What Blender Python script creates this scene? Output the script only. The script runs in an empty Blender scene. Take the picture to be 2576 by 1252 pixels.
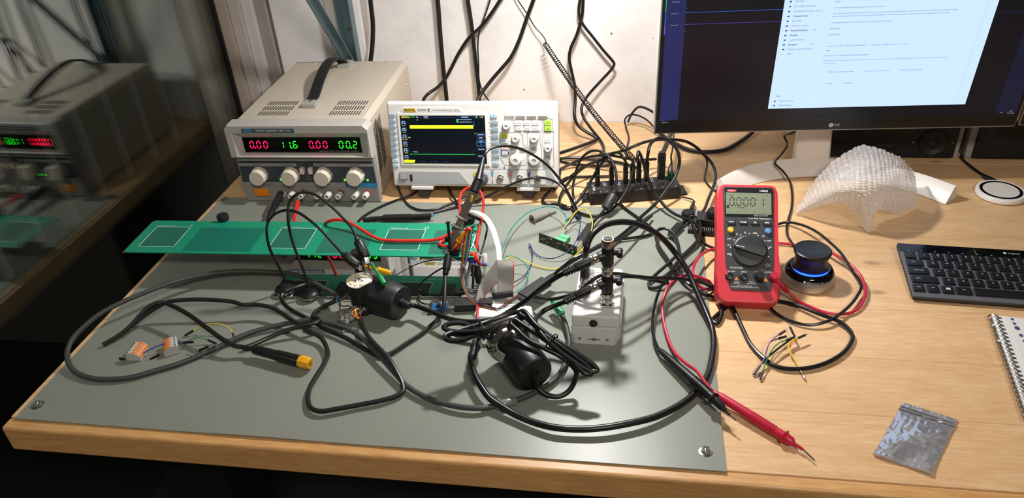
import bpy, bmesh, math, random
from mathutils import Vector as V, Matrix as MX, noise
scene = bpy.context.scene
COL = scene.collection
random.seed(7)
# ------------------------------------------------------------------ camera
CR = ((0.9875589, 0.0328067, -0.1537891), (0.1468443, -0.5422433, 0.8272901), (-0.0562505, -0.8395808, -0.5403147))
FPX, CX, CY, EYE = 1936.0, 1288.0, 626.0, V((0, 0, 0.7))
cam = bpy.data.cameras.new('camera')
cam.sensor_width = 36.0
cam.lens = FPX * 36.0 / 2576.0
cam.clip_start = 0.02
camo = bpy.data.objects.new('camera', cam)
COL.objects.link(camo)
m = MX.Identity(4)
for i in range(3):
    m[i][0], m[i][1], m[i][2], m[i][3] = CR[i][0], -CR[i][1], -CR[i][2], EYE[i]
camo.matrix_world = m
scene.camera = camo
# ------------------------------------------------------------------ light
w = bpy.data.worlds.new('world'); scene.world = w; w.use_nodes = True
w.node_tree.nodes['Background'].inputs[0].default_value = (1.0, 0.9, 0.78, 1)
w.node_tree.nodes['Background'].inputs[1].default_value = 0.05
def area(name, loc, target, size, power, col, size_y=None, shape='RECTANGLE'):
    l = bpy.data.lights.new(name, 'AREA'); l.shape = shape; l.size = size
    if size_y: l.size_y = size_y
    l.energy = power; l.color = col
    o = bpy.data.objects.new(name, l); COL.objects.link(o)
    o.location = loc
    o.rotation_euler = (V(target) - V(loc)).to_track_quat('-Z', 'Y').to_euler()
    return o
area('shelf_lamp', (-0.075, 1.17, 0.63), (-0.075, 1.13, 0.0), 0.07, 6.6, (1.0, 0.975, 0.955), 0.05)
area('fill_light', (0.5, -0.7, 1.7), (0.0, 1.0, 0.0), 0.5, 19.0, (1.0, 0.91, 0.82))  # unseen soft fill, added behind the camera to lift the front faces
vs = scene.view_settings
vs.view_transform = 'Standard'; vs.look = 'None'; vs.gamma = 1.0; vs.use_curve_mapping = False
vs.exposure = 0.35
# ------------------------------------------------------------------ helpers: points
def ray(px, py):
    a, b = px - CX, py - CY
    return V([CR[i][0] * a + CR[i][1] * b + CR[i][2] * FPX for i in range(3)])
def P(px, py, z=0.0):                      # a point at height z above the desk
    d = ray(px, py); return EYE + d * ((z - EYE.z) / d.z)
def PY(px, py, y):                         # a point at distance y (towards the wall)
    d = ray(px, py); return EYE + d * (y / d.y)
# ------------------------------------------------------------------ helpers: materials
def lin(c):
    if isinstance(c, str):
        c = tuple(int(c[i:i + 2], 16) / 255 for i in (0, 2, 4))
    return tuple((x / 12.92 if x <= 0.04045 else ((x + 0.055) / 1.055) ** 2.4) for x in c)
MATS = {}
def mat(name, col, rough=0.5, metal=0.0, emit=None, es=1.0, noise_amt=0.06, noise_scale=60, bump=0.0, spec=0.5, coat=0.0, trans=0.0, ior=1.45, alpha=1.0):
    if name in MATS: return MATS[name]
    m = bpy.data.materials.new(name); m.use_nodes = True
    nt = m.node_tree; b = nt.nodes['Principled BSDF']
    c = lin(col)
    b.inputs['Roughness'].default_value = rough
    b.inputs['Metallic'].default_value = metal
    b.inputs['Specular IOR Level'].default_value = spec
    b.inputs['Coat Weight'].default_value = coat
    b.inputs['Transmission Weight'].default_value = trans
    b.inputs['IOR'].default_value = ior
    b.inputs['Alpha'].default_value = alpha
    b.inputs['Base Color'].default_value = (*c, 1)
    if emit:
        b.inputs['Emission Color'].default_value = (*lin(emit), 1)
        b.inputs['Emission Strength'].default_value = es
    elif noise_amt or bump:
        tc = nt.nodes.new('ShaderNodeTexCoord'); n = nt.nodes.new('ShaderNodeTexNoise')
        n.inputs['Scale'].default_value = noise_scale; n.inputs['Detail'].default_value = 4
        nt.links.new(tc.outputs['Object'], n.inputs['Vector'])
        if noise_amt:
            r = nt.nodes.new('ShaderNodeMapRange')
            r.inputs['To Min'].default_value = 1 - noise_amt; r.inputs['To Max'].default_value = 1 + noise_amt
            nt.links.new(n.outputs['Fac'], r.inputs['Value'])
            mx = nt.nodes.new('ShaderNodeVectorMath'); mx.operation = 'SCALE'
            mx.inputs[0].default_value = c
            nt.links.new(r.outputs[0], mx.inputs['Scale'])
            nt.links.new(mx.outputs[0], b.inputs['Base Color'])
        if bump:
            bp = nt.nodes.new('ShaderNodeBump'); bp.inputs['Strength'].default_value = bump; bp.inputs['Distance'].default_value = 0.002
            nt.links.new(n.outputs['Fac'], bp.inputs['Height'])
            nt.links.new(bp.outputs[0], b.inputs['Normal'])
    MATS[name] = m
    return m
# ------------------------------------------------------------------ helpers: meshes
def TR(loc=(0, 0, 0), rx=0, ry=0, rz=0, s=None):
    M = MX.Translation(V(loc)) @ MX.Rotation(math.radians(rz), 4, 'Z') @ MX.Rotation(math.radians(ry), 4, 'Y') @ MX.Rotation(math.radians(rx), 4, 'X')
    if s: M = M @ MX.Diagonal((*s, 1))
    return M
def frame(a, b, up=(0, 0, 1)):             # local z runs from a to b; local x stays near 'up' x z
    a, b = V(a), V(b); z = (b - a).normalized(); u = V(up)
    x = u.cross(z)
    if x.length < 1e-4: x = V((1, 0, 0)).cross(z)
    x.normalize(); y = z.cross(x)
    M = MX.Identity(4)
    for i in range(3): M[i][0], M[i][1], M[i][2], M[i][3] = x[i], y[i], z[i], a[i]
    return M
def basis(o, x, y):                        # local axes from two directions
    x = V(x).normalized(); z = x.cross(V(y)).normalized(); y = z.cross(x)
    M = MX.Identity(4)
    for i in range(3): M[i][0], M[i][1], M[i][2], M[i][3] = x[i], y[i], z[i], o[i]
    return M
def smooth(pts, n=6):
    pts = [V(p) for p in pts]
    if len(pts) < 3: return pts
    q = [pts[0] * 2 - pts[1]] + pts + [pts[-1] * 2 - pts[-2]]
    out = []
    for i in range(1, len(q) - 2):
        p0, p1, p2, p3 = q[i - 1], q[i], q[i + 1], q[i + 2]
        t0 = 0.0; t1 = t0 + max((p1 - p0).length, 1e-6) ** .5; t2 = t1 + max((p2 - p1).length, 1e-6) ** .5; t3 = t2 + max((p3 - p2).length, 1e-6) ** .5
        for k in range(n):
            t = t1 + (t2 - t1) * k / n
            a1 = p0 * ((t1 - t) / (t1 - t0)) + p1 * ((t - t0) / (t1 - t0)); a2 = p1 * ((t2 - t) / (t2 - t1)) + p2 * ((t - t1) / (t2 - t1)); a3 = p2 * ((t3 - t) / (t3 - t2)) + p3 * ((t - t2) / (t3 - t2))
            b1 = a1 * ((t2 - t) / (t2 - t0)) + a2 * ((t - t0) / (t2 - t0)); b2 = a2 * ((t3 - t) / (t3 - t1)) + a3 * ((t - t1) / (t3 - t1))
            out.append(b1 * ((t2 - t) / (t2 - t1)) + b2 * ((t - t1) / (t2 - t1)))
    out.append(pts[-1]); return out
class MB:
    def __init__(s): s.v = []; s.f = []; s.bev = False
    def add(s, vs, fs, T=None):
        o = len(s.v)
        s.v += [tuple(T @ V(p)) if T else tuple(p) for p in vs]
        s.f += [tuple(i + o for i in f) for f in fs]
        return s
    def box(s, sx, sy, sz, T=None, bev=0.0, seg=2):      # centred box
        if isinstance(T, tuple): T = MX.Translation(V(T))
        bm = bmesh.new(); bmesh.ops.create_cube(bm, size=1)
        for v in bm.verts: v.co = V((v.co.x * sx, v.co.y * sy, v.co.z * sz))
        if bev: s.bev = True; bmesh.ops.bevel(bm, geom=bm.edges[:], offset=min(bev, min(sx, sy, sz) * .49), segments=seg, affect='EDGES', profile=.5)
        bm.verts.index_update()
        s.add([v.co.copy() for v in bm.verts], [[v.index for v in f.verts] for f in bm.faces], T); bm.free(); return s
    def bx(s, x0, x1, y0, y1, z0, z1, bev=0.0, T=None, seg=2):
        L = MX.Translation(V(((x0 + x1) / 2, (y0 + y1) / 2, (z0 + z1) / 2)))
        return s.box(abs(x1 - x0), abs(y1 - y0), abs(z1 - z0), (T @ L) if T else L, bev, seg)
    def lathe(s, prof, n=24, T=None, caps=True):         # profile of (radius, z)
        vs = []; fs = []
        for r, z in prof:
            for k in range(n):
                a = 2 * math.pi * k / n; vs.append((r * math.cos(a), r * math.sin(a), z))
        for i in range(len(prof) - 1):
            for k in range(n):
                a, b = i * n + k, i * n + (k + 1) % n
                fs.append((a, b, b + n, a + n))
        if caps:
            fs.append(tuple(range(n - 1, -1, -1))); e = (len(prof) - 1) * n; fs.append(tuple(range(e, e + n)))
        return s.add(vs, fs, T)
    def cyl(s, r, h, T=None, n=20, bev=0.0):             # base at local z = 0
        if isinstance(T, tuple): T = MX.Translation(V(T))
        p = [(r, 0), (r, h)] if not bev else [(r - bev, 0), (r, bev), (r, h - bev), (r - bev, h)]
        return s.lathe(p, n, T)
    def prism(s, poly, h, T=None, bev=0.0):              # polygon in local xy, extruded along z
        n = len(poly)
        if not bev:
            return s.add([(x, y, 0) for x, y in poly] + [(x, y, h) for x, y in poly], [tuple(range(n - 1, -1, -1)), tuple(range(n, 2 * n))] + [(i, (i + 1) % n, n + (i + 1) % n, n + i) for i in range(n)], T)
        s.bev = True; bm = bmesh.new(); a = [bm.verts.new((x, y, 0)) for x, y in poly]; b = [bm.verts.new((x, y, h)) for x, y in poly]
        bm.faces.new(a[::-1]); top = bm.faces.new(b)
        for i in range(n): bm.faces.new((a[i], a[(i + 1) % n], b[(i + 1) % n], b[i]))
        bmesh.ops.bevel(bm, geom=list(top.edges), offset=bev, segments=2, affect='EDGES', profile=.5)
        bm.verts.index_update()
        s.add([v.co.copy() for v in bm.verts], [[v.index for v in f.verts] for f in bm.faces], T); bm.free(); return s
    def tube(s, pts, r, n=10, caps=True):
        pts = [V(p) for p in pts]; N = len(pts); vs = []; fs = []
        rr = r if isinstance(r, (list, tuple)) else [r] * N
        t = (pts[1] - pts[0]).normalized(); u = t.orthogonal().normalized()
        for i, p in enumerate(pts):
            if i:
                d = (pts[min(i + 1, N - 1)] - pts[i - 1])
                if d.length > 1e-9: t = d.normalized()
                u = u - t * u.dot(t)
                if u.length < 1e-6: u = t.orthogonal()
                u.normalize()
            w_ = t.cross(u)
            for k in range(n):
                a = 2 * math.pi * k / n; vs.append(p + (u * math.cos(a) + w_ * math.sin(a)) * rr[i])
        for i in range(N - 1):
            for k in range(n):
                a, b = i * n + k, i * n + (k + 1) % n; fs.append((a, b, b + n, a + n))
        if caps: fs.append(tuple(range(n - 1, -1, -1))); fs.append(tuple(range((N - 1) * n, N * n)))
        return s.add(vs, fs)
    def strip(s, pts, wd, th):                            # flat band: pts centre line, wd width vectors, th thickness
        vs = []; fs = []; N = len(pts)
        for i, p in enumerate(pts):
            w_ = wd[i] if isinstance(wd, list) else wd
            t = (pts[min(i + 1, N - 1)] - pts[max(i - 1, 0)]).normalized(); nn = t.cross(w_).normalized() * (th / 2)
            h = w_ / 2
            vs += [p - h - nn, p + h - nn, p + h + nn, p - h + nn]
        for i in range(N - 1):
            a = i * 4; b = a + 4
            for k in range(4): fs.append((a + k, a + (k + 1) % 4, b + (k + 1) % 4, b + k))
        fs.append((3, 2, 1, 0)); e = (N - 1) * 4; fs.append((e, e + 1, e + 2, e + 3))
        return s.add(vs, fs)
    def mesh(s, name, sharp=38):
        me = bpy.data.meshes.new(name); me.from_pydata(s.v, [], s.f); me.validate()
        me.polygons.foreach_set('use_smooth', [True] * len(me.polygons))
        me.set_sharp_from_angle(angle=math.radians(sharp)); me.update(); return me
    def build(s, name, material, parent=None, M=None, label=None, sharp=38):
        me = s.mesh(name, sharp); me.materials.append(material)
        o = bpy.data.objects.new(name, me); COL.objects.link(o)
        if parent: o.parent = parent
        if M: o.matrix_local = M
        if label: o['label'] = label
        if s.bev:                                         # keep large flat faces flat beside their rounded edges
            wn = o.modifiers.new('weighted_normal', 'WEIGHTED_NORMAL'); wn.keep_sharp = True; wn.weight = 100
        return o
def tag(o, label, cat, group=None):
    o['label'] = label; o['category'] = cat
    if group: o['group'] = group
    return o
def struct(o, label=None):
    o['kind'] = 'structure'
    if label: o['label'] = label
    return o
def thing(name, label, cat, M=None, group=None):
    o = bpy.data.objects.new(name, None); COL.objects.link(o); o.empty_display_size = .02
    if M: o.matrix_world = M
    return tag(o, label, cat, group)
def inst(src, name, parent, M=None):       # another piece that shares its mesh
    o = bpy.data.objects.new(name, src.data); COL.objects.link(o); o.parent = parent
    if M: o.matrix_local = M
    if src.modifiers: wn = o.modifiers.new('weighted_normal', 'WEIGHTED_NORMAL'); wn.keep_sharp = True; wn.weight = 100
    return o
TXT = {}
def txt(s, size, material, parent, M, align='CENTER', name='lettering', sx=1.0, bold=0.0):
    key = (s, size, align, material.name, sx, bold)
    if key not in TXT:
        cu = bpy.data.curves.new('t', 'FONT'); cu.body = s; cu.size = size; cu.align_x = align; cu.align_y = 'CENTER'; cu.resolution_u = 2
        cu.offset = bold
        t = bpy.data.objects.new('t', cu); COL.objects.link(t)
        dg = bpy.context.evaluated_depsgraph_get(); dg.update()
        me = bpy.data.meshes.new_from_object(t.evaluated_get(dg)); me.materials.clear(); me.materials.append(material)
        if sx != 1.0: me.transform(MX.Diagonal((sx, 1, 1, 1)))
        bpy.data.objects.remove(t); bpy.data.curves.remove(cu); TXT[key] = me
    o = bpy.data.objects.new(name, TXT[key]); COL.objects.link(o); o.parent = parent; o.matrix_local = M
    return o
def FACE(x, z, y=0.0): return TR((x, y, z), rx=90)      # print on a front that faces the viewer (-y)
def cable(name, label, cat, pts, r, material, group=None, parent=None, n=6, sides=9):
    q = smooth([p if isinstance(p, V) else P(*p) for p in pts], n)
    o = MB().tube(q, r, sides).build(name, material, parent)
    if not parent: tag(o, label, cat, group)
    return o
SEG = {'0': 'abcdef', '1': 'bc', '2': 'abged', '6': 'acdefg', '.': '', 'I': 'bc'}
def digit(mb, ch, x, z, wd, ht, t, slant=.08, T=None):  # seven segment digit in local xy
    def bar(x0, y0, x1, y1):
        d = V((x1 - x0, y1 - y0)); L = d.length; d /= L; nn = V((-d.y, d.x)); g = t * .6
        a = V((x0, y0)) + d * g; b = V((x1, y1)) - d * g; q = [a, a + (d + nn) * (t / 2), b - (d - nn) * (t / 2), b, b - (d + nn) * (t / 2), a + (d - nn) * (t / 2)]
        mb.add([(x + p.x + slant * p.y, z + p.y, 0) for p in q], [(0, 5, 4, 3, 2, 1)], T)
    h2 = ht / 2
    S = {'a': (0, ht, wd, ht), 'b': (wd, h2, wd, ht), 'c': (wd, 0, wd, h2), 'd': (0, 0, wd, 0), 'e': (0, 0, 0, h2), 'f': (0, h2, 0, ht), 'g': (0, h2, wd, h2)}
    for k in SEG[ch]: bar(*S[k])
# ------------------------------------------------------------------ shared materials
BLACK = mat('black_plastic', '151515', .42)
CABLE = mat('black_cable_sheath', '121212', .33)
CABLE2 = mat('worn_black_cable_sheath', '1b1b1a', .38)
GREYC = mat('dark_grey_cable_sheath', '3c3d3c', .5)
RUBBER = mat('black_rubber', '0e0e0e', .6)
WHITE = mat('white_plastic', 'dedcd8', .4)
WHITEP = mat('white_print', 'e6e6e6', .6, noise_amt=0)
STEEL = mat('nickel_metal', 'c9c7c2', .22, 1.0)
DARKMETAL = mat('dark_metal', '77777a', .35, 1.0)
GOLD = mat('brass_metal', 'c7a860', .3, 1.0)
DGREY = mat('dark_grey_plastic', '3a3c3d', .5)
# ------------------------------------------------------------------ setting: wall, floor, window
def wall_material():
    m = bpy.data.materials.new('painted_plaster'); m.use_nodes = True; nt = m.node_tree; b = nt.nodes['Principled BSDF']
    tc = nt.nodes.new('ShaderNodeTexCoord')
    n1 = nt.nodes.new('ShaderNodeTexNoise'); n1.inputs['Scale'].default_value = 9; n1.inputs['Detail'].default_value = 8; n1.inputs['Roughness'].default_value = .65
    n2 = nt.nodes.new('ShaderNodeTexNoise'); n2.inputs['Scale'].default_value = 55; n2.inputs['Detail'].default_value = 6; n2.inputs['Distortion'].default_value = 1.5
    vo = nt.nodes.new('ShaderNodeTexVoronoi'); vo.inputs['Scale'].default_value = 26; vo.feature = 'DISTANCE_TO_EDGE'
    for n in (n1, n2, vo): nt.links.new(tc.outputs['Object'], n.inputs['Vector'])
    r = nt.nodes.new('ShaderNodeValToRGB'); r.color_ramp.elements[0].color = (*lin('d6d3d1'), 1); r.color_ramp.elements[1].color = (*lin('e4e1df'), 1)
    r.color_ramp.elements[0].position = .35; r.color_ramp.elements[1].position = .6
    nt.links.new(n1.outputs['Fac'], r.inputs[0]); nt.links.new(r.outputs[0], b.inputs['Base Color'])
    ad = nt.nodes.new('ShaderNodeMath'); ad.operation = 'MULTIPLY_ADD'; ad.inputs[1].default_value = 1.4
    nt.links.new(n1.outputs['Fac'], ad.inputs[0]); nt.links.new(n2.outputs['Fac'], ad.inputs[2])
    bp = nt.nodes.new('ShaderNodeBump'); bp.inputs['Strength'].default_value = .16; bp.inputs['Distance'].default_value = .004
    nt.links.new(ad.outputs[0], bp.inputs['Height']); nt.links.new(bp.outputs[0], b.inputs['Normal'])
    b.inputs['Roughness'].default_value = .75
    return m
PLASTER = wall_material()
struct(MB().bx(-.90, 2.2, 1.605, 1.75, -.8, 1.6).build('wall_back', PLASTER), 'white painted plaster wall behind the workbench')
FLOORM = mat('dark_concrete', '2b2c2b', .7, noise_amt=.25, noise_scale=8)
struct(MB().bx(-.95, 2.6, -1.5, 1.75, -.85, -.75).build('floor', FLOORM), 'dark floor under the workbench')
# window on the left: two panes in a stepped painted frame, night outside
def glass_material():                                     # thin pane: clear, with the mirror share of uncoated glass rising at grazing angles
    m = bpy.data.materials.new('window_glass'); m.use_nodes = True; nt = m.node_tree; out = nt.nodes['Material Output']; nt.nodes.remove(nt.nodes['Principled BSDF'])
    ge = nt.nodes.new('ShaderNodeNewGeometry'); dt = nt.nodes.new('ShaderNodeVectorMath'); dt.operation = 'DOT_PRODUCT'
    nt.links.new(ge.outputs['Incoming'], dt.inputs[0]); nt.links.new(ge.outputs['Normal'], dt.inputs[1])
    def math_(op, a, b=None):
        n = nt.nodes.new('ShaderNodeMath'); n.operation = op
        for k, v in enumerate((a, b)):
            if v is None: continue
            if isinstance(v, (int, float)): n.inputs[k].default_value = v
            else: nt.links.new(v, n.inputs[k])
        return n.outputs[0]
    c = math_('ABSOLUTE', dt.outputs['Value']); f5 = math_('POWER', math_('SUBTRACT', 1.0, c), 5.0); fr = math_('ADD', math_('MULTIPLY', f5, .905), .095)
    tp = nt.nodes.new('ShaderNodeBsdfTransparent'); tp.inputs[0].default_value = (.96, .975, .965, 1)
    gl = nt.nodes.new('ShaderNodeBsdfGlossy'); gl.inputs['Roughness'].default_value = 0.0; gl.inputs['Color'].default_value = (.95, 1, .97, 1)
    mx = nt.nodes.new('ShaderNodeMixShader'); nt.links.new(fr, mx.inputs[0]); nt.links.new(tp.outputs[0], mx.inputs[1]); nt.links.new(gl.outputs[0], mx.inputs[2]); nt.links.new(mx.outputs[0], out.inputs[0])
    return m
GLASS = glass_material()
win = struct(MB().bx(-.909, -.905, -.9, 1.552, -.55, 1.5).build('window_1', GLASS), 'dark window pane at night')
MB().bx(-.9135, -.9110, -.9, 1.552, -.55, 1.5).build('pane', GLASS, win)
SEAL = mat('window_seal', '0b0b0b', .45)
MB().bx(-.94, -.900, 1.548, 1.556, -.55, 1.5, .001).build('seal', SEAL, win)
MB().bx(-.94, -.900, -.9, 1.552, -.58, -.55, .002).build('bottom_seal', SEAL, win)
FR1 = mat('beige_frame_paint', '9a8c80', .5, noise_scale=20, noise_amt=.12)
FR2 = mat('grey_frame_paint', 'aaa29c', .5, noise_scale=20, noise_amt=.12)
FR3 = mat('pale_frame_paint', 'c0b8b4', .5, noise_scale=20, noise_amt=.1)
FR4 = mat('grey_gap_filler', '8f8a86', .6, noise_scale=20, noise_amt=.15)  # plain grey of the strip between frame and wall
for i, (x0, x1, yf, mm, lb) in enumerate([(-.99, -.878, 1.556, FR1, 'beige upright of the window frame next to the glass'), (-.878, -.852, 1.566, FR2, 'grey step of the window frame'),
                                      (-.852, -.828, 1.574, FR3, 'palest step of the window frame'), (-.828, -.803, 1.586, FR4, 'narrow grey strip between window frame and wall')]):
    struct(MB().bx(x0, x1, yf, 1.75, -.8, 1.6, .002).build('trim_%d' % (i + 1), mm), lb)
struct(MB().bx(-.806, -.801, 1.596, 1.606, -.8, 1.6, .001).build('trim_5', mat('brown_joint', '5b4d40', .7)), 'thin brown joint where the frame meets the wall')
struct(MB().bx(-.99, -.90, -.9, 1.6, -.8, -.58, .003).build('wall_left', mat('dark_sill', '26282a', .6)), 'dark low wall under the window')
struct(MB().bx(-4, -.95, -2.2, 3.6, -.9, -.8).build('ground_outside', mat('dark_ground', '070707', .9)), 'black ground outside the window')
OUT = mat('dark_cladding', '15171a', .6)
cl = struct(MB().bx(-2.3, -2.25, -2.0, 3.6, -.8, 2.6).build('wall_outside', OUT), 'dark cladding outside the window')
rib = None
for k in range(26):
    y = -1.6 + k * .2
    if rib is None: rib = MB().bx(-2.25, -2.225, -.012, .012, -.8, 2.6, .004).build('rib', mat('cladding_rib', '7a7e84', .5), cl, MX.Translation((0, y, 0)))
    else: inst(rib, 'rib', cl, MX.Translation((0, y, 0)))
# white timber batten and steel shelf bracket on the wall
tag(MB().bx(-.668, -.592, 1.588, 1.605, -.0, 1.2, .002).build('wall_batten', mat('white_batten_paint', 'dcd8d4', .5, noise_scale=25, bump=.1)), 'white painted upright batten on the wall behind the shelf bracket', 'batten')
GALV = mat('galvanised_steel', '7f959c', .38, .85, noise_amt=.22, noise_scale=30)
br = thing('shelf_bracket', 'bluish galvanised steel shelf bracket with a slanting brace above the power supply', 'bracket')
up = MB(); up.bx(-.636, -.604, 1.583, 1.5875, .1, 1.0, .0008); up.bx(-.636, -.633, 1.563, 1.585, .1, 1.0); up.bx(-.607, -.604, 1.563, 1.585, .1, 1.0)
up.build('upright', GALV, br)
a, b_ = V((-.622, 1.574, .12)), V((-.622, 1.20, .60))
T = frame(a, b_, (1, 0, 0))
bb = MB(); bb.bx(-.0085, .0085, -.0015, .0015, 0, .61, 0, T); bb.bx(-.0085, -.006, -.0015, .014, 0, .61, 0, T); bb.build('brace', GALV, br)
for z in (.14, .22): MB().lathe([(.004, 0), (.004, .003), (.002, .004)], 12, TR((-.62, 1.583, z), rx=90)).build('bolt', DARKMETAL, br)
# ------------------------------------------------------------------ workbench
def wood_material(name, lo, mid, hi, knots=True):
    m = bpy.data.materials.new(name); m.use_nodes = True; nt = m.node_tree; b = nt.nodes['Principled BSDF']
    tc = nt.nodes.new('ShaderNodeTexCoord'); oi = nt.nodes.new('ShaderNodeObjectInfo')
    add = nt.nodes.new('ShaderNodeVectorMath'); add.operation = 'MULTIPLY_ADD'
    comb = nt.nodes.new('ShaderNodeCombineXYZ')
    for i in range(3): nt.links.new(oi.outputs['Random'], comb.inputs[i])
    sc = nt.nodes.new('ShaderNodeVectorMath'); sc.operation = 'SCALE'; sc.inputs['Scale'].default_value = 9.0
    nt.links.new(comb.outputs[0], sc.inputs[0])
    add.inputs[1].default_value = (2.2, 16.0, 16.0)
    nt.links.new(tc.outputs['Object'], add.inputs[0]); nt.links.new(sc.outputs[0], add.inputs[2])
    n1 = nt.nodes.new('ShaderNodeTexNoise'); n1.inputs['Scale'].default_value = 1.6; n1.inputs['Detail'].default_value = 3; n1.inputs['Distortion'].default_value = .6
    nt.links.new(add.outputs[0], n1.inputs['Vector'])
    wv = nt.nodes.new('ShaderNodeMath'); wv.operation = 'MULTIPLY'; wv.inputs[1].default_value = 26
    nt.links.new(n1.outputs['Fac'], wv.inputs[0])
    sn = nt.nodes.new('ShaderNodeMath'); sn.operation = 'SINE'; nt.links.new(wv.outputs[0], sn.inputs[0])
    n2 = nt.nodes.new('ShaderNodeTexNoise'); n2.inputs['Scale'].default_value = 14; n2.inputs['Detail'].default_value = 6; n2.inputs['Roughness'].default_value = .7
    nt.links.new(add.outputs[0], n2.inputs['Vector'])
    mixv = nt.nodes.new('ShaderNodeMath'); mixv.operation = 'MULTIPLY_ADD'; mixv.inputs[1].default_value = .05
    nt.links.new(sn.outputs[0], mixv.inputs[0]); nt.links.new(n2.outputs['Fac'], mixv.inputs[2])
    r = nt.nodes.new('ShaderNodeValToRGB'); e = r.color_ramp.elements
    e[0].position = .28; e[0].color = (*lin(lo), 1); e[1].position = .72; e[1].color = (*lin(hi), 1)
    k = e.new(.5); k.color = (*lin(mid), 1)
    nt.links.new(mixv.outputs[0], r.inputs[0])
    hv = nt.nodes.new('ShaderNodeMapRange'); hv.inputs['To Min'].default_value = .9; hv.inputs['To Max'].default_value = 1.06
    nt.links.new(oi.outputs['Random'], hv.inputs['Value'])
    fin = nt.nodes.new('ShaderNodeVectorMath'); fin.operation = 'SCALE'
    nt.links.new(r.outputs[0], fin.inputs[0]); nt.links.new(hv.outputs[0], fin.inputs['Scale'])
    last = fin.outputs[0]
    if knots:
        mp = nt.nodes.new('ShaderNodeVectorMath'); mp.operation = 'MULTIPLY'; mp.inputs[1].default_value = (5.0, 11.0, 1.0)
        nt.links.new(tc.outputs['Object'], mp.inputs[0])
        vo = nt.nodes.new('ShaderNodeTexVoronoi'); vo.voronoi_dimensions = '2D'; vo.inputs['Scale'].default_value = 1.0; vo.inputs['Randomness'].default_value = 1.0
        nt.links.new(mp.outputs[0], vo.inputs['Vector'])
        kr = nt.nodes.new('ShaderNodeValToRGB'); kr.color_ramp.elements[0].position = .02; kr.color_ramp.elements[0].color = (1, 1, 1, 1); kr.color_ramp.elements[1].position = .085; kr.color_ramp.elements[1].color = (0, 0, 0, 1)
        nt.links.new(vo.outputs['Distance'], kr.inputs[0])
        sep = nt.nodes.new('ShaderNodeSeparateColor'); nt.links.new(vo.outputs['Color'], sep.inputs[0])
        gt = nt.nodes.new('ShaderNodeMath'); gt.operation = 'GREATER_THAN'; gt.inputs[1].default_value = .55; nt.links.new(sep.outputs[0], gt.inputs[0])
        ml = nt.nodes.new('ShaderNodeMath'); ml.operation = 'MULTIPLY'; nt.links.new(kr.outputs[0], ml.inputs[0]); nt.links.new(gt.outputs[0], ml.inputs[1])
        m2 = nt.nodes.new('ShaderNodeMath'); m2.operation = 'MULTIPLY'; m2.inputs[1].default_value = .5; nt.links.new(ml.outputs[0], m2.inputs[0])
        mx = nt.nodes.new('ShaderNodeMix'); mx.data_type = 'RGBA'; nt.links.new(m2.outputs[0], mx.inputs['Factor']); nt.links.new(last, mx.inputs[6]); mx.inputs[7].default_value = (*lin('5a3a1e'), 1)
        last = mx.outputs[2]
    nt.links.new(last, b.inputs['Base Color'])
    b.inputs['Roughness'].default_value = .42
    bp = nt.nodes.new('ShaderNodeBump'); bp.inputs['Strength'].default_value = .08; bp.inputs['Distance'].default_value = .001
    nt.links.new(n2.outputs['Fac'], bp.inputs['Height']); nt.links.new(bp.outputs[0], b.inputs['Normal'])
    return m
PINE = wood_material('oiled_pine', 'c39c6e', 'cfa97c', 'd9b78c')
desk = thing('workbench', 'oiled pine plank workbench with a thick front edge strip', 'workbench')
ys = [.626, .729, .836, .945, 1.0547, 1.165, 1.29, 1.4188, 1.4864, 1.603]
for y0, y1 in zip(ys[:-1], ys[1:]):
    MB().bx(-.806, 1.35, y0 + .0002, y1 - .0002, -.036, -.0005, .0006, seg=1).build('plank', PINE, desk)
MB().bx(-.8065, 1.35, .606, .6255, -.042, -.0004, .004, seg=3).build('front_edge', wood_material('front_strip_pine', 'b38250', 'c4945c', 'd0a56c', False), desk)
LEGM = mat('black_steel_leg', '101010', .5)
for x in (-.62, 1.2):
    MB().bx(x - .05, x + .05, .68, .78, -.75, -.036, .004).build('leg', LEGM, desk)
    MB().bx(x - .05, x + .05, 1.42, 1.52, -.75, -.036, .004).build('leg', LEGM, desk)
MB().bx(-.62, 1.2, .70, .76, -.12, -.037, .004).build('rail', LEGM, desk)
# ------------------------------------------------------------------ bench mat with snap studs
def mat_material():
    m = mat('grey_green_rubber_mat', '80847a', .36, noise_amt=.05, noise_scale=14, spec=.45)
    return m
wm = MB(); nx, ny = 60, 40; X0, X1, Y0, Y1 = -.7954, .1147, .6211, 1.2184
vs_, fs_ = [], []
def mat_z(x, y):
    e = min((y - Y0) / .05, 1.0); wav = .0006 * math.sin(x * 23) + .0006 * math.sin(x * 11 + y * 9)
    return .0022 + max(0, wav) * (1.5 - e) + .0004 * max(0, noise.noise(V((x * 9, y * 9, 0))))
for j in range(ny + 1):
    for i in range(nx + 1):
        x = X0 + (X1 - X0) * i / nx; y = Y0 + (Y1 - Y0) * j / ny; vs_.append((x, y, mat_z(x, y)))
for j in range(ny):
    for i in range(nx):
        a = j * (nx + 1) + i; fs_.append((a, a + 1, a + nx + 2, a + nx + 1))
nb = len(vs_); ring = [i for i in range(nx + 1)] + [j * (nx + 1) + nx for j in range(1, ny + 1)] + [ny * (nx + 1) + i for i in range(nx - 1, -1, -1)] + [j * (nx + 1) for j in range(ny - 1, 0, -1)]
vs_ += [(vs_[i][0], vs_[i][1], vs_[i][2] - .0021) for i in ring]
for k in range(len(ring)):
    a, b = ring[k], ring[(k + 1) % len(ring)]; fs_.append((b, a, nb + k, nb + (k + 1) % len(ring)))
wm.add(vs_, fs_)
bm_ = tag(wm.build('bench_mat', mat_material()), 'grey green rubber bench mat with metal snap studs in its corners', 'mat')
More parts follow.
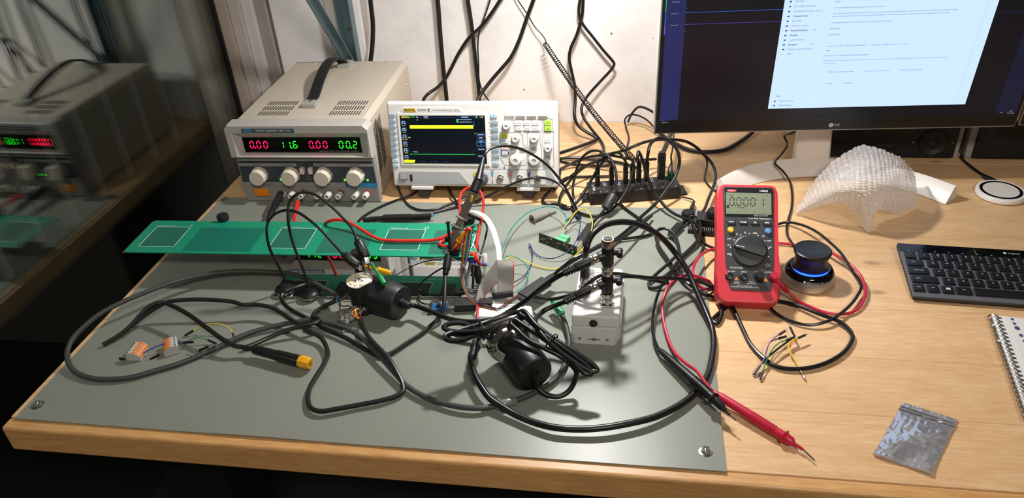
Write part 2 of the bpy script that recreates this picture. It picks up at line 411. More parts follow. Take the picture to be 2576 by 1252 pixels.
for x, y in ((-.7797, .6469), (.0931, .6486), (-.784, 1.2085)):
    s_ = MB().lathe([(.0085, 0), (.0085, .0008), (.0065, .0014), (.0055, .0014), (.0048, .0042), (.0038, .0046), (.0028, .0040), (.0026, .0012), (.001, .0011)], 24, TR((x, y, .0024))).build('snap_stud', STEEL, bm_)
MZ = .0028   # top of the mat
# ------------------------------------------------------------------ laboratory power supply
PAINT = mat('beige_powder_coat', 'bdb3a3', .42, noise_amt=.03, noise_scale=200, bump=.03)
BEZ = mat('light_grey_bezel', 'aeaaa4', .5, noise_amt=.03)
BEZD = mat('grey_lower_bezel', '8c8c88', .5, noise_amt=.03)
SLOT = mat('vent_slot_dark', '141414', .8)
PANEL = mat('slate_panel', '343d47', .5, noise_amt=.03)
SILV = mat('silver_strip', '8e8c88', .45)
CREAM = mat('cream_knob', 'd4cabb', .45)
psu = thing('bench_power_supply', 'beige laboratory power supply with red and green digit display and carry strap', 'power supply', TR((-.604, 1.21, 0), rz=1.5))
case = MB()
case.prism([(-.127, .006), (.127, .006), (.127, .155), (.119, .1645), (-.119, .1645), (-.127, .155)], .312, TR((0, .325, 0), rx=90)).build('case', PAINT, psu)
# bezel: lower block and a display hood that stands proud, with a sloped surround
lo = MB(); lo.bx(-.134, .134, 0, .016, .002, .0995, .004); lo.build('lower_bezel', BEZD, psu)
hood = MB()
O = [(-.136, .0995), (.136, .0995), (.136, .157), (.128, .1655), (-.128, .1655), (-.136, .157)]
I = [(-.122, .1025), (.128, .1025), (.1335, .1495), (.1335, .1495), (-.1225, .1495), (-.1225, .1495)]
Z = [(-.1095, .1065), (.1135, .1065), (.1135, .1355), (.1135, .1355), (-.1095, .1355), (-.1095, .1355)]
vv = [(x, .016, z) for x, z in O] + [(x, -.008, z) for x, z in O] + [(x * .985, -.012, .1325 + (z - .1325) * .94) for x, z in O] + [(x, -.012, z) for x, z in I] + [(x, .001, z) for x, z in Z]
ff = []
for L in range(4):
    for k in range(6):
        a, b = L * 6 + k, L * 6 + (k + 1) % 6; ff.append((a, b, b + 6, a + 6))
hood.add(vv, ff); hood.build('display_hood', BEZ, psu, sharp=25)
dsp = MB().bx(-.110, .114, -.0005, .006, .106, .136).build('display_window', mat('display_black', '060606', .12, noise_amt=0), psu)
RED = mat('red_digit_glow', 'ff2050', .5, emit='ff0838', es=7.0)
GRN = mat('green_digit_glow', '30ff40', .5, emit='12e61a', es=5.5)
def readout(s, x0, step, material):
    mb = MB(); x = x0
    for ch in s:
        if ch == '.':
            mb.lathe([(.0011, 0), (.0011, .0002)], 8, MX.Translation((x - step * .30, .1156, 0)))
        else: digit(mb, ch, x, .1155, .0068, .0130, .0014, .05); x += step
    mb.build('digits', material, dsp, TR((0, -.0008, 0), rx=90))
readout('0.00', -.0975, .0133, RED); readout('I1.6', -.0400, .0130, GRN); readout('0.00', .0168, .0133, RED); readout('00.2', .0735, .0130, GRN)
for s, x in (('A', -.078), ('V', -.030), ('A', .036), ('V', .091)): txt(s, .0035, mat('grey_print', '8a8a8a', .6, noise_amt=0), dsp, FACE(x, .1335, -.0008))
txt('LABORATORY DC POWER SUPPLY', .0048, MATS['grey_print'], dsp, FACE(.0705, .1088, -.0008), sx=1.05)
lp = MB().bx(-.1005, -.001, -.0128, -.011, .1508, .1592).build('model_plate', mat('model_plate_slate', '4d565e', .4), psu)
MB().bx(-.095, -.082, -.0131, -.0122, .1525, .1580).build('logo_patch', mat('blue_patch', '2f7fb0', .4), lp)
txt('MODEL: QJ3005EIII  0-30V  0-5A', .0048, MATS['white_print'], lp, FACE(-.040, .1552, -.0131), sx=1.0)
pan = MB().prism([(-.131, .0355), (.1315, .0355), (.1300, .0885), (-.1295, .0885)], .0012, TR((0, .0, 0), rx=90)).build('control_panel', PANEL, psu)
MB().bx(-.130, .130, -.0016, -.0005, .0862, .0885).build('dark_strip', mat('dark_strip_print', '23282c', .5), pan)
for x0, x1, z0, z1, mm in ((-.1295, -.017, .0785, .0842, SILV), (.0165, .1305, .0785, .0842, SILV), (-.131, .0715, .0358, .0450, SILV), (.0735, .1312, .0362, .0438, mat('blue_strip', '1f86b8', .4))):
    MB().bx(x0, x1, -.0015, -.0005, z0, z1).build('printed_strip', mm, pan)
DKP = mat('dark_print', '2a2a2a', .6, noise_amt=0)
for s, x in (('CURRENT', -.094), ('I', -.062), ('VOLTAGE', -.033), ('CURRENT', .032), ('I', .063), ('VOLTAGE', .096)): txt(s, .0042, DKP, pan, FACE(x, .0813, -.0018))
for s, x in (('ON  AC POWER  OFF', -.086), ('-', -.052), ('GND', -.033), ('+', -.016), ('-', .018), ('GND', .038), ('+', .058)): txt(s, .0036, DKP, pan, FACE(x, .0402, -.0018))
txt('5V  3A  +', .0036, DKP, pan, FACE(.104, .0400, -.0018))
for s, x in (('C.C.', -.073), ('C.V.', -.056), ('C.C.', .051), ('C.V.', .0705)): txt(s, .0032, MATS['grey_print'], pan, FACE(x, .0555, -.0016))
for s, z in (('INDEP.', .0605), ('SERIES', .0560), ('PARALLEL', .0515)): txt(s, .0030, MATS['grey_print'], pan, FACE(.002, z, -.0016))
LEDG = mat('green_led', '40ff40', .4, emit='30e020', es=3.0)
for x in (-.0537, .0717, .1155): MB().lathe([(.0021, 0), (.0019, .0012), (.001, .002)], 12, TR((x, -.001, .0505), rx=90)).build('indicator', LEDG, pan)
kn = MB(); prof = [(.0166, 0), (.0160, .003), (.0148, .017), (.0138, .0185)]; n = 40
ks = []; kf = []
for j, (r, z) in enumerate(prof):
    for k in range(n):
        rr = r * (1.0 if (k % 4 < 2 or j == 3) else .955); a = 2 * math.pi * k / n; ks.append((rr * math.cos(a), rr * math.sin(a), z))
for j in range(3):
    for k in range(n): a, b = j * n + k, j * n + (k + 1) % n; kf.append((a, b, b + n, a + n))
kf.append(tuple(range(3 * n, 4 * n))); kn.add(ks, kf)
k0 = None
for x in (-.0925, -.0305, .0335, .0950):
    M_ = TR((x, -.0012, .0608), rx=90)
    if k0 is None: k0 = kn.build('knob', CREAM, psu, M_, sharp=25)
    else: inst(k0, 'knob', psu, M_)
for x in (-.0055, .0105):
    MB().box(.0075, .010, .0115, (x, -.005, .0715), .0008).build('slide_switch', CREAM, psu)
MB().bx(-.115, -.083, -.0035, .004, .0135, .0305, .006, seg=4).build('power_button', mat('orange_rocker', 'd9801c', .4), psu)
fr = mat('terminal_plate', '84847f', .5)
def pill(x0, x1, zc, h, d):
    q = [(x0 + h * math.cos(t), zc + h * math.sin(t)) for t in [math.pi / 2 + math.pi * i / 8 for i in range(9)]] + [(x1 + h * math.cos(t), zc + h * math.sin(t)) for t in [-math.pi / 2 + math.pi * i / 8 for i in range(9)]]
    return MB().prism(q, d, TR((0, 0, 0), rx=90), .0004)
for x0, x1 in ((-.0535, -.0125), (.0175, .0585), (.0895, .1105)): pill(x0, x1, .0225, .0085, .0012).build('terminal_plate', fr, psu)
POST = mat('white_binding_post', 'cfccc4', .4)
COLLR = mat('red_collar', '8e2020', .5)
pn = [(.0058, 0), (.0058, .004)]
post = MB(); ps, pf = [], []
for j, (r, z) in enumerate([(.0062, 0), (.0060, .006), (.0052, .0145), (.0046, .0155)]):
    for k in range(24):
        rr = r * (1.0 if k % 3 else .92); a = 2 * math.pi * k / 24; ps.append((rr * math.cos(a), rr * math.sin(a), z))
for j in range(3):
    for k in range(24): a, b = j * 24 + k, j * 24 + (k + 1) % 24; pf.append((a, b, b + 24, a + 24))
post.add(ps, pf); post.lathe([(.0046, .0155), (.0028, .0155), (.0027, .006)], 24, caps=False)
post.add([(.0027 * math.cos(2 * math.pi * k / 24), .0027 * math.sin(2 * math.pi * k / 24), .006) for k in range(24)], [tuple(range(24))])
p0 = None
for i, x in enumerate((-.0535, -.0345, -.0145, .0175, .0370, .0585, .0900, .1105)):
    M_ = TR((x, -.0045, .0222), rx=90 - 6)
    if p0 is None: p0 = post.build('binding_post', POST, psu, M_, sharp=25)
    else: inst(p0, 'binding_post', psu, M_)
    MB().cyl(.0066, .004, TR((x, -.0008, .0222), rx=90)).build('collar', COLLR if i in (2, 5, 7) else fr, psu)
s0 = None
for gx in (-.0595, .0785):
    for row in range(3):
        for k in range(12):
            M_ = TR((gx - .0275 + k * .005, .035 + row * .0245, .16455))
            if s0 is None: s0 = MB().bx(-.0009, .0009, 0, .018, -.0002, .0003, 0).build('vent_slot', SLOT, psu, M_)
            else: inst(s0, 'vent_slot', psu, M_)
s1 = None
for col in range(2):
    for k in range(16):
        M_ = TR((.1270, .040 + col * .03 + 0, .040 + k * .006))
        if s1 is None: s1 = MB().prism([(0, 0), (.022, .012), (.022, .0145), (0, .0025)], .0004, TR((.0001, 0, 0), rx=90, rz=90)).build('side_slot', SLOT, psu, M_)
        else: inst(s1, 'side_slot', psu, M_)
# carry strap
ST = mat('strap_black_rubber', '1d1d1d', .55); BK = mat('strap_end_grey', '9b9b93', .5)
pts = smooth([V((0, .082, .169)), V((0, .105, .175)), V((-.002, .15, .189)), V((-.004, .20, .199)), V((-.004, .24, .199)), V((-.003, .275, .187)), V((-.003, .298, .170))], 6)
strap = MB().strip(pts, V((.021, 0, 0)), .0032).build('carry_strap', ST, psu)
for dx in (-.006, -.002, .002, .006): MB().strip([p + V((dx, 0, 0)) + V((0, -.0015, .0012)) for p in pts[4:-6]], V((.0012, 0, 0)), .002).build('strap_ridge', ST, strap)
for y, dy in ((.083, -1), (.298, 1)):
    e_ = MB().bx(-.0135, .0135, y - .016, y + .016, .1640, .1725, .0015).build('strap_end', BK, psu)
    MB().lathe([(.0038, 0), (.0034, .0012), (.0015, .002)], 12, TR((0, y, .1725))).build('screw', STEEL, e_)
for x in (-.075, .085): MB().lathe([(.003, 0), (.0025, .0012), (.001, .0018)], 10, TR((x, .318, .1644))).build('screw', STEEL, psu)
for z in (.03, .12): MB().lathe([(.003, 0), (.0025, .0012), (.001, .0018)], 10, TR((.127, .3, z), ry=90)).build('screw', STEEL, psu)
for x in (-.11, .11):
    for y in (.02, .29): MB().cyl(.008, .0062, (x, y, .0005)).build('foot', RUBBER, psu)
# ------------------------------------------------------------------ oscilloscope
SW = mat('scope_white', 'd9d7d3', .38, noise_amt=.02)
SG = mat('scope_grey', 'a9abab', .42, noise_amt=.02)
BLUEB = mat('blue_grey_key', '8fa3b4', .4, noise_amt=.02)
sc = thing('oscilloscope', 'white digital oscilloscope with a yellow trace on its screen and tilt feet', 'oscilloscope', TR((-.2925, 1.24, .024), rx=-10, rz=1.1))
MB().prism([(.010, .004), (.120, .004), (.120, .114), (.112, .120), (.010, .1515)], .298, TR((-.149, 0, 0), rx=90, rz=90), .004).build('case', mat('scope_case_grey', 'b8b6b2', .45), sc)
MB().bx(-.1565, .1565, 0, .013, .001, .161, .005, seg=3).build('front_bezel', SW, sc)
MB().bx(-.1375, .0305, -.0022, .002, .0415, .1425, .0018).build('screen_frame', mat('screen_frame_white', 'e4e2dd', .4), sc)
scr = MB().bx(-.1318, .0250, -.0028, 0, .0472, .1368).build('screen', mat('scope_screen', '0b1018', .18, emit='05080e', es=.6, noise_amt=0), sc)
def em(name, col, es): return mat(name, col, .5, emit=col, es=es, noise_amt=0)
YEL = em('trace_yellow', 'c8ee20', 1.0); GTR = em('trace_green', '18b048', .7); CYB = em('ui_blue', '1d4a86', .55); UIW = em('ui_white', 'b8d4e8', .7); UIY = em('ui_yellow', 'd8d040', .7); UIG = em('ui_green', '22c040', .8); UID = em('ui_panel', '16304e', .5)
def flat(x0, x1, z0, z1, y, material, parent, name='screen_graphic'):
    return MB().bx(x0, x1, y, y + .0003, z0, z1).build(name, material, parent)
yS = -.0031
flat(-.1145, .0030, .1130, .1192, yS, YEL, scr, 'trace'); flat(-.1145, .0035, .0642, .0650, yS, GTR, scr, 'trace')
MB().prism([(-.1185, .0950), (-.115, .0957), (-.1185, .0972)], .0003, TR((0, yS, 0), rx=90)).build('screen_graphic', UIY, scr)
MB().prism([(-.118, .0635), (-.1145, .0646), (-.118, .0658)], .0003, TR((0, yS, 0), rx=90)).build('screen_graphic', GTR, scr)
txt('RIGOL', .0052, UIY, scr, FACE(-.1215, .1339, yS), bold=.00006); txt('AUTO', .0040, UIG, scr, FACE(-.1085, .1342, yS))
flat(-.1005, -.0985, .1328, .1348, yS, UIW, scr); txt('500ns', .003, CYB, scr, FACE(-.0935, .1337, yS)); txt('1.00GSa/s', .0024, UIW, scr, FACE(-.083, .1350, yS)); txt('12.0Mpts', .0024, UIW, scr, FACE(-.083, .1324, yS))
for k in range(23): MB().prism([(0, 0), (.0011, .0016), (.0013, .0016), (.0024, 0), (.0020, 0), (.0012, .0012), (.0004, 0)], .0002, TR((-.0755 + k * .002, yS, .1323), rx=90)).build('screen_graphic', UID if k % 2 else CYB, scr)
for x0, x1 in ((-.027, .002), (.004, .0235)): flat(x0, x1, .1318, .1322, yS, CYB, scr); flat(x0, x1, .1352, .1356, yS, CYB, scr)
txt('0.00000000s', .0026, UIW, scr, FACE(-.0115, .1337, yS)); txt('T', .003, CYB, scr, FACE(.0045, .1338, yS)); txt('1.20V', .0028, UIY, scr, FACE(.0190, .1337, yS)); flat(.009, .011, .1328, .1348, yS, UIY, scr)
flat(-.1000, -.0985, .1278, .1300, yS, em('ui_orange', 'd08030', .7), scr); flat(.0045, .0068, .1035, .1045, yS, MATS['ui_orange'], scr)
for z0, z1 in ((.1292, .1296), (.1246, .1250)): flat(-.0275, .0010, z0, z1, yS, UIW, scr)
flat(-.0268, -.0245, .1256, .1286, yS, UIG, scr); txt('~~~ - 10ns', .003, CYB, scr, FACE(-.012, .1271, yS)); flat(.0035, .0050, .1170, .1260, yS, CYB, scr)
for k, s in enumerate(('Period', 'Freq', 'Rise Time', 'Fall Time', '+Width', '-Width')):
    z = .1235 - k * .0128
    flat(-.1305, -.1205, z - .0036, z + .0040, yS, UID, scr)
    MB().add([(-.0040, -.002, 0), (-.002, -.002, 0), (-.002, .0026, 0), (.001, .0026, 0), (.001, -.002, 0), (.0036, -.002, 0), (.0036, -.0014, 0), (.0016, -.0014, 0), (.0016, .0032, 0), (-.0026, .0032, 0), (-.0026, -.0014, 0), (-.004, -.0014, 0)], [tuple(range(12))]).build('screen_graphic', UIW, scr, TR((-.1255, yS - .0002, z), rx=90))
    txt(s, .0024, UIY, scr, FACE(-.1255, z - .0052, yS))
for k, (s, mm) in enumerate((('Format', UIW), ('DEC', UIW), ('Pos', UIW), ('Thre Set', UIW), ('Ext.Table', UIW))):
    z = (.1020, .0958, .0896, .0745, .0618)[k]
    flat(.0078, .0245, z - .003, z + .003, yS + .0001, UID if k in (0, 2) else em('ui_dark', '0c1a2c', .4), scr); txt(s, .0032, mm, scr, FACE(.016, z, yS))
for z0, z1, x0, x1 in ((.0805, .0809, .0078, .0245), (.0866, .0870, .0078, .0245), (.0805, .0870, .0078, .0081), (.0805, .0870, .0242, .0245)): flat(x0, x1, z0, z1, yS, em('ui_select', '3f9fe0', .9), scr)
txt('5', .0045, MATS['ui_select'], scr, FACE(.016, .0838, yS)); txt('THRE(1)', .0026, UIW, scr, FACE(-.108, .0690, yS))
MB().prism([(-.1310, .0487), (-.1115, .0487), (-.1095, .0535), (-.1310, .0535)], .0003, TR((0, yS, 0), rx=90)).build('screen_graphic', YEL, scr)
flat(-.1265, -.1135, .0494, .0528, yS - .0001, MATS['scope_screen'], scr); txt('1.00V', .003, UIY, scr, FACE(-.1195, .0511, yS - .0004)); txt('1', .0035, MATS['scope_screen'], scr, FACE(-.1288, .0511, yS - .0004))
for k in range(3): txt('%d  =  1.00V' % (k + 2), .003, (CYB, em('ui_violet', '4a3a9a', .6), CYB)[k], scr, FACE(-.097 + k * .022, .0508, yS))
# logo tab, printing
tab = MB().prism([(-.1298, .1448), (-.1250, .1508), (-.0225, .1508), (-.0150, .1425), (-.1270, .1425)], .0014, TR((0, -.0005, 0), rx=90), .0003).build('name_tab', SW, sc)
MB().bx(-.1235, -.1005, -.0026, -.0018, .1436, .1500).build('logo_patch', mat('logo_yellow', 'e8c44a', .5), tab)
txt('RIGOL', .0068, mat('black_print', '151515', .6, noise_amt=0), tab, FACE(-.1120, .1468, -.0028), bold=.00018)
txt('DS1054', .0050, DKP, tab, FACE(-.0895, .1464, -.0022)); txt('Z', .0060, MATS['black_print'], tab, FACE(-.0770, .1466, -.0022), bold=.0002)
txt('OSCILLOSCOPE', .0026, DKP, tab, FACE(-.0600, .1462, -.0022)); txt('UltraVision', .0038, mat('blue_print', '2a4a8a', .6, noise_amt=0), tab, FACE(-.0420, .1460, -.0022))
txt('4 Channel', .0022, DKP, tab, FACE(-.0265, .1472, -.0022)); txt('50MHz 1GSa/s', .0020, DKP, tab, FACE(-.0255, .1448, -.0022))
# key columns beside the screen
kp = [(-.0068, -.0035), (.0030, -.0035), (.0062, 0), (.0030, .0035), (-.0068, .0035)]
key = None
def put(meshobj, name, M_, builder):
    if meshobj is None: return builder().build(name, BLUEB, sc, M_)
    inst(meshobj, name, sc, M_); return meshobj
for k in range(8):
    z = .1365 - k * .01065; x = -.1458 - k * .0004
    key = put(key, 'menu_key', TR((x, .0004, z), rx=90), lambda: MB().prism(kp, .0034, None, .0007))
    if k: MB().bx(x + .0066, x + .0120, -.0004, .001, z - .0003, z + .0006).build('leader_line', mat('thin_grey_line', '8c8e90', .5), sc)
for z in (.0510, .0424): MB().prism([(-.0055, -.0028), (.0055, -.0028), (.0055, .0012), (.0015, .0036), (-.0015, .0036), (-.0055, .0012)], .003, TR((-.1486, .0004, z), rx=90), .0006).build('page_key', mat('pale_blue_key', 'b5cfdf', .4), sc)
for k in range(8):
    z = .1358 - k * .01245; x = .0412
    if k in (0, 7): MB().prism([(-.0058, -.0034), (.0058, -.0034), (.0058, .0034), (-.0058, .0034)], .003, TR((x, .0004, z), rx=90), .0006).build('page_key', MATS['pale_blue_key'], sc); txt('^' if k == 0 else 'v', .005, DKP, sc, FACE(x, z, -.003))
    else:
        inst(key, 'menu_key', sc, TR((x, .0004, z), rx=90) @ MX.Rotation(math.pi, 4, 'Z')); MB().bx(x - .0120, x - .0066, -.0004, .001, z - .0003, z + .0006).build('leader_line', MATS['thin_grey_line'], sc)
# knobs
def knob(x, z, r, h):
    b_ = MB().lathe([(r * 1.18, 0), (r * 1.12, h * .25), (r, h * .35), (r * .94, h * .92), (r * .8, h), (r * .45, h), (r * .38, h * .9)], 28, TR((x, 0, z), rx=90)).build('knob', SW, sc)
    MB().cyl(r * .36, h * .92, TR((x, 0, z), rx=90), 16).build('knob_centre', SG, b_)
for x, z, r in ((.0640, .1188, .0066), (.0797, .0955, .0068), (.1135, .0955, .0068), (.1380, .0778, .0062), (.0785, .0550, .0100), (.1127, .0552, .0100)): knob(x, z, r, .012)
# keys on the right
def keycap(x, z, wd, ht, material, s=None, name='function_key', ts=.0026):
    c_ = wd * .3
    o = MB().prism([(-wd, -ht), (wd - c_ * .4, -ht), (wd, -ht * .3), (wd, ht), (-wd + c_ * .4, ht), (-wd, ht * .3)], .0026, TR((x, .0004, z), rx=90), .0006).build(name, material, sc)
    if s: txt(s, ts, DKP, o, FACE(x, z, -.0025))
    return o
KW = mat('key_white', 'e2e0dc', .4)
for i, s in enumerate(('Measure', 'Acquire', 'Storage')): keycap(.0853 + i * .0154, .1225, .0060, .0037, KW, s, ts=.0024)
for i, s in enumerate(('Cursor', 'Display', 'Utility')): keycap(.0857 + i * .0152, .1127, .0060, .0037, KW, s, ts=.0024)
KG = mat('key_lime', 'a8d84a', .4)
keycap(.1382, .1230, .0062, .0046, KG, 'Help', 'help_key', .0030); keycap(.1381, .1125, .0062, .0040, KG, '@', 'print_key', .0034)
for s, z, c_ in (('CH1', .0992, 'cdd25a'), ('CH2', .0890, '8fc4e0'), ('CH3', .0770, 'e79a9a'), ('CH4', .0670, '37509a')):
    MB().prism([(-.0073, -.0044), (.0060, -.0044), (.0076, 0), (.0060, .0044), (-.0073, .0044)], .0014, TR((.0587, .0004, z), rx=90), .0003).build('key_rim', mat('rim_' + s, c_, .4), sc)
    keycap(.0587, z, .0054, .0034, mat('key_yellow', 'cdd25a', .4) if s == 'CH1' else KW, s, 'channel_key', .0034)
for s, x, z in (('MATH', .0741, .0760), ('REF', .0920, .0757), ('MENU', .1122, .0758), ('MODE', .1375, .0915), ('MENU', .1367, .0612), ('FORCE', .1365, .0495)): keycap(x, z, .0056, .0036, KW if s in ('MODE', 'FORCE') else SG, s, ts=.0026)
for i, s in enumerate(('CLEAR', 'AUTO', 'RUN', 'SINGLE')):
    MB().prism([(-.0085, -.004), (.0085, -.004), (.0068, .004), (-.0068, .004)], .004, TR((.0697 + i * .0199, .0004, .1388), rx=90), .001).build('top_key', KW, sc); txt(s, .0024, SG, sc, FACE(.0697 + i * .0199, .1395, -.0042))
LN = mat('panel_line', '7c7e80', .5)
def outline(q, parent=sc):
    q = [V((x, 0, z)) for x, z in q]; mb = MB()
    for a, b in zip(q, q[1:] + q[:1]): mb.tube([a, b], .00035, 5)
    mb.build('panel_line', LN, parent, MX.Translation((0, -.0002, 0)))
outline([(.0500, .1055), (.0860, .1055), (.0925, .0995), (.0925, .0830), (.0990, .0790), (.0990, .0480), (.0960, .0440), (.0580, .0440), (.0500, .0570)])
outline([(.1010, .1055), (.1235, .1055), (.1235, .0830), (.1260, .0800), (.1260, .0450), (.1210, .0410), (.1060, .0410), (.1010, .0480)])
outline([(.1290, .1065), (.1490, .1065), (.1470, .0900), (.1480, .0440), (.1430, .0390), (.1290, .0390), (.1290, .0500), (.1310, .0600), (.1280, .0850)])
outline([(.0770, .1285), (.1285, .1285), (.1285, .1100), (.1250, .1070), (.0770, .1070)]); outline([(.1310, .1285), (.1400, .1310), (.1470, .1290), (.1470, .1075), (.1310, .1075)])
for s, x, z in (('POSITION', .0905, .0985), ('SCALE', .0945, .0520), ('VERTICAL', .0655, .0540)): txt(s, .0020, LN, sc, TR((x, -.0003, z), rx=90, ry=90))
# lower recesses and connectors
MB().prism([(-.146, .0065), (-.1425, .0310), (-.0280, .0310), (-.0095, .0065)], .0012, TR((0, -.0006, 0), rx=90), .0004).build('lower_panel', SG, sc)
pb = MB().bx(-.1425, -.1270, -.0035, .001, .0155, .0270, .001).build('power_key', mat('dark_key_outline', '6a6a68', .5), sc); MB().bx(-.1416, -.1279, -.0045, 0, .0164, .0261, .0006).build('key_cap', SG, pb)
us = MB().bx(-.1230, -.1180, -.0026, 0, .0118, .0252, .0004).build('usb_port', STEEL, sc); MB().bx(-.1215, -.1190, -.0029, -.002, .0130, .0240).build('slot', SLOT, us)
MB().prism([(.0000, .0220), (.0185, .0375), (.1400, .0375), (.1500, .0180), (.1430, .0055), (.0220, .0055)], .0008, TR((0, -.0004, 0), rx=90), .0003).build('connector_panel', SG, sc)
for i, x in enumerate((.0170, .0491, .0847, .1184)):
    rc = MB().prism([(-.0145, -.0135), (.0145, -.0135), (.0155, -.004), (.0125, .0125), (-.0125, .0125), (-.0155, -.004)], .0016, TR((x, -.001, .0215), rx=90), .0006).build('bnc_recess', SW, sc)
    MB().prism([(-.0015, -.003), (.0022, -.004), (.0022, .006), (-.0015, .003)], .0004, TR((x - .0165, -.0012, .0265), rx=90)).build('channel_mark', mat('mark_%d' % i, ('e8c040', '3aa0d0', 'e88080', '30509a')[i], .5), rc)
    if i:
        bn = MB().lathe([(.0062, 0), (.0062, .003), (.0050, .003), (.0050, .0125), (.0044, .013), (.0036, .0125), (.0035, .003)], 20, TR((x, -.002, .0205), rx=90), caps=False).build('bnc_socket', STEEL, sc)
        MB().cyl(.0034, .006, TR((x, -.002, .0205), rx=90), 14).build('insulator', WHITE, bn); MB().cyl(.001, .0085, TR((x, -.002, .0205), rx=90), 8).build('pin', GOLD, bn)
        MB().cyl(.0009, .0130, TR((x - .0065, -.008, .0205), ry=90), 8).build('lug', STEEL, bn)
txt('300Vrms CAT I  1MOhm = 16pF', .0020, DKP, sc, FACE(.036, .0392, -.0010)); MB().prism([(-.002, 0), (.002, 0), (0, .0035)], .0003, TR((.0565, -.0008, .0378), rx=90)).build('warning_mark', DKP, sc)
for x in (-.101, .100):
    ft = MB().bx(x - .021, x + .021, -.004, .022, -.0045, .002, .0015).build('foot_hinge', SW, sc)
    MB().bx(x - .0105, x + .0105, .004, .014, -.0205, -.004, .0015).build('tilt_foot', DGREY, ft)
    MB().bx(x - .018, x + .018, .095, .116, -.0020, .005, .001).build('rear_foot', DGREY, sc)
# ------------------------------------------------------------------ monitor
MON = TR((.3378, 1.3155, .1133), rx=5, rz=4.2)
mo = thing('computer_monitor', 'large monitor with a light email window on its dark screen and a white arc stand', 'monitor', MON)
MB().bx(-.306, .306, .002, .040, .0, .363, .006).build('back_shell', mat('monitor_white', 'dad6d0', .4), mo)
MB().bx(-.3066, .3066, -.002, .006, -.001, .364, .002).build('rim', mat('monitor_rim_silver', '8e8b86', .3, .6), mo)
MB().bx(-.3045, .3045, -.0032, .002, .002, .362, .0012).build('front_bezel', mat('monitor_black', '0b0b0d', .35, noise_amt=.02), mo)
def glow(name, col, es): return mat(name, '050505', .3, emit=col, es=es, noise_amt=0)
scn = MB().bx(-.2985, .2990, -.0036, -.001, .0195, .355).build('screen', glow('screen_navy', '0a0e1a', .6), mo)
yM = -.0040
def mflat(x0, x1, z0, z1, material, dy=0.0, name='screen_area'): return MB().bx(x0, x1, yM - dy, yM - dy + .0003, z0, z1).build(name, material, scn)
mflat(-.2980, -.2668, .0285, .355, glow('screen_sidebar_blue', '20285c', .75)); mflat(.2640, .2985, .0290, .355, glow('screen_right_panel', '121a38', .6))
mflat(-.2980, .2985, .0200, .0280, glow('screen_taskbar', '0a0c12', .5))
for z0, z1, c_ in ((.2245, .30, '20c060'), (.2040, .2245, '3070f0'), (.1850, .2040, '6a5cd8')): mflat(-.2995, -.2982, z0, z1, glow('bar_' + c_, c_, .8))
mflat(-.2665, -.1145, .2213, .2220, glow('line_blue', '2a60c0', .8)); mflat(-.2665, -.1145, .2017, .2024, glow('line_violet', '4a3fa8', .8)); mflat(.212, .264, .2040, .2047, glow('line_dim', '23285a', .6))
TW = glow('screen_text_white', 'b8bccc', .6)
for s, z in (('Channel 5', .2400), ('Channel 6', .2208), ('Channel 7', .2015)): txt(s, .0030, TW, scn, FACE(-.2840, z, yM - .0004))
for z in (.2290, .2225, .2090, .2030, .1905): txt('4', .0022, TW, scn, FACE(-.2655, z, yM - .0004))
mflat(-.2980, -.2795, .0275, .0288, glow('line_purple', '5a4ad0', .8)); txt('Session 0', .0030, TW, scn, FACE(-.2890, .0238, yM - .0004))
WIN = glow('email_window', 'b9d0f4', 1.05)
mflat(-.1140, .2110, .0460, .355, WIN, .0002, 'email_window'); mflat(.1955, .1960, .0460, .355, glow('email_line', 'a3b9e0', 1.0), .0003)
BT = glow('email_text', '2c3c5c', .8); BTL = glow('email_text_light', '5a6c90', .9); BTK = glow('email_text_link', '3f62b0', .9)
yT = yM - .0009
for i, (s, n_, b_) in enumerate((('All Mail', '', 0), ('[Gmail]/Conceptos', '', 0), ('[Gmail]/Verzonden items', '', 0), ('Contact hoor', '1', 1), ('Facturen', '', 0), ('Facturen nieuw', '', 0), ('Farnell facturen', '45', 1), ('Howler', '7', 1), ('multi forward', '', 0), ('Sentrax', '48', 1), ('Sentrax error tracking', '', 0), ('More', '', 0))):
    z = .2340 - i * .00797
    txt(s, .0042, BT if b_ else BTL, scn, FACE(-.0975, z, yT), 'LEFT', bold=.00008 if b_ else 0)
    if n_: txt(n_, .0034, BTL, scn, FACE(-.060, z, yT))
    if i < 11: MB().prism([(-.0016, -.0011), (.0010, -.0011), (.0019, 0), (.0010, .0011), (-.0016, .0011)], .0002, TR((-.1045, yT + .0003, z), rx=90)).build('label_icon', BT, scn)
    else: txt('v', .004, BT, scn, FACE(-.1045, z, yT))
for s, z, b_ in (('Meet', .0698, 1), ('New meeting', .0605, 0), ('My meetings', .0522, 0)): txt(s, .0040, BT, scn, FACE(-.0965 if b_ == 0 else -.1045, z, yT), 'LEFT')
for z in (.0605, .0522): MB().bx(-.1065, -.1030, yT, yT + .0002, z - .0013, z + .0013).build('label_icon', BTL, scn)
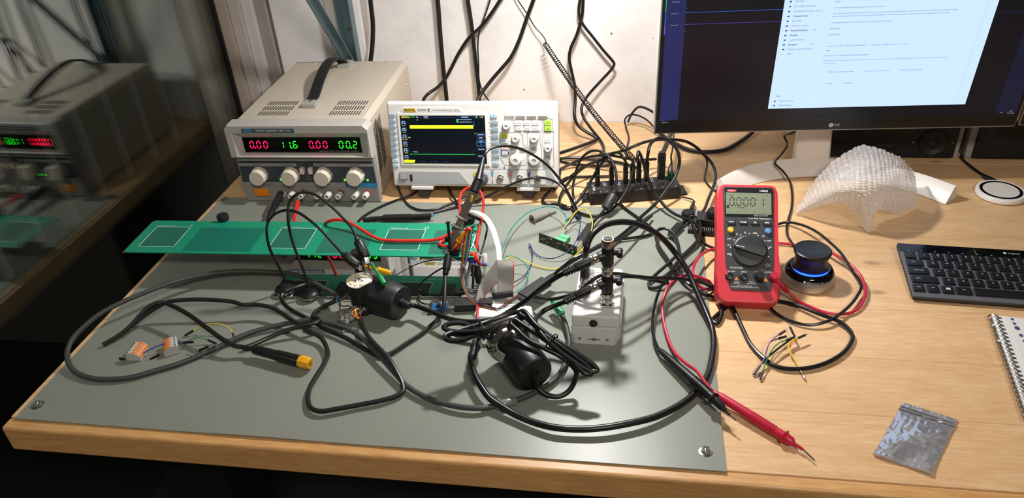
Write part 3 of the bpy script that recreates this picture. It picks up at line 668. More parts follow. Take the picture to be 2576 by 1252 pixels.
for s, z, mm in (('Hi Jim,', .2312, BT), ("I'm really thankful for this opportunity and I'm so interested.", .2214, BT), ("well, i called my university today and they told me that they can't accept any internship outside our country if the fee is less than 800 Euro, they told me also that", .2122, BT),
                 ('they could help with a 300 Euro if the fee is between 600 and 800 Euro, in the other side all things are good and i can start working with you in 1 march.', .2075, BT),
                 ("I'm looking forward to your reply about this, and thank you for your time.", .1972, BT), ('Kind regards,', .1875, BT), ('Assem BENALI', .1772, BT),
                 ('Le mar. 5 janv. 2021 a 14:42, Jim | Howler Audio <', .1577, BT), ('Suspect spam or fraud? Report this message to Indeed', .1412, BT),
                 ('By replying or using an indeedemail.com email address, you agree that this email will be processed and analyzed according to the Indeed Cookie Policy, Privacy Policy, and', .1325, BTL), ('Terms of Service.', .1275, BTL)):
    size = {.2122: .00288, .2075: .00288, .1325: .00282}.get(z, .0031)
    txt(s, size, mm, scn, FACE(-.0365, z, yT), 'LEFT')
txt('howleraudio_st7@indeedemail.com> a ecrit :', .0031, BTK, scn, FACE(.0345, .1577, yT), 'LEFT'); mflat(-.0345, -.0300, .1492, .1502, BTL, .0004)
for s, x in (('Thank you for this information.', -.0044), ('Thank you for your response.', .0530), ('Thank you for your reply.', .1064)): txt(s, .0034, BTK, scn, FACE(x, .1120, yT))
txt('<-  Reply', .0034, BT, scn, FACE(-.0200, .0910, yT)); txt('->  Forward', .0034, BT, scn, FACE(.0095, .0910, yT)); txt('>', .004, BTL, scn, FACE(.2035, .0600, yT))
txt('17:21', .0028, TW, scn, FACE(.2890, .0310, yM - .0004)); txt('05/01/2021', .0026, TW, scn, FACE(.2900, .0272, yM - .0004)); txt('ENG', .0026, TW, scn, FACE(.2745, .0285, yM - .0004))
LGM = mat('logo_silver', 'a8a8a4', .35, .5)
MB().lathe([(.0042, 0), (.0042, .0004)], 20, TR((-.0015, -.0032, .0112), rx=90)).build('logo_disc', LGM, mo); txt('LG', .0070, LGM, mo, FACE(.0085, .0112, -.0036), bold=.0002)
# stand: curved neck and arc foot (own coordinates, still parts of the monitor)
INV = MON.inverted()
STW = mat('stand_white', 'd8d3cc', .35)
nk = MB()
sec = [(-.034, .004), (-.030, -.004), (-.012, -.009), (.012, -.009), (.030, -.004), (.034, .004), (.030, .018), (-.030, .018)]
lv = [(.004, 1.372, 1.05), (.03, 1.378, 1.0), (.10, 1.392, .93), (.17, 1.400, .90), (.26, 1.380, .9)]
vv = [(.329 + a * s, y + b * s, z) for z, y, s in lv for a, b in sec]; ff = []
for i in range(len(lv) - 1):
    for k in range(8): a, b = i * 8 + k, i * 8 + (k + 1) % 8; ff.append((a, b, b + 8, a + 8))
ff += [tuple(range(7, -1, -1)), tuple(range(32, 40))]
nk.add(vv, ff).build('stand_neck', STW, mo, INV)
arc = smooth([V((.160, 1.278, 0)), V((.185, 1.308, 0)), V((.225, 1.338, 0)), V((.275, 1.358, 0)), V((.335, 1.368, 0)), V((.400, 1.360, 0)), V((.455, 1.340, 0)), V((.505, 1.308, 0)), V((.545, 1.268, 0))], 6)
vv, ff = [], []
for i, p in enumerate(arc):
    t = (arc[min(i + 1, len(arc) - 1)] - arc[max(i - 1, 0)]).normalized(); nn = V((-t.y, t.x, 0))
    for a, z in ((-.014, .0005), (.020, .0005), (.014, .024), (.008, .029), (.003, .027)): q = p + nn * a; vv.append((q.x, q.y, z))
for i in range(len(arc) - 1):
    for k in range(5): a, b = i * 5 + k, i * 5 + (k + 1) % 5; ff.append((a, b, b + 5, a + 5))
ff += [(4, 3, 2, 1, 0), tuple(len(vv) - 5 + k for k in range(5))]
MB().add(vv, ff).build('stand_foot', STW, mo, INV)
m2 = thing('computer_monitor', 'second monitor of which only the lower left corner shows at the right edge', 'monitor', TR(PY(2561, 313, 1.352), rx=4, rz=-3))
MB().bx(0, .50, .002, .04, 0, .34, .005).build('back_shell', MATS['monitor_white'], m2); MB().bx(-.0006, .5006, -.002, .005, -.001, .341, .0018).build('rim', MATS['monitor_rim_silver'], m2)
MB().bx(.002, .498, -.0032, .002, .0015, .338, .001).build('front_bezel', MATS['monitor_black'], m2)
gz = -PY(2561, 313, 1.352).z + .002
MB().bx(.20, .27, .01, .03, gz + .004, .02, .003).build('stand_neck', STW, m2); MB().bx(.12, .35, .0, .07, gz + .006, gz + .014, .003).build('stand_foot', STW, m2)
# ------------------------------------------------------------------ loudspeakers
SPB = mat('speaker_black', '101112', .55); SPC = mat('speaker_cone', '1b1a1a', .45); SPE = mat('speaker_edge_grey', '9a9894', .5); SPR = mat('speaker_surround', '161616', .6)
def speaker(label, x0, x1, drivers, port=None):
    s = thing('loudspeaker', label, 'loudspeaker', TR(((x0 + x1) / 2, 1.435, 0)), 'loudspeakers behind the monitor')
    h_ = (x1 - x0) / 2
    MB().bx(-h_, h_, .006, .15, .0005, .165, .004).build('cabinet', SPE, s)
    MB().bx(-h_ + .012, h_ - .010, 0, .01, .0035, .160, .003).build('baffle', SPB, s)
    for x, z, r in drivers:
        d = MB().lathe([(r, 0), (r, .003), (r * .93, .0045), (r * .86, .003)], 36, TR((x, .0005, z), rx=90), caps=False).build('surround', SPR, s)
        MB().lathe([(r * .88, .003), (r * .35, -.003)], 36, TR((x, .0, z), rx=90), caps=False).build('cone', SPC, d)
        MB().lathe([(r * .38, -.003), (r * .3, .001), (r * .15, .003), (r * .02, .0036)], 24, TR((x, 0, z), rx=90)).build('dust_cap', mat('dust_cap_brown', '2c2826', .35), d)
        for q in (-1, 1): MB().cyl(.0022, .001, TR((x + q * r * 1.35, 0, z), rx=90), 10).build('screw', DARKMETAL, d)
    if port: MB().lathe([(port[2], 0), (port[2] * .95, .001), (port[2] * .8, -.02)], 24, TR((port[0], 0, port[1]), rx=90), caps=False).build('port', SPR, s); txt('- -', .006, MATS['grey_print'], s, FACE(port[0] - .02, .066, -.0006))
    return s
speaker('black loudspeaker with a grey cabinet edge just right of the monitor stand neck', .362, .611, [(-.012, .085, .062), (.071, .036, .026)])
speaker('black loudspeaker behind the round charger at the right edge', .622, .87, [(.03, .11, .05)], (-.046, .026, .020))
# ------------------------------------------------------------------ keyboard
KBM = TR((.400, .968, .0055), rx=4.5, rz=-3.6)
kb = thing('keyboard', 'thin grey keyboard with black keys at the right edge of the desk', 'keyboard', KBM)
MB().bx(.003, .29, 0, .1286, -.0035, .0030, .0028, seg=3).build('base', mat('keyboard_underside', '2a2a2b', .5), kb)
MB().bx(.0035, .2895, .0006, .128, .0025, .0046, .0012).build('top_plate', mat('keyboard_grey_plate', '626368', .45, .2, noise_amt=.03), kb)
fs = MB().bx(.0035, .2895, .1068, .1282, .0030, .0050, .0012).build('function_strip', mat('gloss_black', '0a0a0b', .12, noise_amt=0), kb)
MB().bx(.03, .26, .1, .125, -.0075, -.003, .002).build('rear_foot', RUBBER, kb)
KEY = mat('key_black', '17181a', .32, noise_amt=.02); LEG = mat('key_legend', 'c4c8cc', .6, noise_amt=0)
def keyb(x, y, wd, s, ts=.0042, align='CENTER', ox=0.0, ht=.0158):
    o = MB().box(wd, ht, .0032, (0, 0, .0016), .0015).build('key', KEY, kb, TR((x, y, .0046)))
    if s: txt(s, ts, LEG, o, TR((ox, .0008, .0034)), align)
for i, s in enumerate(('~\n`', '!\n1', '@\n2', '#\n3', '$\n4', '%\n5', '^\n6', '&\n7', '*\n8', '(\n9', ')\n0', '_\n-', '+\n=')): keyb(.0163 + i * .0195, .0965, .0160, s, .0036)
keyb(.0175 + .0018, .0775, .0235, 'Tab', .0034, 'CENTER', -.002)
for i, s in enumerate('QWERTYUIOP[]'): keyb(.0445 + i * .0195, .0775, .0160, s)
keyb(.0210, .0578, .0285, 'Caps Lock', .0034)
for i, s in enumerate("ASDFGHJKL;'"): keyb(.0490 + i * .0195, .0578, .0160, s)
keyb(.0258, .0380, .0370, 'Shift', .0034, 'CENTER', -.009)
for i, s in enumerate('ZXCVBNM,./'): keyb(.0580 + i * .0195, .0380, .0160, s)
for s, x, wd in (('Ctrl', .0137, .0160), ('FN', .0330, .0160), ('', .0525, .0160), ('Alt', .0737, .0215)): keyb(x, .0178, wd, s, .0034)
MB().add([(-.0028, -.0022, 0), (-.0002, -.0024, 0), (-.0002, .0022, 0), (-.0028, .0019, 0), (.0002, -.0024, 0), (.0032, -.0027, 0), (.0032, .0026, 0), (.0002, .0022, 0)], [(0, 1, 2, 3), (4, 5, 6, 7)]).build('window_mark', LEG, kb, TR((.0525, .0185, .0081)))
keyb(.1395, .0178, .1040, '')
for i in range(5): keyb(.2035 + i * .0185, .0178, .0160, '', .0034)
for s, x in (('esc', .0170), ('*1', .0350), ('*2', .0545), ('*3', .0735), ('o4', .0930), ('o5', .1130), ('o6', .1330), ('-', .1520), ('+', .1720), ('>', .1900)): txt(s, .0030, LEG, fs, TR((x, .1105, .0051)))
txt('Logitech', .0048, LEG, fs, TR((.1580, .1180, .0051)), 'LEFT'); MB().lathe([(.0024, 0), (.0024, .0001)], 14, TR((.1535, .1180, .0050))).build('logo_disc', LEG, fs); MB().bx(.1118, .1126, .112, .121, .0049, .00515).build('status_light', em('amber_light', '7a6a20', .3), fs)
# ------------------------------------------------------------------ 3D mouse
sm = thing('knob_mouse', 'black knob controller with a glowing blue ring on a brushed steel base', 'controller', TR((.2665, 1.0135, 0)))
MB().lathe([(.0375, .0005), (.0395, .002), (.0390, .010), (.0365, .0165), (.034, .0165)], 56).build('steel_base', mat('brushed_steel', 'b4b1aa', .36, .75, noise_amt=.15, noise_scale=90), sm)
MB().lathe([(.0362, .0160), (.0352, .0195), (.0325, .0238), (.0285, .0255), (.025, .0258)], 56).build('black_collar', mat('piano_black', '08080a', .12, noise_amt=0), sm)
BLU = mat('blue_ring_glow', '2050ff', .4, emit='1038ff', es=7.0)
rg = MB(); pr = []
for k in range(41):
    a = math.radians(-90 - 62 + k * 124 / 40 - 6); pr.append(V((.0278 * math.cos(a), .0278 * math.sin(a), .0262)))
rg.tube(pr, [.0003 + .0011 * math.sin(math.pi * k / 40) ** .6 for k in range(41)], 8).build('light_ring', BLU, sm)
MB().lathe([(.0262, .0256), (.0245, .0300), (.0232, .0360), (.0238, .0425), (.0262, .0485), (.0272, .0520), (.0268, .0545), (.0250, .0555), (.020, .0540), (.010, .0522), (.001, .0518)], 56).build('cap', mat('soft_black_cap', '141415', .38, noise_amt=.02), sm)
for i, ch in enumerate('3Dconnexion'):
    a = math.radians(-90 - 14 + i * 3.6); r_ = .0362
    txt(ch, .0038, LEG, sm, TR((r_ * math.cos(a), r_ * math.sin(a), .0185), rz=math.degrees(a) + 90) @ MX.Rotation(math.radians(68), 4, 'X'))
a = math.radians(-110); MB().lathe([(.0018, 0), (.0018, .0002)], 12, TR((.0358 * math.cos(a), .0358 * math.sin(a), .0185), rz=-20) @ MX.Rotation(math.radians(68), 4, 'X')).build('logo_disc', LEG, sm)
# ------------------------------------------------------------------ round charger
qi = thing('charging_pad', 'round white charging pad with a black ring and its cable', 'charger', TR((.6355, 1.2975, 0)))
MB().lathe([(.0375, .0005), (.0390, .002), (.0390, .0085), (.0380, .0098), (.034, .0100)], 48).build('body', WHITE, qi)
MB().lathe([(.0335, .0099), (.0335, .0104), (.0285, .0104), (.0285, .0099)], 48, caps=False).build('ring', mat('ring_black', '0a0c14', .2), qi)
MB().lathe([(.0284, .0099), (.0284, .0103), (.001, .0104)], 48).build('top_disc', mat('pad_white', 'cfcac2', .5), qi)
MB().cyl(.0012, .001, TR((.006, -.0388, .005), rx=90), 8).build('status_light', mat('pale_red_light', 'ff6060', .5, emit='ff3030', es=.8), qi)
q = smooth([P(2417, 392, .004), P(2424, 402, .003), P(2438, 415, .003), P(2464, 434, .003), P(2484, 445, .004)], 6)
MB().tube(q, .0022, 9).build('power_cable', CABLE, qi, TR((.6355, 1.2975, 0)).inverted())
MB().box(.0095, .022, .006, TR(P(2490, 450, .0045), rz=30), .0015).build('plug', BLACK, qi, TR((.6355, 1.2975, 0)).inverted())
# ------------------------------------------------------------------ spiral notebook
NBM = TR((.4975, .9352, 0), rz=-8.0)
nb_ = thing('spiral_notebook', 'white lined wire bound notebook at the lower right corner of the desk', 'notebook', NBM)
PAPER = mat('paper_white', 'dad8d4', .7, noise_amt=.02)
MB().bx(.001, .150, -.215, 0, .0008, .0022, .0004).build('cover', mat('cover_blue', '3d5066', .5), nb_)
for k in range(4): MB().bx(.001 + k * .0006, .1495 - k * .0004, -.2140 - k * .0003, -.0006, .0023 + k * .0011, .0033 + k * .0011, .0002).build('paper_block', PAPER, nb_)
MB().bx(.0025, .149, -.2135, -.0008, .0068, .0070).build('top_sheet', PAPER, nb_)
for k in range(24): MB().bx(.0205, .149, -.012 - k * .0085, -.0117 - k * .0085, .00701, .0071).build('ruled_line', mat('rule_blue', 'b9c2cc', .7, noise_amt=0), nb_)
MB().bx(.0200, .0203, -.2135, -.0008, .00702, .0071).build('margin_line', MATS['rule_blue'], nb_)
holem = mat('hole_cover_blue', '3a4450', .8); hl = None  # tone of the dark cover seen through the punched holes
for k in range(24):
    y = -.006 - k * .0086
    M_ = TR((.0085, y, .00705))
    if hl is None: hl = MB().box(.0052, .0040, .0002, None).build('punched_hole', holem, nb_, M_)
    else: inst(hl, 'punched_hole', nb_, M_)
for k, (x, y, r) in enumerate(((.0245, -.006, .0022), (.0250, -.0155, .0022), (.0262, -.0255, .0034), (.0275, -.041, .0026), (.0288, -.053, .0022), (.030, -.066, .0022))):
    MB().lathe([(r, 0), (r, .0002)], 16, TR((x, y, .00703), s=(1, 1.3, 1))).build('binder_hole', mat('binder_hole_blue', '35506c', .7), nb_)  # flat blue discs drawn as torn binder holes over the dark cover
lp_ = None
for k in range(24):
    y = -.006 - k * .0086; pp = []
    for t in range(15):
        a = math.radians(35 + t * 20); pp.append(V((.0010 + .0066 * math.cos(a), 0, .0056 + .0050 * math.sin(a))))
    pp = [V((.0085, 0, .0068))] + pp
    for dy in (-.0011, .0011):
        M_ = TR((0, y + dy, .0))
        if lp_ is None: lp_ = MB().tube(pp, .0006, 6).build('wire_loop', STEEL, nb_, M_)
        else: inst(lp_, 'wire_loop', nb_, M_)
for (x, y) in ((-.004, -.022), (-.0035, -.055), (.0, -.145)): MB().add([(x, y, .004), (x + .006, y + .004, .0065), (x + .007, y - .003, .0068), (x + .003, y - .006, .005)], [(0, 1, 2, 3)]).build('paper_scrap', PAPER, nb_)
# ------------------------------------------------------------------ antistatic bag
def bagm():
    m = mat('metallised_film', 'b4b5ba', .10, .6, noise_amt=.2, noise_scale=40)
    nt = m.node_tree; b = nt.nodes['Principled BSDF']; tc = nt.nodes.new('ShaderNodeTexCoord')
    n = nt.nodes.new('ShaderNodeTexNoise'); n.inputs['Scale'].default_value = 30; n.inputs['Detail'].default_value = 3; n.inputs['Distortion'].default_value = 1.2
    bp = nt.nodes.new('ShaderNodeBump'); bp.inputs['Strength'].default_value = .55; bp.inputs['Distance'].default_value = .003
    nt.links.new(tc.outputs['Object'], n.inputs['Vector']); nt.links.new(n.outputs['Fac'], bp.inputs['Height']); nt.links.new(bp.outputs[0], b.inputs['Normal'])
    return m
A_, B_, C_, D_ = V((.3364, .7536, 0)), V((.3917, .7287, 0)), V((.3373, .640, 0)), V((.2817, .663, 0))
def bagz(u, v):
    e = min(u, 1 - u, (v - .16) if v > .16 else 0, 1 - v) / .3
    z = .0015 + .0058 * max(0, min(1, e)) * (1 + .6 * noise.noise(V((u * 3.1, v * 3.1, 2.0)))) + .0012 * abs(noise.noise(V((u * 8, v * 8, 5.0))))
    if abs(v - .10) < .012 or abs(v - .145) < .012: z += .0010
    if v > .97: z += .0006
    if v > .8: z += .008 * (v - .8) * (1 + math.sin(u * 9))
    return z
N_ = 56; vv, ff = [], []
for sgn in (1, 0):
    for j in range(N_ + 1):
        for i in range(N_ + 1):
            u, v = i / N_, j / N_; p = (A_ * (1 - u) + B_ * u) * (1 - v) + (D_ * (1 - u) + C_ * u) * v
            z = bagz(u, v) if sgn else max(.0006, bagz(u, v) * .08 + .0004)
            vv.append((p.x, p.y, z))
K_ = (N_ + 1) ** 2
for j in range(N_):
    for i in range(N_): a = j * (N_ + 1) + i; ff += [(a, a + N_ + 1, a + N_ + 2, a + 1), (K_ + a, K_ + a + 1, K_ + a + N_ + 2, K_ + a + N_ + 1)]
ringb = [i for i in range(N_ + 1)] + [j * (N_ + 1) + N_ for j in range(1, N_ + 1)] + [N_ * (N_ + 1) + i for i in range(N_ - 1, -1, -1)] + [j * (N_ + 1) for j in range(N_ - 1, 0, -1)]
for k in range(len(ringb)): a, b = ringb[k], ringb[(k + 1) % len(ringb)]; ff.append((a, b, K_ + b, K_ + a))
bag = tag(MB().add(vv, ff).build('antistatic_bag', bagm(), sharp=60), 'crumpled silvery zip bag lying on the desk in front of the keyboard', 'bag')
for v_ in (.10, .145): MB().tube([(A_ * (1 - u) + B_ * u) * (1 - v_) + (D_ * (1 - u) + C_ * u) * v_ + V((0, 0, bagz(u, v_) + .0003)) for u in [i / 20 for i in range(21)]], .0008, 6).build('zip_strip', mat('clear_zip_strip', 'a8a8ac', .15, .8), bag)
# ------------------------------------------------------------------ bubble wrap
rows = [[(2000, 538, .002), (2045, 462, .025), (2095, 408, .06), (2140, 378, .08), (2168, 367, .09), (2215, 376, .09), (2262, 398, .075), (2298, 430, .05)],
        [(2003, 538, .003), (2052, 488, .05), (2105, 448, .085), (2148, 428, .1), (2182, 420, .105), (2225, 422, .1), (2268, 435, .085), (2303, 465, .05)],
        [(2007, 537, .004), (2057, 508, .045), (2110, 482, .075), (2150, 475, .085), (2186, 478, .085), (2225, 478, .08), (2268, 488, .06), (2307, 500, .03)],
        [(2011, 537, .003), (2060, 521, .03), (2108, 508, .045), (2148, 532, .03), (2184, 584, .003), (2205, 530, .02), (2262, 537, .006), (2306, 518, .004)]]
R0 = [smooth([P(*p) for p in r], 24) for r in rows]; cols = [smooth([R0[j][i] for j in range(4)], 44) for i in range(len(R0[0]))]
nu, nv = len(cols), len(cols[0]); vv, ff = [], []
PB = .0086; ARC = [0.0]; IDX = {}
for i in range(1, nu): ARC.append(ARC[-1] + (cols[i][nv // 2] - cols[i - 1][nv // 2]).length)
CL = [sum((c[j + 1] - c[j]).length for j in range(nv - 1)) for c in cols]
for i in range(nu): IDX.setdefault(int(ARC[i] / PB), i + 3)
for i in range(nu):
    for j in range(nv):
        p = cols[i][j]; a = cols[min(i + 1, nu - 1)][j] - cols[max(i - 1, 0)][j]; b = cols[i][min(j + 1, nv - 1)] - cols[i][max(j - 1, 0)]
        n_ = a.cross(b); n_ = n_.normalized() if n_.length > 1e-12 else V((0, 0, 1))
        if n_.z < 0: n_ = -n_
        st = int(ARC[i] / PB); nb_c = max(1, round(CL[min(nu - 1, IDX[st])] / (PB * 1.05)))
        sv = j / (nv - 1) * nb_c + (.5 if st % 2 else 0)
        du, dv = ARC[i] / PB % 1 - .5, sv % 1 - .5; d2 = (du * du + dv * dv) / .2
        vv.append(p + n_ * (.0024 * math.sqrt(max(0, min(1, (1 - d2) * 1.9))) * (.75 + .5 * noise.noise(p * 140)) + .0016 * noise.noise(p * 60)))
for i in range(nu - 1):
    for j in range(nv - 1): a = i * nv + j; ff.append((a, a + nv, a + nv + 1, a + 1))
def wrapm():
    m = bpy.data.materials.new('bubble_film'); m.use_nodes = True; nt = m.node_tree; b = nt.nodes['Principled BSDF']; out = nt.nodes['Material Output']
    b.inputs['Base Color'].default_value = (.86, .85, .84, 1); b.inputs['Roughness'].default_value = .10; b.inputs['Specular IOR Level'].default_value = .9; b.inputs['Coat Weight'].default_value = .5; b.inputs['Coat Roughness'].default_value = .08
    tr = nt.nodes.new('ShaderNodeBsdfTranslucent'); tr.inputs[0].default_value = (.85, .84, .83, 1)
    tp = nt.nodes.new('ShaderNodeBsdfTransparent'); tp.inputs[0].default_value = (.95, .95, .95, 1)
    m1 = nt.nodes.new('ShaderNodeMixShader'); m1.inputs[0].default_value = .40; m2_ = nt.nodes.new('ShaderNodeMixShader'); m2_.inputs[0].default_value = .36
    nt.links.new(b.outputs[0], m1.inputs[1]); nt.links.new(tr.outputs[0], m1.inputs[2]); nt.links.new(m1.outputs[0], m2_.inputs[1]); nt.links.new(tp.outputs[0], m2_.inputs[2]); nt.links.new(m2_.outputs[0], out.inputs[0])
    return m
bw = MB().add(vv, ff).build('bubble_wrap', wrapm(), sharp=80)
tag(bw, 'draped sheet of clear bubble wrap in front of the monitor stand', 'bubble wrap')
# ------------------------------------------------------------------ multimeter
DMM = TR((.1664, .9149, .026), rx=-51.4, rz=-.4)
dm = thing('multimeter', 'red and black digital multimeter reading 0.0001 propped up on its stand', 'multimeter', DMM)
REDH = mat('red_holster', 'c22a38', .45, noise_amt=.03); FACEB = mat('meter_face', '2f3133', .5, noise_amt=.03)
hol = [(-.0330, -.002), (.0330, -.002), (.0415, .004), (.0450, .014), (.0450, .045), (.0430, .075), (.0428, .110), (.0436, .150), (.0440, .172), (.0405, .180), (.0330, .1825), (-.0330, .1825), (-.0405, .180), (-.0445, .172), (-.0446, .150), (-.0440, .110), (-.0438, .075), (-.0450, .045), (-.0450, .014), (-.0415, .004)]
MB().prism(hol, .032, TR((0, .032, 0), rx=90), .005).build('holster', REDH, dm, sharp=30)
fc = [(-.0255, .0195), (-.0230, .0165), (.0280, .0165), (.0315, .0200), (.0355, .060), (.0362, .102), (.0378, .172), (.0355, .1765), (-.0330, .1765), (-.0358, .173), (-.0335, .102), (-.0320, .060)]
face = MB().prism(fc, .0025, TR((0, .0008, 0), rx=90), .0008).build('front_face', FACEB, dm)
lf = MB().prism([(-.0325, .1290), (.0350, .1290), (.0358, .1745), (-.0335, .1745)], .0012, TR((0, -.0016, 0), rx=90), .0006).build('lens_frame', mat('lens_black', '191a1b', .3), dm)
lcd = MB().bx(-.0312, .0335, -.0036, -.002, .1322, .1662).build('lcd', mat('lcd_olive', '77806a', .3, noise_amt=.02), dm)
LCK = mat('lcd_ink', '14160f', .6, noise_amt=0); dg_ = MB()
for i, ch in enumerate('00001'):
    x = -.0260 + i * .0100 + (.0020 if i == 4 else 0); digit(dg_, ch, x, .1455, .0060, .0125, .0013, .03)
dg_.bx(-.0182, -.0170, .1450, .1462, 0, .0002)
dg_.build('digits', LCK, lcd, TR((0, -.0038, 0), rx=90))
for s, x, z, t in (('DC', -.0235, .1615, .0035), ('V', .0275, .1618, .0035), ('AUTO', -.0094, .1422, .0030)): txt(s, t, LCK, lcd, FACE(x, z, -.0038))
MB().bx(-.0305, -.0270, -.0039, -.0037, .1415, .1460).build('symbol', LCK, lcd)
for k in range(5): MB().bx(-.0262 + k * .0118, -.0256 + k * .0118, -.0039, -.0037, .1345, .1360).build('scale_tick', LCK, lcd)
MB().bx(-.0300, -.0162, -.0035, -.0027, .1672, .1712, .0008).build('brand_plate', mat('brand_red', 'b82030', .4), lf); txt('UNI-T', .0036, WHITEP, lf, FACE(-.0231, .1692, -.0037))
txt('UT61E', .0042, WHITEP, lf, FACE(.0230, .1697, -.0030), bold=.0001); txt('22000 Counts 500W', .0024, WHITEP, lf, FACE(.0185, .1307, -.0030)); txt('True RMS Multimeters', .0034, WHITEP, face, FACE(.0165, .1265, -.0020))
for s, x in (('HOLD', -.0238), ('RANGE', -.0066), ('REL', .0100), ('PEAK', .0269)):
    k_ = MB().bx(x - .0060, x + .0060, -.0042, 0, .1165, .1222, .001).build('button', mat('button_dark', '242628', .45), dm); txt(s, .0028, WHITEP, k_, FACE(x, .1194, -.0044), bold=.00008)
for x, c_, n_ in ((-.0247, 'd8b83a', 'yellow_button'), (.0280, '5a8cc0', 'blue_button')): MB().lathe([(.0046, 0), (.0046, .0035), (.0036, .0048), (.001, .0050)], 24, TR((x, -.0010, .1068), rx=90)).build(n_, mat(n_, c_, .4), dm)
DC = V((.0020, 0, .0757))
dial = MB().lathe([(.0248, 0), (.0245, .0030), (.0225, .0046), (.021, .0048)], 48, TR((DC.x, -.0014, DC.z), rx=90)).build('dial', mat('dial_dark', '2a2c2d', .42), dm)
MB().lathe([(.0250, .0), (.0250, .0016), (.0246, .0016)], 48, TR((DC.x, -.0014, DC.z), rx=90), caps=False).build('dial_rim', BLACK, dial)
gt_ = TR((DC.x, -.0055, DC.z), rx=90) @ MX.Rotation(math.radians(-12), 4, 'Z')
MB().prism([(-.0235, -.0010), (-.0200, -.0028), (.0060, -.0052), (.0200, -.0062), (.0225, 0), (.0200, .0062), (.0060, .0052), (-.0200, .0028), (-.0235, .0010)], .0075, gt_, .0014).build('grip', mat('dial_grip', '323435', .45), dial)
MB().bx(-.021, -.009, -.0004, .0004, .0074, .0078, 0, gt_).build('pointer_line', WHITEP, dial)
for s, x, z, t in (('OFF', -.0265, .0700, .0036), ('V=', -.0270, .0835, .0036), ('mV=', -.0262, .0935, .0034), ('O', -.0155, .1010, .0034), ('-||-', -.0040, .1040, .0032), ('Hz%', .0100, .1035, .0034), ('uA', .0215, .0995, .0032), ('mA=', .0295, .0925, .0034), ('A=', .0310, .0825, .0034)): txt(s, t, WHITEP, face, FACE(x, z, -.0020), bold=.00006)
for k in range(9):
    a = math.radians(196 - k * 26.5); MB().lathe([(.0009, 0), (.0009, .0003)], 8, TR((DC.x + .0272 * math.cos(a), -.0017, DC.z + .0272 * math.sin(a)), rx=90)).build('mark', WHITEP, face)
txt('CE', .0062, WHITEP, face, FACE(.0275, .0550, -.0020)); txt('RS232C(USB)', .0032, WHITEP, face, FACE(-.0165, .0495, -.0020)); txt('10A MAX', .0028, WHITEP, face, FACE(-.0240, .0438, -.0020)); txt('mAuA', .0030, WHITEP, face, FACE(-.0065, .0438, -.0020))
OR = mat('orange_print', 'd08030', .6, noise_amt=0)
txt('COM', .0030, OR, face, FACE(.0125, .0442, -.0020)); txt('-||-VOHz', .0030, WHITEP, face, FACE(.0280, .0446, -.0020))
for x in (-.0167, .0240): MB().add([(-.003, -.002, 0), (.003, -.002, 0), (0, .0032, 0)], [(0, 1, 2)]).build('warning_mark', OR, face, FACE(x, .0330, -.0019))
for s, x, z in (('FUSED', -.0165, .0282), ('250V MAX', -.0165, .0262), ('FUSED', .0035, .0292), ('250V 1A MAX', .0035, .0268), ('EACH 10sec MAX 15min', -.0060, .0226)): txt(s, .0020, WHITEP, face, FACE(x, z, -.0020))
for x0, x1 in ((-.0245, .0145),): MB().bx(x0, x1, -.0020, -.0018, .0207, .0211).build('bracket_line', WHITEP, face)
for x in (-.0268, -.0069, .0138, .0334):
    j_ = MB().lathe([(.0055, 0), (.0055, .0028), (.0045, .0034), (.0036, .0030), (.0034, 0)], 24, TR((x, -.0014, .0358), rx=90), caps=False).build('jack', BLACK, dm); MB().lathe([(.0024, 0), (.0024, .002), (.0016, .002), (.0015, 0)], 14, TR((x, -.0014, .0358), rx=90), caps=False).build('contact', DARKMETAL, j_)
MB().bx(-.030, .030, .030, .034, .035, .14, .002).build('battery_door', FACEB, dm)
ang = MB().bx(-.022, .022, -.003, .003, -.080, 0, .002).build('kick_stand', REDH, dm, TR((0, .034, .135), rx=0) @ MX.Rotation(math.radians(52), 4, 'X'))
# ------------------------------------------------------------------ bench objects
def seg(mb, a, b, wd, ht, bev=.0008, up=(0, 0, 1)):       # box that runs from a to b
    a, b = V(a), V(b); L = (b - a).length
    return mb.box(wd, ht, L, frame(a, b, up) @ MX.Translation((0, 0, L / 2)), bev)
def rod(mb, a, b, prof, n=16):                            # lathe along a-b, profile of (fraction, radius)
    a, b = V(a), V(b); L = (b - a).length
    return mb.lathe([(r, t * L) for t, r in prof], n, frame(a, b))
MIRROR = mat('mirror_polish', 'd6d8d8', .03, 1.0, noise_amt=0)
pm = TR((-.5522, .9018, MZ + .0031), rx=-.8, rz=4.1)
pl_ = tag(MB().bx(0, .298, 0, .21, 0, .0016, 0, pm).build('mirror_plate', MIRROR), 'mirror polished steel plate lying under the long green circuit board', 'plate')
# long green sensor board
PCB = TR((-.8125, .9345, .0575), rz=2.03, s=(.9915, .9915, 1))
GR = mat('green_solder_mask', '0d8a68', .38, noise_amt=.05, coat=.25); GRD = mat('dark_green_solder_mask', '1b6654', .4, noise_amt=.05, coat=.2); GRM = mat('deep_green_solder_mask', '0a6a58', .4, noise_amt=.05)
SILK = mat('white_silkscreen', 'd5dcd6', .6, noise_amt=0)
pcb = thing('sensor_circuit_board', 'long green circuit board with white square outlines raised above the bench mat', 'circuit board', PCB)
MB().prism([(.004, 0), (.580, 0), (.580, .100), (.004, .100), (0, .096), (0, .004)], .0016, None).build('board', GR, pcb)
for x0, x1 in ((.099, .2145), (.324, .4055), (.506, .530)): MB().bx(x0, x1, .006, .078, .0016, .00168).build('copper_field', GRM if x0 < .2 else GRD, pcb); MB().bx(x0, x1, .006, .078, -.0001, 0).build('copper_field', mat('underside_black_green', '0a2f26', .35), pcb)
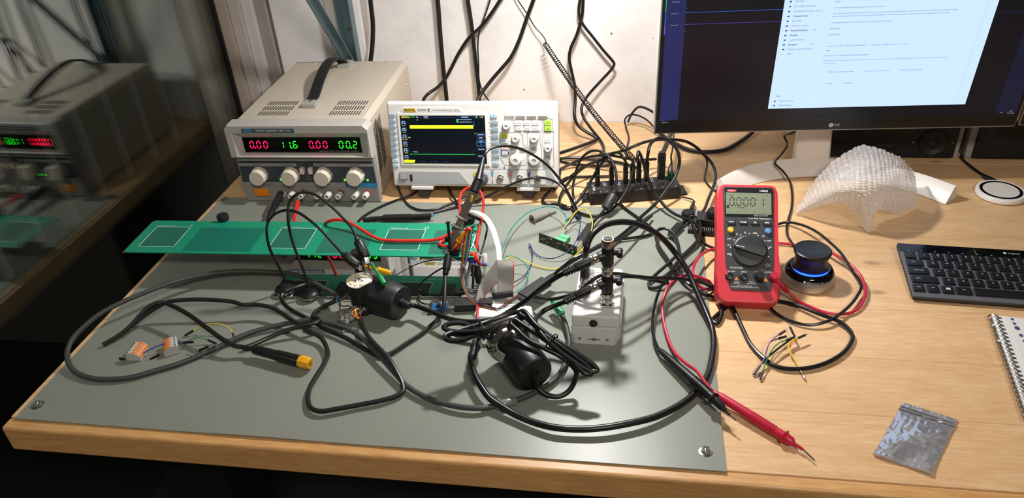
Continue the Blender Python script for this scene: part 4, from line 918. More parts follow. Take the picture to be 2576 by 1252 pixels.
for i, x0 in enumerate((.0172, .2415, .4265)):
    MB().bx(x0 + .001, x0 + .061, .018, .0785, .0016, .00168).build('sensor_pad', GRD, pcb)
    f = MB()
    for q in ((x0, x0 + .062, .0172, .0180), (x0, x0 + .062, .0790, .0798), (x0, x0 + .0008, .0172, .0798), (x0 + .0612, x0 + .062, .0172, .0798)): f.bx(q[0], q[1], q[2], q[3], .0016, .0018)
    f.build('white_outline', SILK, pcb); f2 = MB()
    for q in ((x0, x0 + .062, .0172, .0180), (x0, x0 + .062, .0790, .0798), (x0, x0 + .0008, .0172, .0798), (x0 + .0612, x0 + .062, .0172, .0798)): f2.bx(q[0], q[1], q[2], q[3], -.0002, .0)
    f2.build('white_outline', SILK, pcb); MB().bx(x0 + .001, x0 + .061, .018, .0785, -.0001, 0).build('sensor_pad', MATS['underside_black_green'], pcb)
    txt('Capacitive sensor %s' % ('1330', '001', '002')[i], .0034, SILK, pcb, TR((x0 + .001, .0828, .00172)), 'LEFT')
    if i == 0: MB().lathe([(.0018, 0), (.0018, .0001)], 10, TR((x0 + .061, .0845, .0016))).build('silk_mark', SILK, pcb)
    else: MB().lathe([(.0036, 0), (.0036, .0001), (.0029, .0001), (.0029, 0)], 18, TR((x0 + .062, .0850, .0016)), caps=False).build('silk_mark', SILK, pcb)
txt('Capacitive sensor  Prototype', .0040, SILK, pcb, TR((.50, .090, -.0004), ry=180) )
MB().bx(-.001, .004, -.001, .003, .0, .0017).build('bare_corner', mat('copper_bare', 'b06a48', .4, .8), pcb)
rnd = random.Random(3)
CH = mat('chip_black', '141414', .45); CAPC = mat('component_tan', 'b79a6a', .5); RESG = mat('component_grey', '8c8f92', .4, .4)
for k in range(120):
    x, y = .536 + rnd.random() * .040, .006 + rnd.random() * .088
    wd, dp, ht, mm = rnd.choice([(.0026, .0016, .001, CAPC), (.003, .002, .0016, WHITE), (.0016, .001, .0008, RESG), (.004, .004, .0012, CH), (.0032, .0016, .001, CH), (.0025, .0025, .003, RESG)])
    MB().bx(x, x + wd, y, y + dp, .0016, .0016 + ht, .0002, seg=1).build('component', mm, pcb)
for x, y in ((.5395, .0090), (.541, .028)): MB().lathe([(.0055, 0), (.0055, .004), (.005, .0048), (.0030, .0048), (.0026, .002)], 20, TR((x, y, .0016))).build('push_button', STEEL if y < .02 else CH, pcb)
MB().lathe([(.0050, 0), (.0050, .005), (.0045, .0055), (.001, .0055)], 18, TR((.531, .049, .0016))).build('buzzer', CH, pcb)
MB().bx(.543, .557, .002, .012, .0016, .0120, .001).build('power_jack', CH, pcb)
for k in range(3): MB().bx(.534 + k * .003, .541 + k * .003, .070 + k * .008, .0745 + k * .008, .0016, .0115, .0004).build('pin_header', CH, pcb)
MB().cyl(.0048, .011, (.560, .022, .0016)).build('capacitor', WHITE, pcb); MB().lathe([(.0038, 0), (.0038, .003), (.0025, .0045), (.001, .005)], 14, TR((.563, .014, .0016))).build('green_cap', mat('green_cap_plastic', '2a9a4a', .4), pcb)
# board holders
def holder(label, x, y, z0):
    t = thing('board_holder', label, 'holder', TR((x, y, z0)), 'board holders')
    H = .0575 - z0
    MB().lathe([(.0115, 0), (.012, .001), (.012, .010), (.008, .013), (.0075, H - .003)], 24).build('magnet_post', BLACK, t)
    MB().lathe([(.0075, H + .0022), (.0098, H + .003), (.0098, H + .0105), (.0090, H + .0120), (.001, H + .0122)], 24).build('cap', mat('holder_cap', '1a1a1c', .35), t)
    MB().cyl(.0035, .006, (0, 0, H - .0035)).build('spindle', STEEL, t)
bp = PCB @ V((.127, .104, 0)); holder('black capped holder at the far edge of the green board, left end', bp.x, bp.y, MZ)
bp = PCB @ V((.3965, -.004, 0)); holder('black capped holder at the near edge of the green board behind the two probe handles', bp.x, bp.y, MZ + .0040)
bp = PCB @ V((.5565, .104, 0)); holder('black capped holder at the far right corner of the green board', bp.x, bp.y, MZ)
# goose neck probe arms
def probe_arm(label, base, pts, h0, h1, tip):
    t = thing('goose_neck_probe', label, 'probe arm', None, 'goose neck probe arms')
    b0 = P(*base)
    MB().lathe([(.0135, 0), (.014, .001), (.014, .006), (.012, .0085), (.006, .010), (.0035, .016)], 28, MX.Translation(b0)).build('base', BLACK, t)
    MB().lathe([(.0142, .0015), (.0146, .0025), (.0142, .0045)], 28, MX.Translation(b0), caps=False).build('magnet_ring', STEEL, t)
    q = smooth([b0 + V((0, 0, .012))] + [P(*p) for p in pts] + [P(*h0)], 7)
    MB().tube(q, .0021, 10).build('goose_neck', RUBBER, t)
    a, b = P(*h0), P(*h1)
    hd = rod(MB(), a, b, [(0, .0030), (.12, .0034), (.16, .0062), (.22, .0072), (.95, .0072), (1, .0064)], 20).build('handle', mat('probe_handle_black', '18191a', .42), t)
    M_ = frame(a + (b - a) * .30, b, (0, 0, 1))
    side = V((0, -.65, .75)); side = (side - (b - a).normalized() * side.dot((b - a).normalized())).normalized()
    o_ = a + (b - a) * .58 + side * .0073
    MLg = basis(o_, (a - b), side.cross(a - b))
    txt('PCBite', .0045, mat('handle_print_green', '55703a', .6, noise_amt=0), hd, MLg)
    c_ = P(*tip); e = b + (c_ - b) * .35
    seg(MB(), b, e, .0075, .0035).build('spring_clip', STEEL, t)
    rod(MB(), e, c_, [(0, .0016), (.5, .0012), (.8, .0004), (1, .0001)], 8).build('needle', mat('needle_bronze', '8a6a48', .35, .9), t)
probe_arm('goose neck probe arm with the lower of the two black handles', (716, 733, MZ + .0042), [(719, 712, .02), (711, 690, .038), (695, 658, .065), (679, 626, .09), (671, 588, .115), (674, 559, .13), (689, 540, .14), (714, 529, .145), (746, 533, .142), (778, 553, .132), (810, 581, .118), (839, 613, .102)], (860, 636, .093), (901, 668, .078), (923, 692, .060))
probe_arm('goose neck probe arm with the higher of the two black handles', (779, 745, MZ + .0044), [(778, 726, .02), (772, 705, .035), (759, 668, .06), (740, 620, .09), (729, 581, .115), (724, 543, .14), (727, 514, .155), (737, 495, .165), (759, 484, .17), (788, 487, .168), (813, 502, .16), (839, 524, .148), (864, 549, .134), (884, 572, .12)], (896, 597, .108), (921, 646, .086), (934, 696, .060))
# black pipe housing with LED disc
hs = thing('sensor_housing', 'black plastic pipe housing with a round white LED board on its end', 'housing')
HB = mat('housing_black', '1a1a1b', .45, noise_amt=.04); a, b = P(933, 735, .031), P(1009, 762, .029)
dr = (b - a).normalized()
rod(MB(), a - dr * .004, b, [(0, .0245), (.06, .0265), (.30, .0270), (.31, .0262), (.34, .0262), (.35, .0280), (.97, .0258), (1, .0246)], 40).build('barrel', HB, hs)
rod(MB(), b, b + dr * .005, [(0, .0080), (1, .0076)], 6).build('hex_nut', BLACK, hs); rod(MB(), b + dr * .005, b + dr * .016, [(0, .0068), (.6, .0060), (1, .0046)], 16).build('cable_gland', BLACK, hs)
d0 = P(904, 704, .0585)
MB().lathe([(.0185, MZ - d0.z + .0035), (.0185, -.012), (.0165, -.006), (.0165, -.0018)], 32, MX.Translation(d0)).build('pipe_elbow', HB, hs)
seg(MB(), d0 - V((0, 0, .025)), a, .033, .036, .008).build('elbow_joint', HB, hs)
disc = [(.0195 * math.cos(t), .0195 * math.sin(t)) for t in [math.radians(-40 + k * 290 / 40 + 35) for k in range(41)]]
led = MB().prism(disc, .0016, MX.Translation(d0 - V((0, 0, .0016)))).build('led_disc', mat('white_solder_mask', 'd8d6d0', .4), hs)
LEDY = mat('led_phosphor', 'd8c07a', .4)
for k in range(8):
    t = math.radians(60 + k * 34); MB().box(.0042, .0030, .0012, MX.Translation(d0 + V((.0145 * math.cos(t), .0145 * math.sin(t), .0006))) @ MX.Rotation(t + 1.57, 4, 'Z'), .0002, 1).build('led', LEDY, led)
for k in range(22):
    t = rnd.random() * 6.28; r_ = rnd.random() * .0105; s_ = rnd.choice([(.0014, .0008, .0007), (.003, .0022, .001), (.001, .001, .0008)])
    MB().box(*s_, MX.Translation(d0 + V((r_ * math.cos(t), r_ * math.sin(t), s_[2] / 2))) @ MX.Rotation(t, 4, 'Z')).build('component', rnd.choice([CH, CAPC, RESG]), led)
q = smooth([b + dr * .010, P(1040, 768, .024), P(1088, 785, .026), P(1136, 803, .028), P(1184, 809, .030), P(1225, 806, .034), P(1255, 798, .038), P(1289, 778, .045), P(1328, 752, .062), P(1361, 725, .085), P(1400, 697, .112), P(1421, 686, .122)], 7)
MB().tube(q, .0036, 10).build('cable', CABLE, hs)
def grabber(name, label, a, b, col, body=.55):
    t = thing(name, label, 'test hook', None, 'spring test hooks'); m_ = mat('hook_' + col, col, .4); a, b = V(a), V(b); c_ = b + (a - b) * body
    rod(MB(), a, c_, [(0, .0013), (.1, .0019), (1, .0019)], 12).build('stem', m_, t)
    rod(MB(), c_, b, [(0, .0028), (.10, .0046), (.16, .0046), (.2, .0034), (.32, .0034), (.34, .0041), (.92, .0041), (1, .0034)], 16).build('plunger', m_, t)
    d = (a - b).normalized(); MB().tube([a, a + d * .003, a + d * .005 + V((0, 0, -.0015)), a + d * .003 + V((0, 0, -.002))], .0004, 5).build('hook_wire', STEEL, t)
grabber('test_hook', 'yellow spring test hook clipped over the white LED board', P(917, 668, .070), P(984, 687, .066), 'e0a01a', .52)
grabber('test_hook', 'green spring test hook standing by the white LED board', P(934, 660, .074), P(967, 714, .062), '1c8a48', .45)
# terminal strip with stripped cable ends
ts = thing('terminal_strip', 'translucent screw terminal strip with coloured wire ends in front of the pipe housing', 'terminal strip')
TSM = mat('cloudy_polyethylene', '9b9a94', .35, trans=.25, noise_amt=.08); a, b = P(858, 806, .018), P(914, 762, .022)
dr = (b - a).normalized(); sd = V((dr.y, -dr.x, 0)).normalized()
for k in range(5):
    c_ = a + (b - a) * ((k + .5) / 5)
    u = MB(); seg(u, c_ - sd * .010 + V((0, 0, -.003)), c_ + sd * .010 + V((0, 0, -.003)), .0085, .0085, .003); u.cyl(.0034, .0035, MX.Translation(c_ - sd * .005)); u.cyl(.0034, .0035, MX.Translation(c_ + sd * .005)); u.build('terminal_block', TSM, ts)
    for q_ in (-1, 1): MB().cyl(.0022, .0008, MX.Translation(c_ + sd * .005 * q_ + V((0, 0, .0032))), 10).build('screw', DARKMETAL, ts)
seg(MB(), a + V((0, 0, -.004)), b + V((0, 0, -.004)), .006, .004, .001).build('spine', TSM, ts)
WR = {k: mat('wire_' + k, c_, .45) for k, c_ in dict(red='c8202c', orange='e0641c', yellow='dcb820', green='128a4a', teal='128080', blue='1c3aa0', navy='1a2a66', brown='6a4030', white='dcdad6', black='121212', violet='8a5a9a', cyan='4aa0c0', grey='77777a', pink='d8806a').items()}
def wire(c_, pts, parent, r=.0009): return MB().tube(smooth([P(*p) if not isinstance(p, V) else p for p in pts], 7), r, 7).build('wire', WR[c_], parent)
wire('orange', [(907, 803, .016), (896, 798, .022), (886, 788, .026), (893, 779, .028), (901, 776, .025)], ts); wire('yellow', [(905, 802, .016), (896, 790, .024), (894, 780, .028), (902, 775, .026)], ts)
wire('red', [(908, 803, .016), (907, 794, .022), (904, 785, .026)], ts); wire('black', [(902, 782, .026), (912, 770, .027), (919, 760, .026)], ts, .0011)
wire('teal', [(890, 799, .016), (880, 804, .016), (874, 814, .012), (873, 823, .008)], ts); wire('white', [(873, 823, .008), (868, 829, .006), (862, 834, .005)], ts, .0012)
wire('brown', [(856, 752, .026), (855, 770, .028), (855, 782, .026), (857, 798, .024)], ts, .0011); wire('cyan', [(850, 745, .028), (846, 754, .030), (851, 764, .030)], ts); wire('blue', [(853, 745, .028), (848, 756, .030), (852, 765, .028)], ts)
wire('brown', [(855, 750, .028), (870, 750, .030), (890, 752, .028), (902, 757, .024)], ts); wire('grey', [(856, 752, .028), (866, 758, .026), (890, 757, .026), (900, 758, .024)], ts); wire('black', [(852, 765, .026), (862, 770, .026), (876, 769, .026), (884, 772, .025)], ts)
# yellow tipped plug cable, lever connectors
def lever(label, cx, cy, rz, tilt):
    M_ = TR((cx, cy, MZ + .0004), rz=rz); t = thing('lever_connector', label, 'connector', M_, 'orange lever wire connectors')
    n = 5; wd = .0258
    prof = [(0, 0), (.0195, 0), (.0205, .004), (.0200, .0085), (.0165, .0120), (.010, .0140), (.003, .0140), (0, .0120)]
    MB().prism(prof, wd, TR((0, wd / 2, 0), rx=90), .0008).build('body', mat('connector_grey', 'b5b3ae', .4), t)
    for k in range(n):
        y = -wd / 2 + .0028 + k * .0051
        q = [(.0060, .0136), (.0110, .0143), (.0168, .0125), (.0206, .0086), (.0212, .0045), (.0196, .0045), (.0190, .0080), (.0155, .0112), (.0105, .0128), (.0060, .0128)]
        MB().prism(q, .0032, TR((0, y + .0016, 0), rx=90), .0003).build('lever', mat('lever_orange', 'e07818', .4), t)
        MB().bx(.0022, .0040, y - .0010, y + .0010, .0139, .0144).build('test_slot', SLOT, t); MB().cyl(.0014, .0004, TR((.0, y, .0055), ry=-90), 10).build('wire_port', SLOT, t)
    return t
lever('orange lever wire connector farthest left on the mat', -.7065, .7545, 4, 0)
lever('orange lever wire connector right of the other one with wires beside it', -.6440, .7760, 213, 0)
def jumper(name, label, c_, pts, ends=(1, 1), r=.0008, group='loose jumper wires', pin=(1, 1)):
    q = [P(*p) for p in pts]; t = MB().tube(smooth(q, 8), r, 7).build(name, WR[c_]); tag(t, label, 'wire', group)
    for k, (e, d) in enumerate(((q[0], q[0] - q[1]), (q[-1], q[-1] - q[-2]))):
        if not ends[k]: continue
        d = d.normalized(); seg(MB(), e - d * .001, e + d * .0135, .0026, .0026, .0003).build('pin_housing', BLACK, t)
        if pin[k]: MB().tube([e + d * .013, e + d * .0185], .0004, 5).build('pin', STEEL, t)
    return t
jumper('jumper_wire', 'short yellow jumper wire arching on the left of the mat', 'yellow', [(485, 832, .010), (502, 822, .014), (526, 815, .018), (550, 814, .019), (570, 820, .017), (583, 833, .012), (585, 838, .010)])
jumper('jumper_wire', 'blue jumper wire between the two orange lever connectors', 'blue', [(353, 892, .008), (378, 878, .012), (405, 867, .015), (435, 862, .014), (462, 861, .012)], (0, 1), pin=(1, 0))
jumper('jumper_wire', 'green jumper wire beyond the right lever connector', 'green', [(462, 868, .008), (475, 856, .012), (495, 848, .014), (515, 851, .011), (524, 855, .009)], (0, 1), pin=(1, 0))
jumper('jumper_wire', 'short green jumper wire left of the right lever connector', 'green', [(424, 882, .006), (412, 886, .006), (400, 892, .005)], (0, 1))
jumper('jumper_wire', 'pale jumper wire curling onto the grey cable', 'grey', [(478, 875, .010), (487, 882, .008), (500, 893, .005), (520, 897, .005), (536, 893, .006), (547, 882, .010), (545, 871, .012), (533, 868, .012), (523, 872, .011)], (0, 1))
MB().tube([P(300, 901, .008), P(312, 903, .008)], .0016, 8).build('pin_housing', BLACK, None); tag(bpy.context.scene.collection.objects[-1], 'tiny black pin housing at the left end of the left lever connector', 'pin')
jumper('jumper_wire', 'violet jumper wire of the loose bunch on the bare desk', 'violet', [(1911, 921, .008), (1922, 904, .012), (1928, 880, .016), (1936, 862, .018), (1950, 848, .018), (1961, 841, .017)])
jumper('jumper_wire', 'blue jumper wire of the loose bunch on the bare desk', 'navy', [(1908, 924, .006), (1921, 905, .010), (1929, 880, .013), (1937, 861, .014), (1950, 854, .014), (1960, 851, .013)], pin=(0, 0))
jumper('jumper_wire', 'green jumper wire of the loose bunch on the bare desk', 'green', [(1919, 934, .006), (1925, 915, .009), (1932, 898, .012), (1945, 876, .015), (1962, 861, .015), (1979, 855, .014)], pin=(0, 0))
jumper('jumper_wire', 'black jumper wire of the loose bunch on the bare desk', 'black', [(1918, 915, .006), (1921, 908, .009), (1990, 852, .013), (1999, 846, .013), (1995, 838, .013)], (0, 1), .0014)
t = jumper('jumper_wire', 'yellow jumper wire of the loose bunch with a tinned bare end', 'yellow', [(2008, 850, .012), (1992, 857, .012), (1984, 868, .011), (1986, 882, .009), (1996, 899, .006), (2007, 920, .004), (2015, 935, .003)], (1, 0), .0011)
rod(MB(), P(2014, 933, .003), P(2027, 955, .003), [(0, .0008), (.4, .0009), (.55, .0018), (.75, .0016), (1, .0004)], 8).build('tinned_end', STEEL, t)
jumper('jumper_wire', 'short orange jumper wire under the yellow one on the desk', 'orange', [(2006, 852, .008), (1996, 861, .006), (1988, 873, .003)], (0, 0))
# white sensor box with stacked round connectors
bxm = TR((-.0455, .8318, MZ), rz=-1.0)
wb = thing('sensor_box', 'white plastic sensor box with a tower of round metal connectors on its lid', 'box', bxm)
WB = mat('box_white', 'cdcdca', .45, noise_amt=.02)
MB().prism([(-.034, .004), (-.029, 0), (.026, 0), (.034, .016), (.034, .118), (.030, .122), (-.030, .122), (-.034, .118)], .0290, None, .001).build('base', WB, wb)
MB().bx(-.033, .032, .001, .1185, .0292, .0485, .0035, seg=3).build('lid', WB, wb)
MB().bx(-.030, .0285, .104, .1165, .0470, .0498, .001).build('lid_step', WB, wb)
MB().lathe([(.0058, 0), (.0058, .0010), (.0048, .0012)], 24, TR((-.003, .0006, .0370), rx=90)).build('socket_rim', DARKMETAL, wb); MB().lathe([(.0047, 0), (.0047, .0013)], 24, TR((-.003, .0006, .0370), rx=90)).build('socket', SLOT, wb); MB().bx(-.0055, -.0005, -.0012, -.0004, .0362, .0382, .0002).build('usb_slot', DARKMETAL, wb)
for x in (-.022, .016): MB().cyl(.0022, .0005, TR((x, .0001, .0090), rx=90), 12).build('screw_hole', mat('hole_grey', '77756f', .7), wb)
MB().bx(-.011, .006, -.0004, .0005, .0080, .0100, .0003).build('hanger_slot', MATS['hole_grey'], wb); MB().cyl(.0028, .0006, TR((-.0025, .0002, .0090), rx=90), 14).build('hanger_hole', MATS['hole_grey'], wb)
HEX = 6
def nutstack(parent, x, y, z, items):
    for r, h_, n, mm, nm in items:
        MB().lathe([(r * .94, 0), (r, h_ * .15), (r, h_ * .85), (r * .94, h_)], n, TR((x, y, z))).build(nm, mm, parent); z += h_
    return z
tc_ = bxm.inverted() @ P(1527, 766, .0513)
z = nutstack(wb, tc_.x, tc_.y, .0485, [(.0105, .004, 6, STEEL, 'hex_nut'), (.0075, .010, 24, STEEL, 'threaded_ring'), (.0095, .004, 6, STEEL, 'hex_nut'), (.0080, .003, 24, STEEL, 'ring')])
tees = []
def tee(parent, x, y, z, top):
    HBK = BLACK
    MB().lathe([(.0062, 0), (.0082, .003), (.0082, .026), (.0074, .030)], 20, TR((x, y, z))).build('tee_body', HBK, parent)
    for s_ in (-1, 1):
        pass
    dirv = (V((-.86, -.42, 0)) if True else None).normalized()
    c_ = V((x, y, z + .016))
    rod(MB(), c_, c_ + dirv * .014, [(0, .0075), (.6, .0078), (1, .0064)], 18).build('tee_arm', HBK, parent)
    dr2 = V((.95, .05, .1)).normalized(); rod(MB(), c_ + V((0, 0, .004)), c_ + dr2 * .016 + V((0, 0, .004)), [(0, .0045), (1, .0045)], 14).build('tee_lug', HBK, parent)
    e = c_ + dr2 * .016 + V((0, 0, .004)); rod(MB(), e + V((.0, .004, 0)), e - V((0, .009, 0)), [(0, .0042), (1, .0042)], 16).build('lug_eye', HBK, parent)
    z += .030
    return c_, dirv, nutstack(parent, x, y, z, top)
c1, d1, z = tee(wb, tc_.x, tc_.y, z, [(.0076, .008, 24, STEEL, 'knurled_ring'), (.0084, .003, 6, STEEL, 'hex_nut'), (.0068, .004, 24, STEEL, 'ring')])
c2, d2, z = tee(wb, tc_.x, tc_.y, z, [(.0084, .012, 28, mat('knurled_nickel', 'a59c90', .3, 1.0), 'knurled_ring')])
MB().cyl(.0058, .0012, TR((tc_.x, tc_.y, z - .0002)), 20).build('socket_face', BLACK, wb)
for k in range(4): a = math.radians(45 + 90 * k); MB().lathe([(.0013, 0), (.0013, .0012), (.0007, .0012)], 10, TR((tc_.x + .0028 * math.cos(a), tc_.y + .0028 * math.sin(a), z + .0006)), caps=False).build('contact', DARKMETAL, wb)
lc_ = bxm.inverted() @ P(1472, 722, .0513)
z2 = nutstack(wb, lc_.x, lc_.y, .0485, [(.0095, .003, 6, STEEL, 'hex_nut'), (.0068, .008, 20, STEEL, 'threaded_ring')])
lc2 = bxm.inverted() @ P(1486, 700, .0513)
nutstack(wb, lc2.x, lc2.y, .0485, [(.0090, .003, 6, STEEL, 'hex_nut'), (.0062, .010, 20, STEEL, 'threaded_ring')])
PLUGTOP = bxm @ V((lc_.x, lc_.y, z2))
ARM1 = (bxm @ (c1 + d1 * .013), (bxm.to_3x3() @ d1)); ARM2 = (bxm @ (c2 + d2 * .013), (bxm.to_3x3() @ d2))
# small interface board with USB plug cable port
A_, B_ = P(1357, 606, MZ), P(1451, 641, MZ); dr = (B_ - A_).normalized(); nb2 = V((-dr.y, dr.x, 0))
ib = thing('interface_board', 'small dark interface board on edge with a green terminal block', 'circuit board', basis(A_, dr, nb2))
LB = (B_ - A_).length; DKG = mat('dark_board_green', '173326', .4)
MB().bx(0, LB, -.001, .0006, 0, .0165, 0).build('board', DKG, ib)
for k in range(34): x, z = .004 + rnd.random() * (LB - .012), .002 + rnd.random() * .012; MB().bx(x, x + rnd.choice((.0014, .003)), -.0020, -.001, z, z + .0014).build('component', rnd.choice([CH, RESG, RESG, CAPC]), ib)
MB().bx(.010, LB * .62, -.0013, -.0010, .0070, .0078).build('red_trace', mat('red_trace', '6a2a22', .5), ib); MB().cyl(.0008, .0008, TR((LB * .9, -.001, .004), rx=90), 8).build('status_light', LEDG, ib)
TG = mat('terminal_green', '5cb07a', .45)
tb = MB().bx(LB * .40, LB * .66, .0006, .012, .004, .0145, .001).build('terminal_block', TG, ib); MB().bx(LB * .42, LB * .64, .012, .022, .005, .0155, .001).build('terminal_plug', TG, tb)
MB().bx(LB * .82, LB * .985, .0006, .0165, .002, .0130, .0006).build('usb_socket', STEEL, ib)
IBM = ib.matrix_world.copy() if False else basis(A_, dr, nb2)
# grey probe cap
pc = thing('grey_cone_cap', 'grey cone shaped probe cap lying on the mat', 'probe cap'); GP = mat('probe_grey', '7b766e', .5)
a, b = P(1338, 552, .0095), P(1399, 531, .0055); rod(MB(), a, b, [(0, .0088), (.04, .0088), (.06, .0060), (.35, .0052), (.6, .0030), (1, .0018)], 24).build('cone', GP, pc); rod(MB(), a - (b - a).normalized() * .0004, a, [(0, .0032), (1, .0032)], 16).build('bore', SLOT, pc)
# big black crocodile clip
cc = thing('crocodile_clip', 'long black insulated crocodile clip behind the green board', 'clip')
a, b, c_, d_ = P(913, 554, .012), P(968, 549, .012), P(1035, 547, .012), P(1086, 543, .012)
seg(MB(), a, b, .0085, .0080, .002).build('sleeve', BLACK, cc)
for k in range(4): seg(MB(), a + (b - a) * (.35 + k * .1), a + (b - a) * (.39 + k * .1), .0100, .0095, .001).build('grip_rib', BLACK, cc)
seg(MB(), b - (b - a) * .1, c_, .0125, .0110, .002).build('grip', BLACK, cc)
seg(MB(), c_ - (c_ - b) * .35 + V((0, 0, .002)), d_ + V((0, 0, .0015)), .010, .0045, .0015).build('jaw', BLACK, cc); seg(MB(), c_ - (c_ - b) * .4 + V((.0, 0, -.004)), d_ + V((-.002, 0, -.0035)), .010, .0045, .0015).build('jaw', BLACK, cc)
rod(MB(), d_ + V((-.004, 0, 0)), d_ + V((.006, 0, .001)), [(0, .0016), (1, .0014)], 8).build('blue_sleeve', mat('blue_heatshrink', '2a86c8', .4), cc)
# USB serial adapter and plug
us = thing('usb_serial_adapter', 'small blue serial adapter board plugged into a black USB plug', 'adapter'); a, b = P(1080, 772, .009), P(1131, 770, .009)
uM = basis(a, b - a, V((0, 1, 0))); LL = (b - a).length
MB().bx(0, LL, -.0085, .0085, -.0008, .0008, 0, uM).build('board', mat('board_blue', '14508a', .4), us)
for k in range(6): MB().bx(-.0085, .004, -.0066 + k * .0026, -.0059 + k * .0026, .0008, .0015, 0, uM).build('pin', GOLD if k % 2 else STEEL, us)
MB().bx(.001, .0035, -.008, .008, .0005, .0030, 0, uM).build('pin_block', CH, us); MB().bx(.010, .016, -.003, .003, .0008, .0022, 0, uM).build('chip', CH, us)
for k in range(9): MB().bx(.006 + k * .0022, .0072 + k * .0022, (-.006, .004)[k % 2], (-.005, .006)[k % 2], .0008, .0018, 0, uM).build('component', (RESG, WHITE)[k % 2], us)
MB().bx(LL - .003, LL + .010, -.006, .006, .0, .0050, .0004, uM).build('usb_connector', STEEL, us); pg = MB().bx(LL + .008, LL + .040, -.0088, .0088, -.0045, .0075, .0015, uM).build('usb_plug', mat('plug_charcoal', '1e1e1e', .5), us)
txt('Y', .008, DGREY, pg, uM @ TR((LL + .020, 0, .0077), rz=-90))
# white debugger pod
dbm = TR(V((-.1825, .8835, MZ)), rz=3)
db = thing('debug_adapter', 'white rounded debug adapter under the bundled black cables', 'adapter', dbm)
MB().prism([(-.044, -.010), (-.038, -.018), (.036, -.019), (.044, -.010), (.041, .010), (.030, .017), (-.034, .017), (-.041, .010)], .015, None, .0065).build('body', WHITE, db)
MB().bx(-.038, -.018, .004, .017, .010, .022, .001).build('pin_socket', CH, db); MB().bx(-.030, .028, -.016, -.0155, .004, .010).build('seam', SG, db); MB().cyl(.002, .0004, (.02, .004, .015), 10).build('indicator', mat('blue_led_off', '3a6ab0', .3), db)
# flat grey ribbon cable with its black connector
rb = thing('ribbon_cable', 'folded grey ribbon cable with a black connector right of the green board', 'ribbon cable'); RBG = mat('ribbon_grey', '9d9a96', .5); RBL = mat('ribbon_groove', '6c6a68', .6)
def ribbon(parent, left, right, material, n=20, red=True):
    L_ = smooth([P(*p) for p in left], 8); R_ = smooth([P(*p) for p in right], 8); cols_ = []
    for k in range(n):
        u0, u1 = (k + .04) / n, (k + .96) / n; um = (k + .5) / n; vv, ff = [], []
        for i in range(len(L_)):
            wv_ = R_[i] - L_[i]; tg = (L_[min(i + 1, len(L_) - 1)] - L_[max(i - 1, 0)]); nn = tg.cross(wv_).normalized() * .0006
            vv += [L_[i] + wv_ * u0, L_[i] + wv_ * um + nn, L_[i] + wv_ * u1, L_[i] + wv_ * um - nn]
        for i in range(len(L_) - 1):
            for q_ in range(4): a_, b2 = i * 4 + q_, i * 4 + (q_ + 1) % 4; ff.append((a_, b2, b2 + 4, a_ + 4))
        MB().add(vv, ff).build('strand', material[k] if isinstance(material, list) else (WR['red'] if red and k == n - 1 else material), parent, sharp=60)
ribbon(rb, [(1250, 737, .016), (1250, 700, .034), (1250, 668, .052), (1250, 654, .058)], [(1290, 735, .016), (1293, 700, .034), (1293, 670, .052), (1291, 656, .056)], RBG)
ribbon(rb, [(1250, 652, .0585), (1243, 663, .052), (1222, 690, .036), (1206, 720, .020), (1198, 752, .008)], [(1252, 712, .0400), (1246, 716, .037), (1232, 732, .026), (1220, 745, .016), (1206, 766, .006)], RBG)
seg(MB(), P(1238, 745, .016), P(1291, 738, .016), .006, .0085, .0008).build('connector', CH, rb); seg(MB(), P(1240, 740, .021), P(1291, 734, .021), .0045, .003, .0006).build('connector_clamp', BLACK, rb)
# rainbow ribbon
rn = thing('rainbow_ribbon', 'rainbow coloured ribbon cable hanging from the right end of the green board', 'ribbon cable')
cs = [WR[k] for k in ('brown', 'red', 'orange', 'yellow', 'green', 'blue', 'violet', 'grey', 'white', 'black')]
ribbon(rn, [(1169, 580, .104), (1166, 600, .092), (1161, 640, .068), (1158, 680, .038), (1162, 715, .026), (1174, 745, .018), (1192, 766, .016), (1218, 777, .017), (1246, 779, .018)], [(1189, 583, .102), (1186, 603, .090), (1180, 640, .066), (1169, 680, .038), (1171, 715, .028), (1182, 740, .022), (1200, 757, .022), (1226, 766, .023), (1252, 775, .022)], cs, 10, False)
ribbon(rn, [(1246, 779, .018), (1262, 768, .022), (1282, 752, .028), (1300, 742, .031)], [(1250, 776, .022), (1268, 774, .018), (1290, 760, .022), (1308, 747, .028)], cs, 10, False)
# flat black logic pod with its cable
pd = thing('logic_pod', 'flat black pod on a stiff cable left of the white sensor box', 'adapter')
o_, x_, y_ = P(1305, 731, .030), P(1333, 736, .030), P(1356, 695, .030)
o_, y_ = P(1301, 734, .030), P(1362, 694, .030); dy_ = (y_ - o_).normalized(); uM = basis(o_, V((dy_.y, -dy_.x, 0)), dy_); w_, l_ = .021, (y_ - o_).length
MB().bx(0, w_, 0, l_, -.009, 0, .0015, uM).build('body', mat('pod_black', '202021', .45), pd); MB().bx(.002, w_ - .002, -.006, .002, -.008, -.002, .0006, uM).build('pin_row', CH, pd)
MB().bx(w_ * .25, w_ * .85, l_ - .002, l_ + .016, -.0078, -.001, .001, uM).build('usb_plug', BLACK, pd)
e = uM @ V((w_ * .55, l_ + .016, -.0045))
MB().tube(smooth([e, P(1402, 682, .035), P(1420, 668, .042), P(1440, 652, .052), P(1470, 637, .055), P(1510, 620, .050), P(1560, 601, .035), P(1600, 575, .024), P(1640, 542, .012)], 6), .0024, 9).build('cable', CABLE, pd)
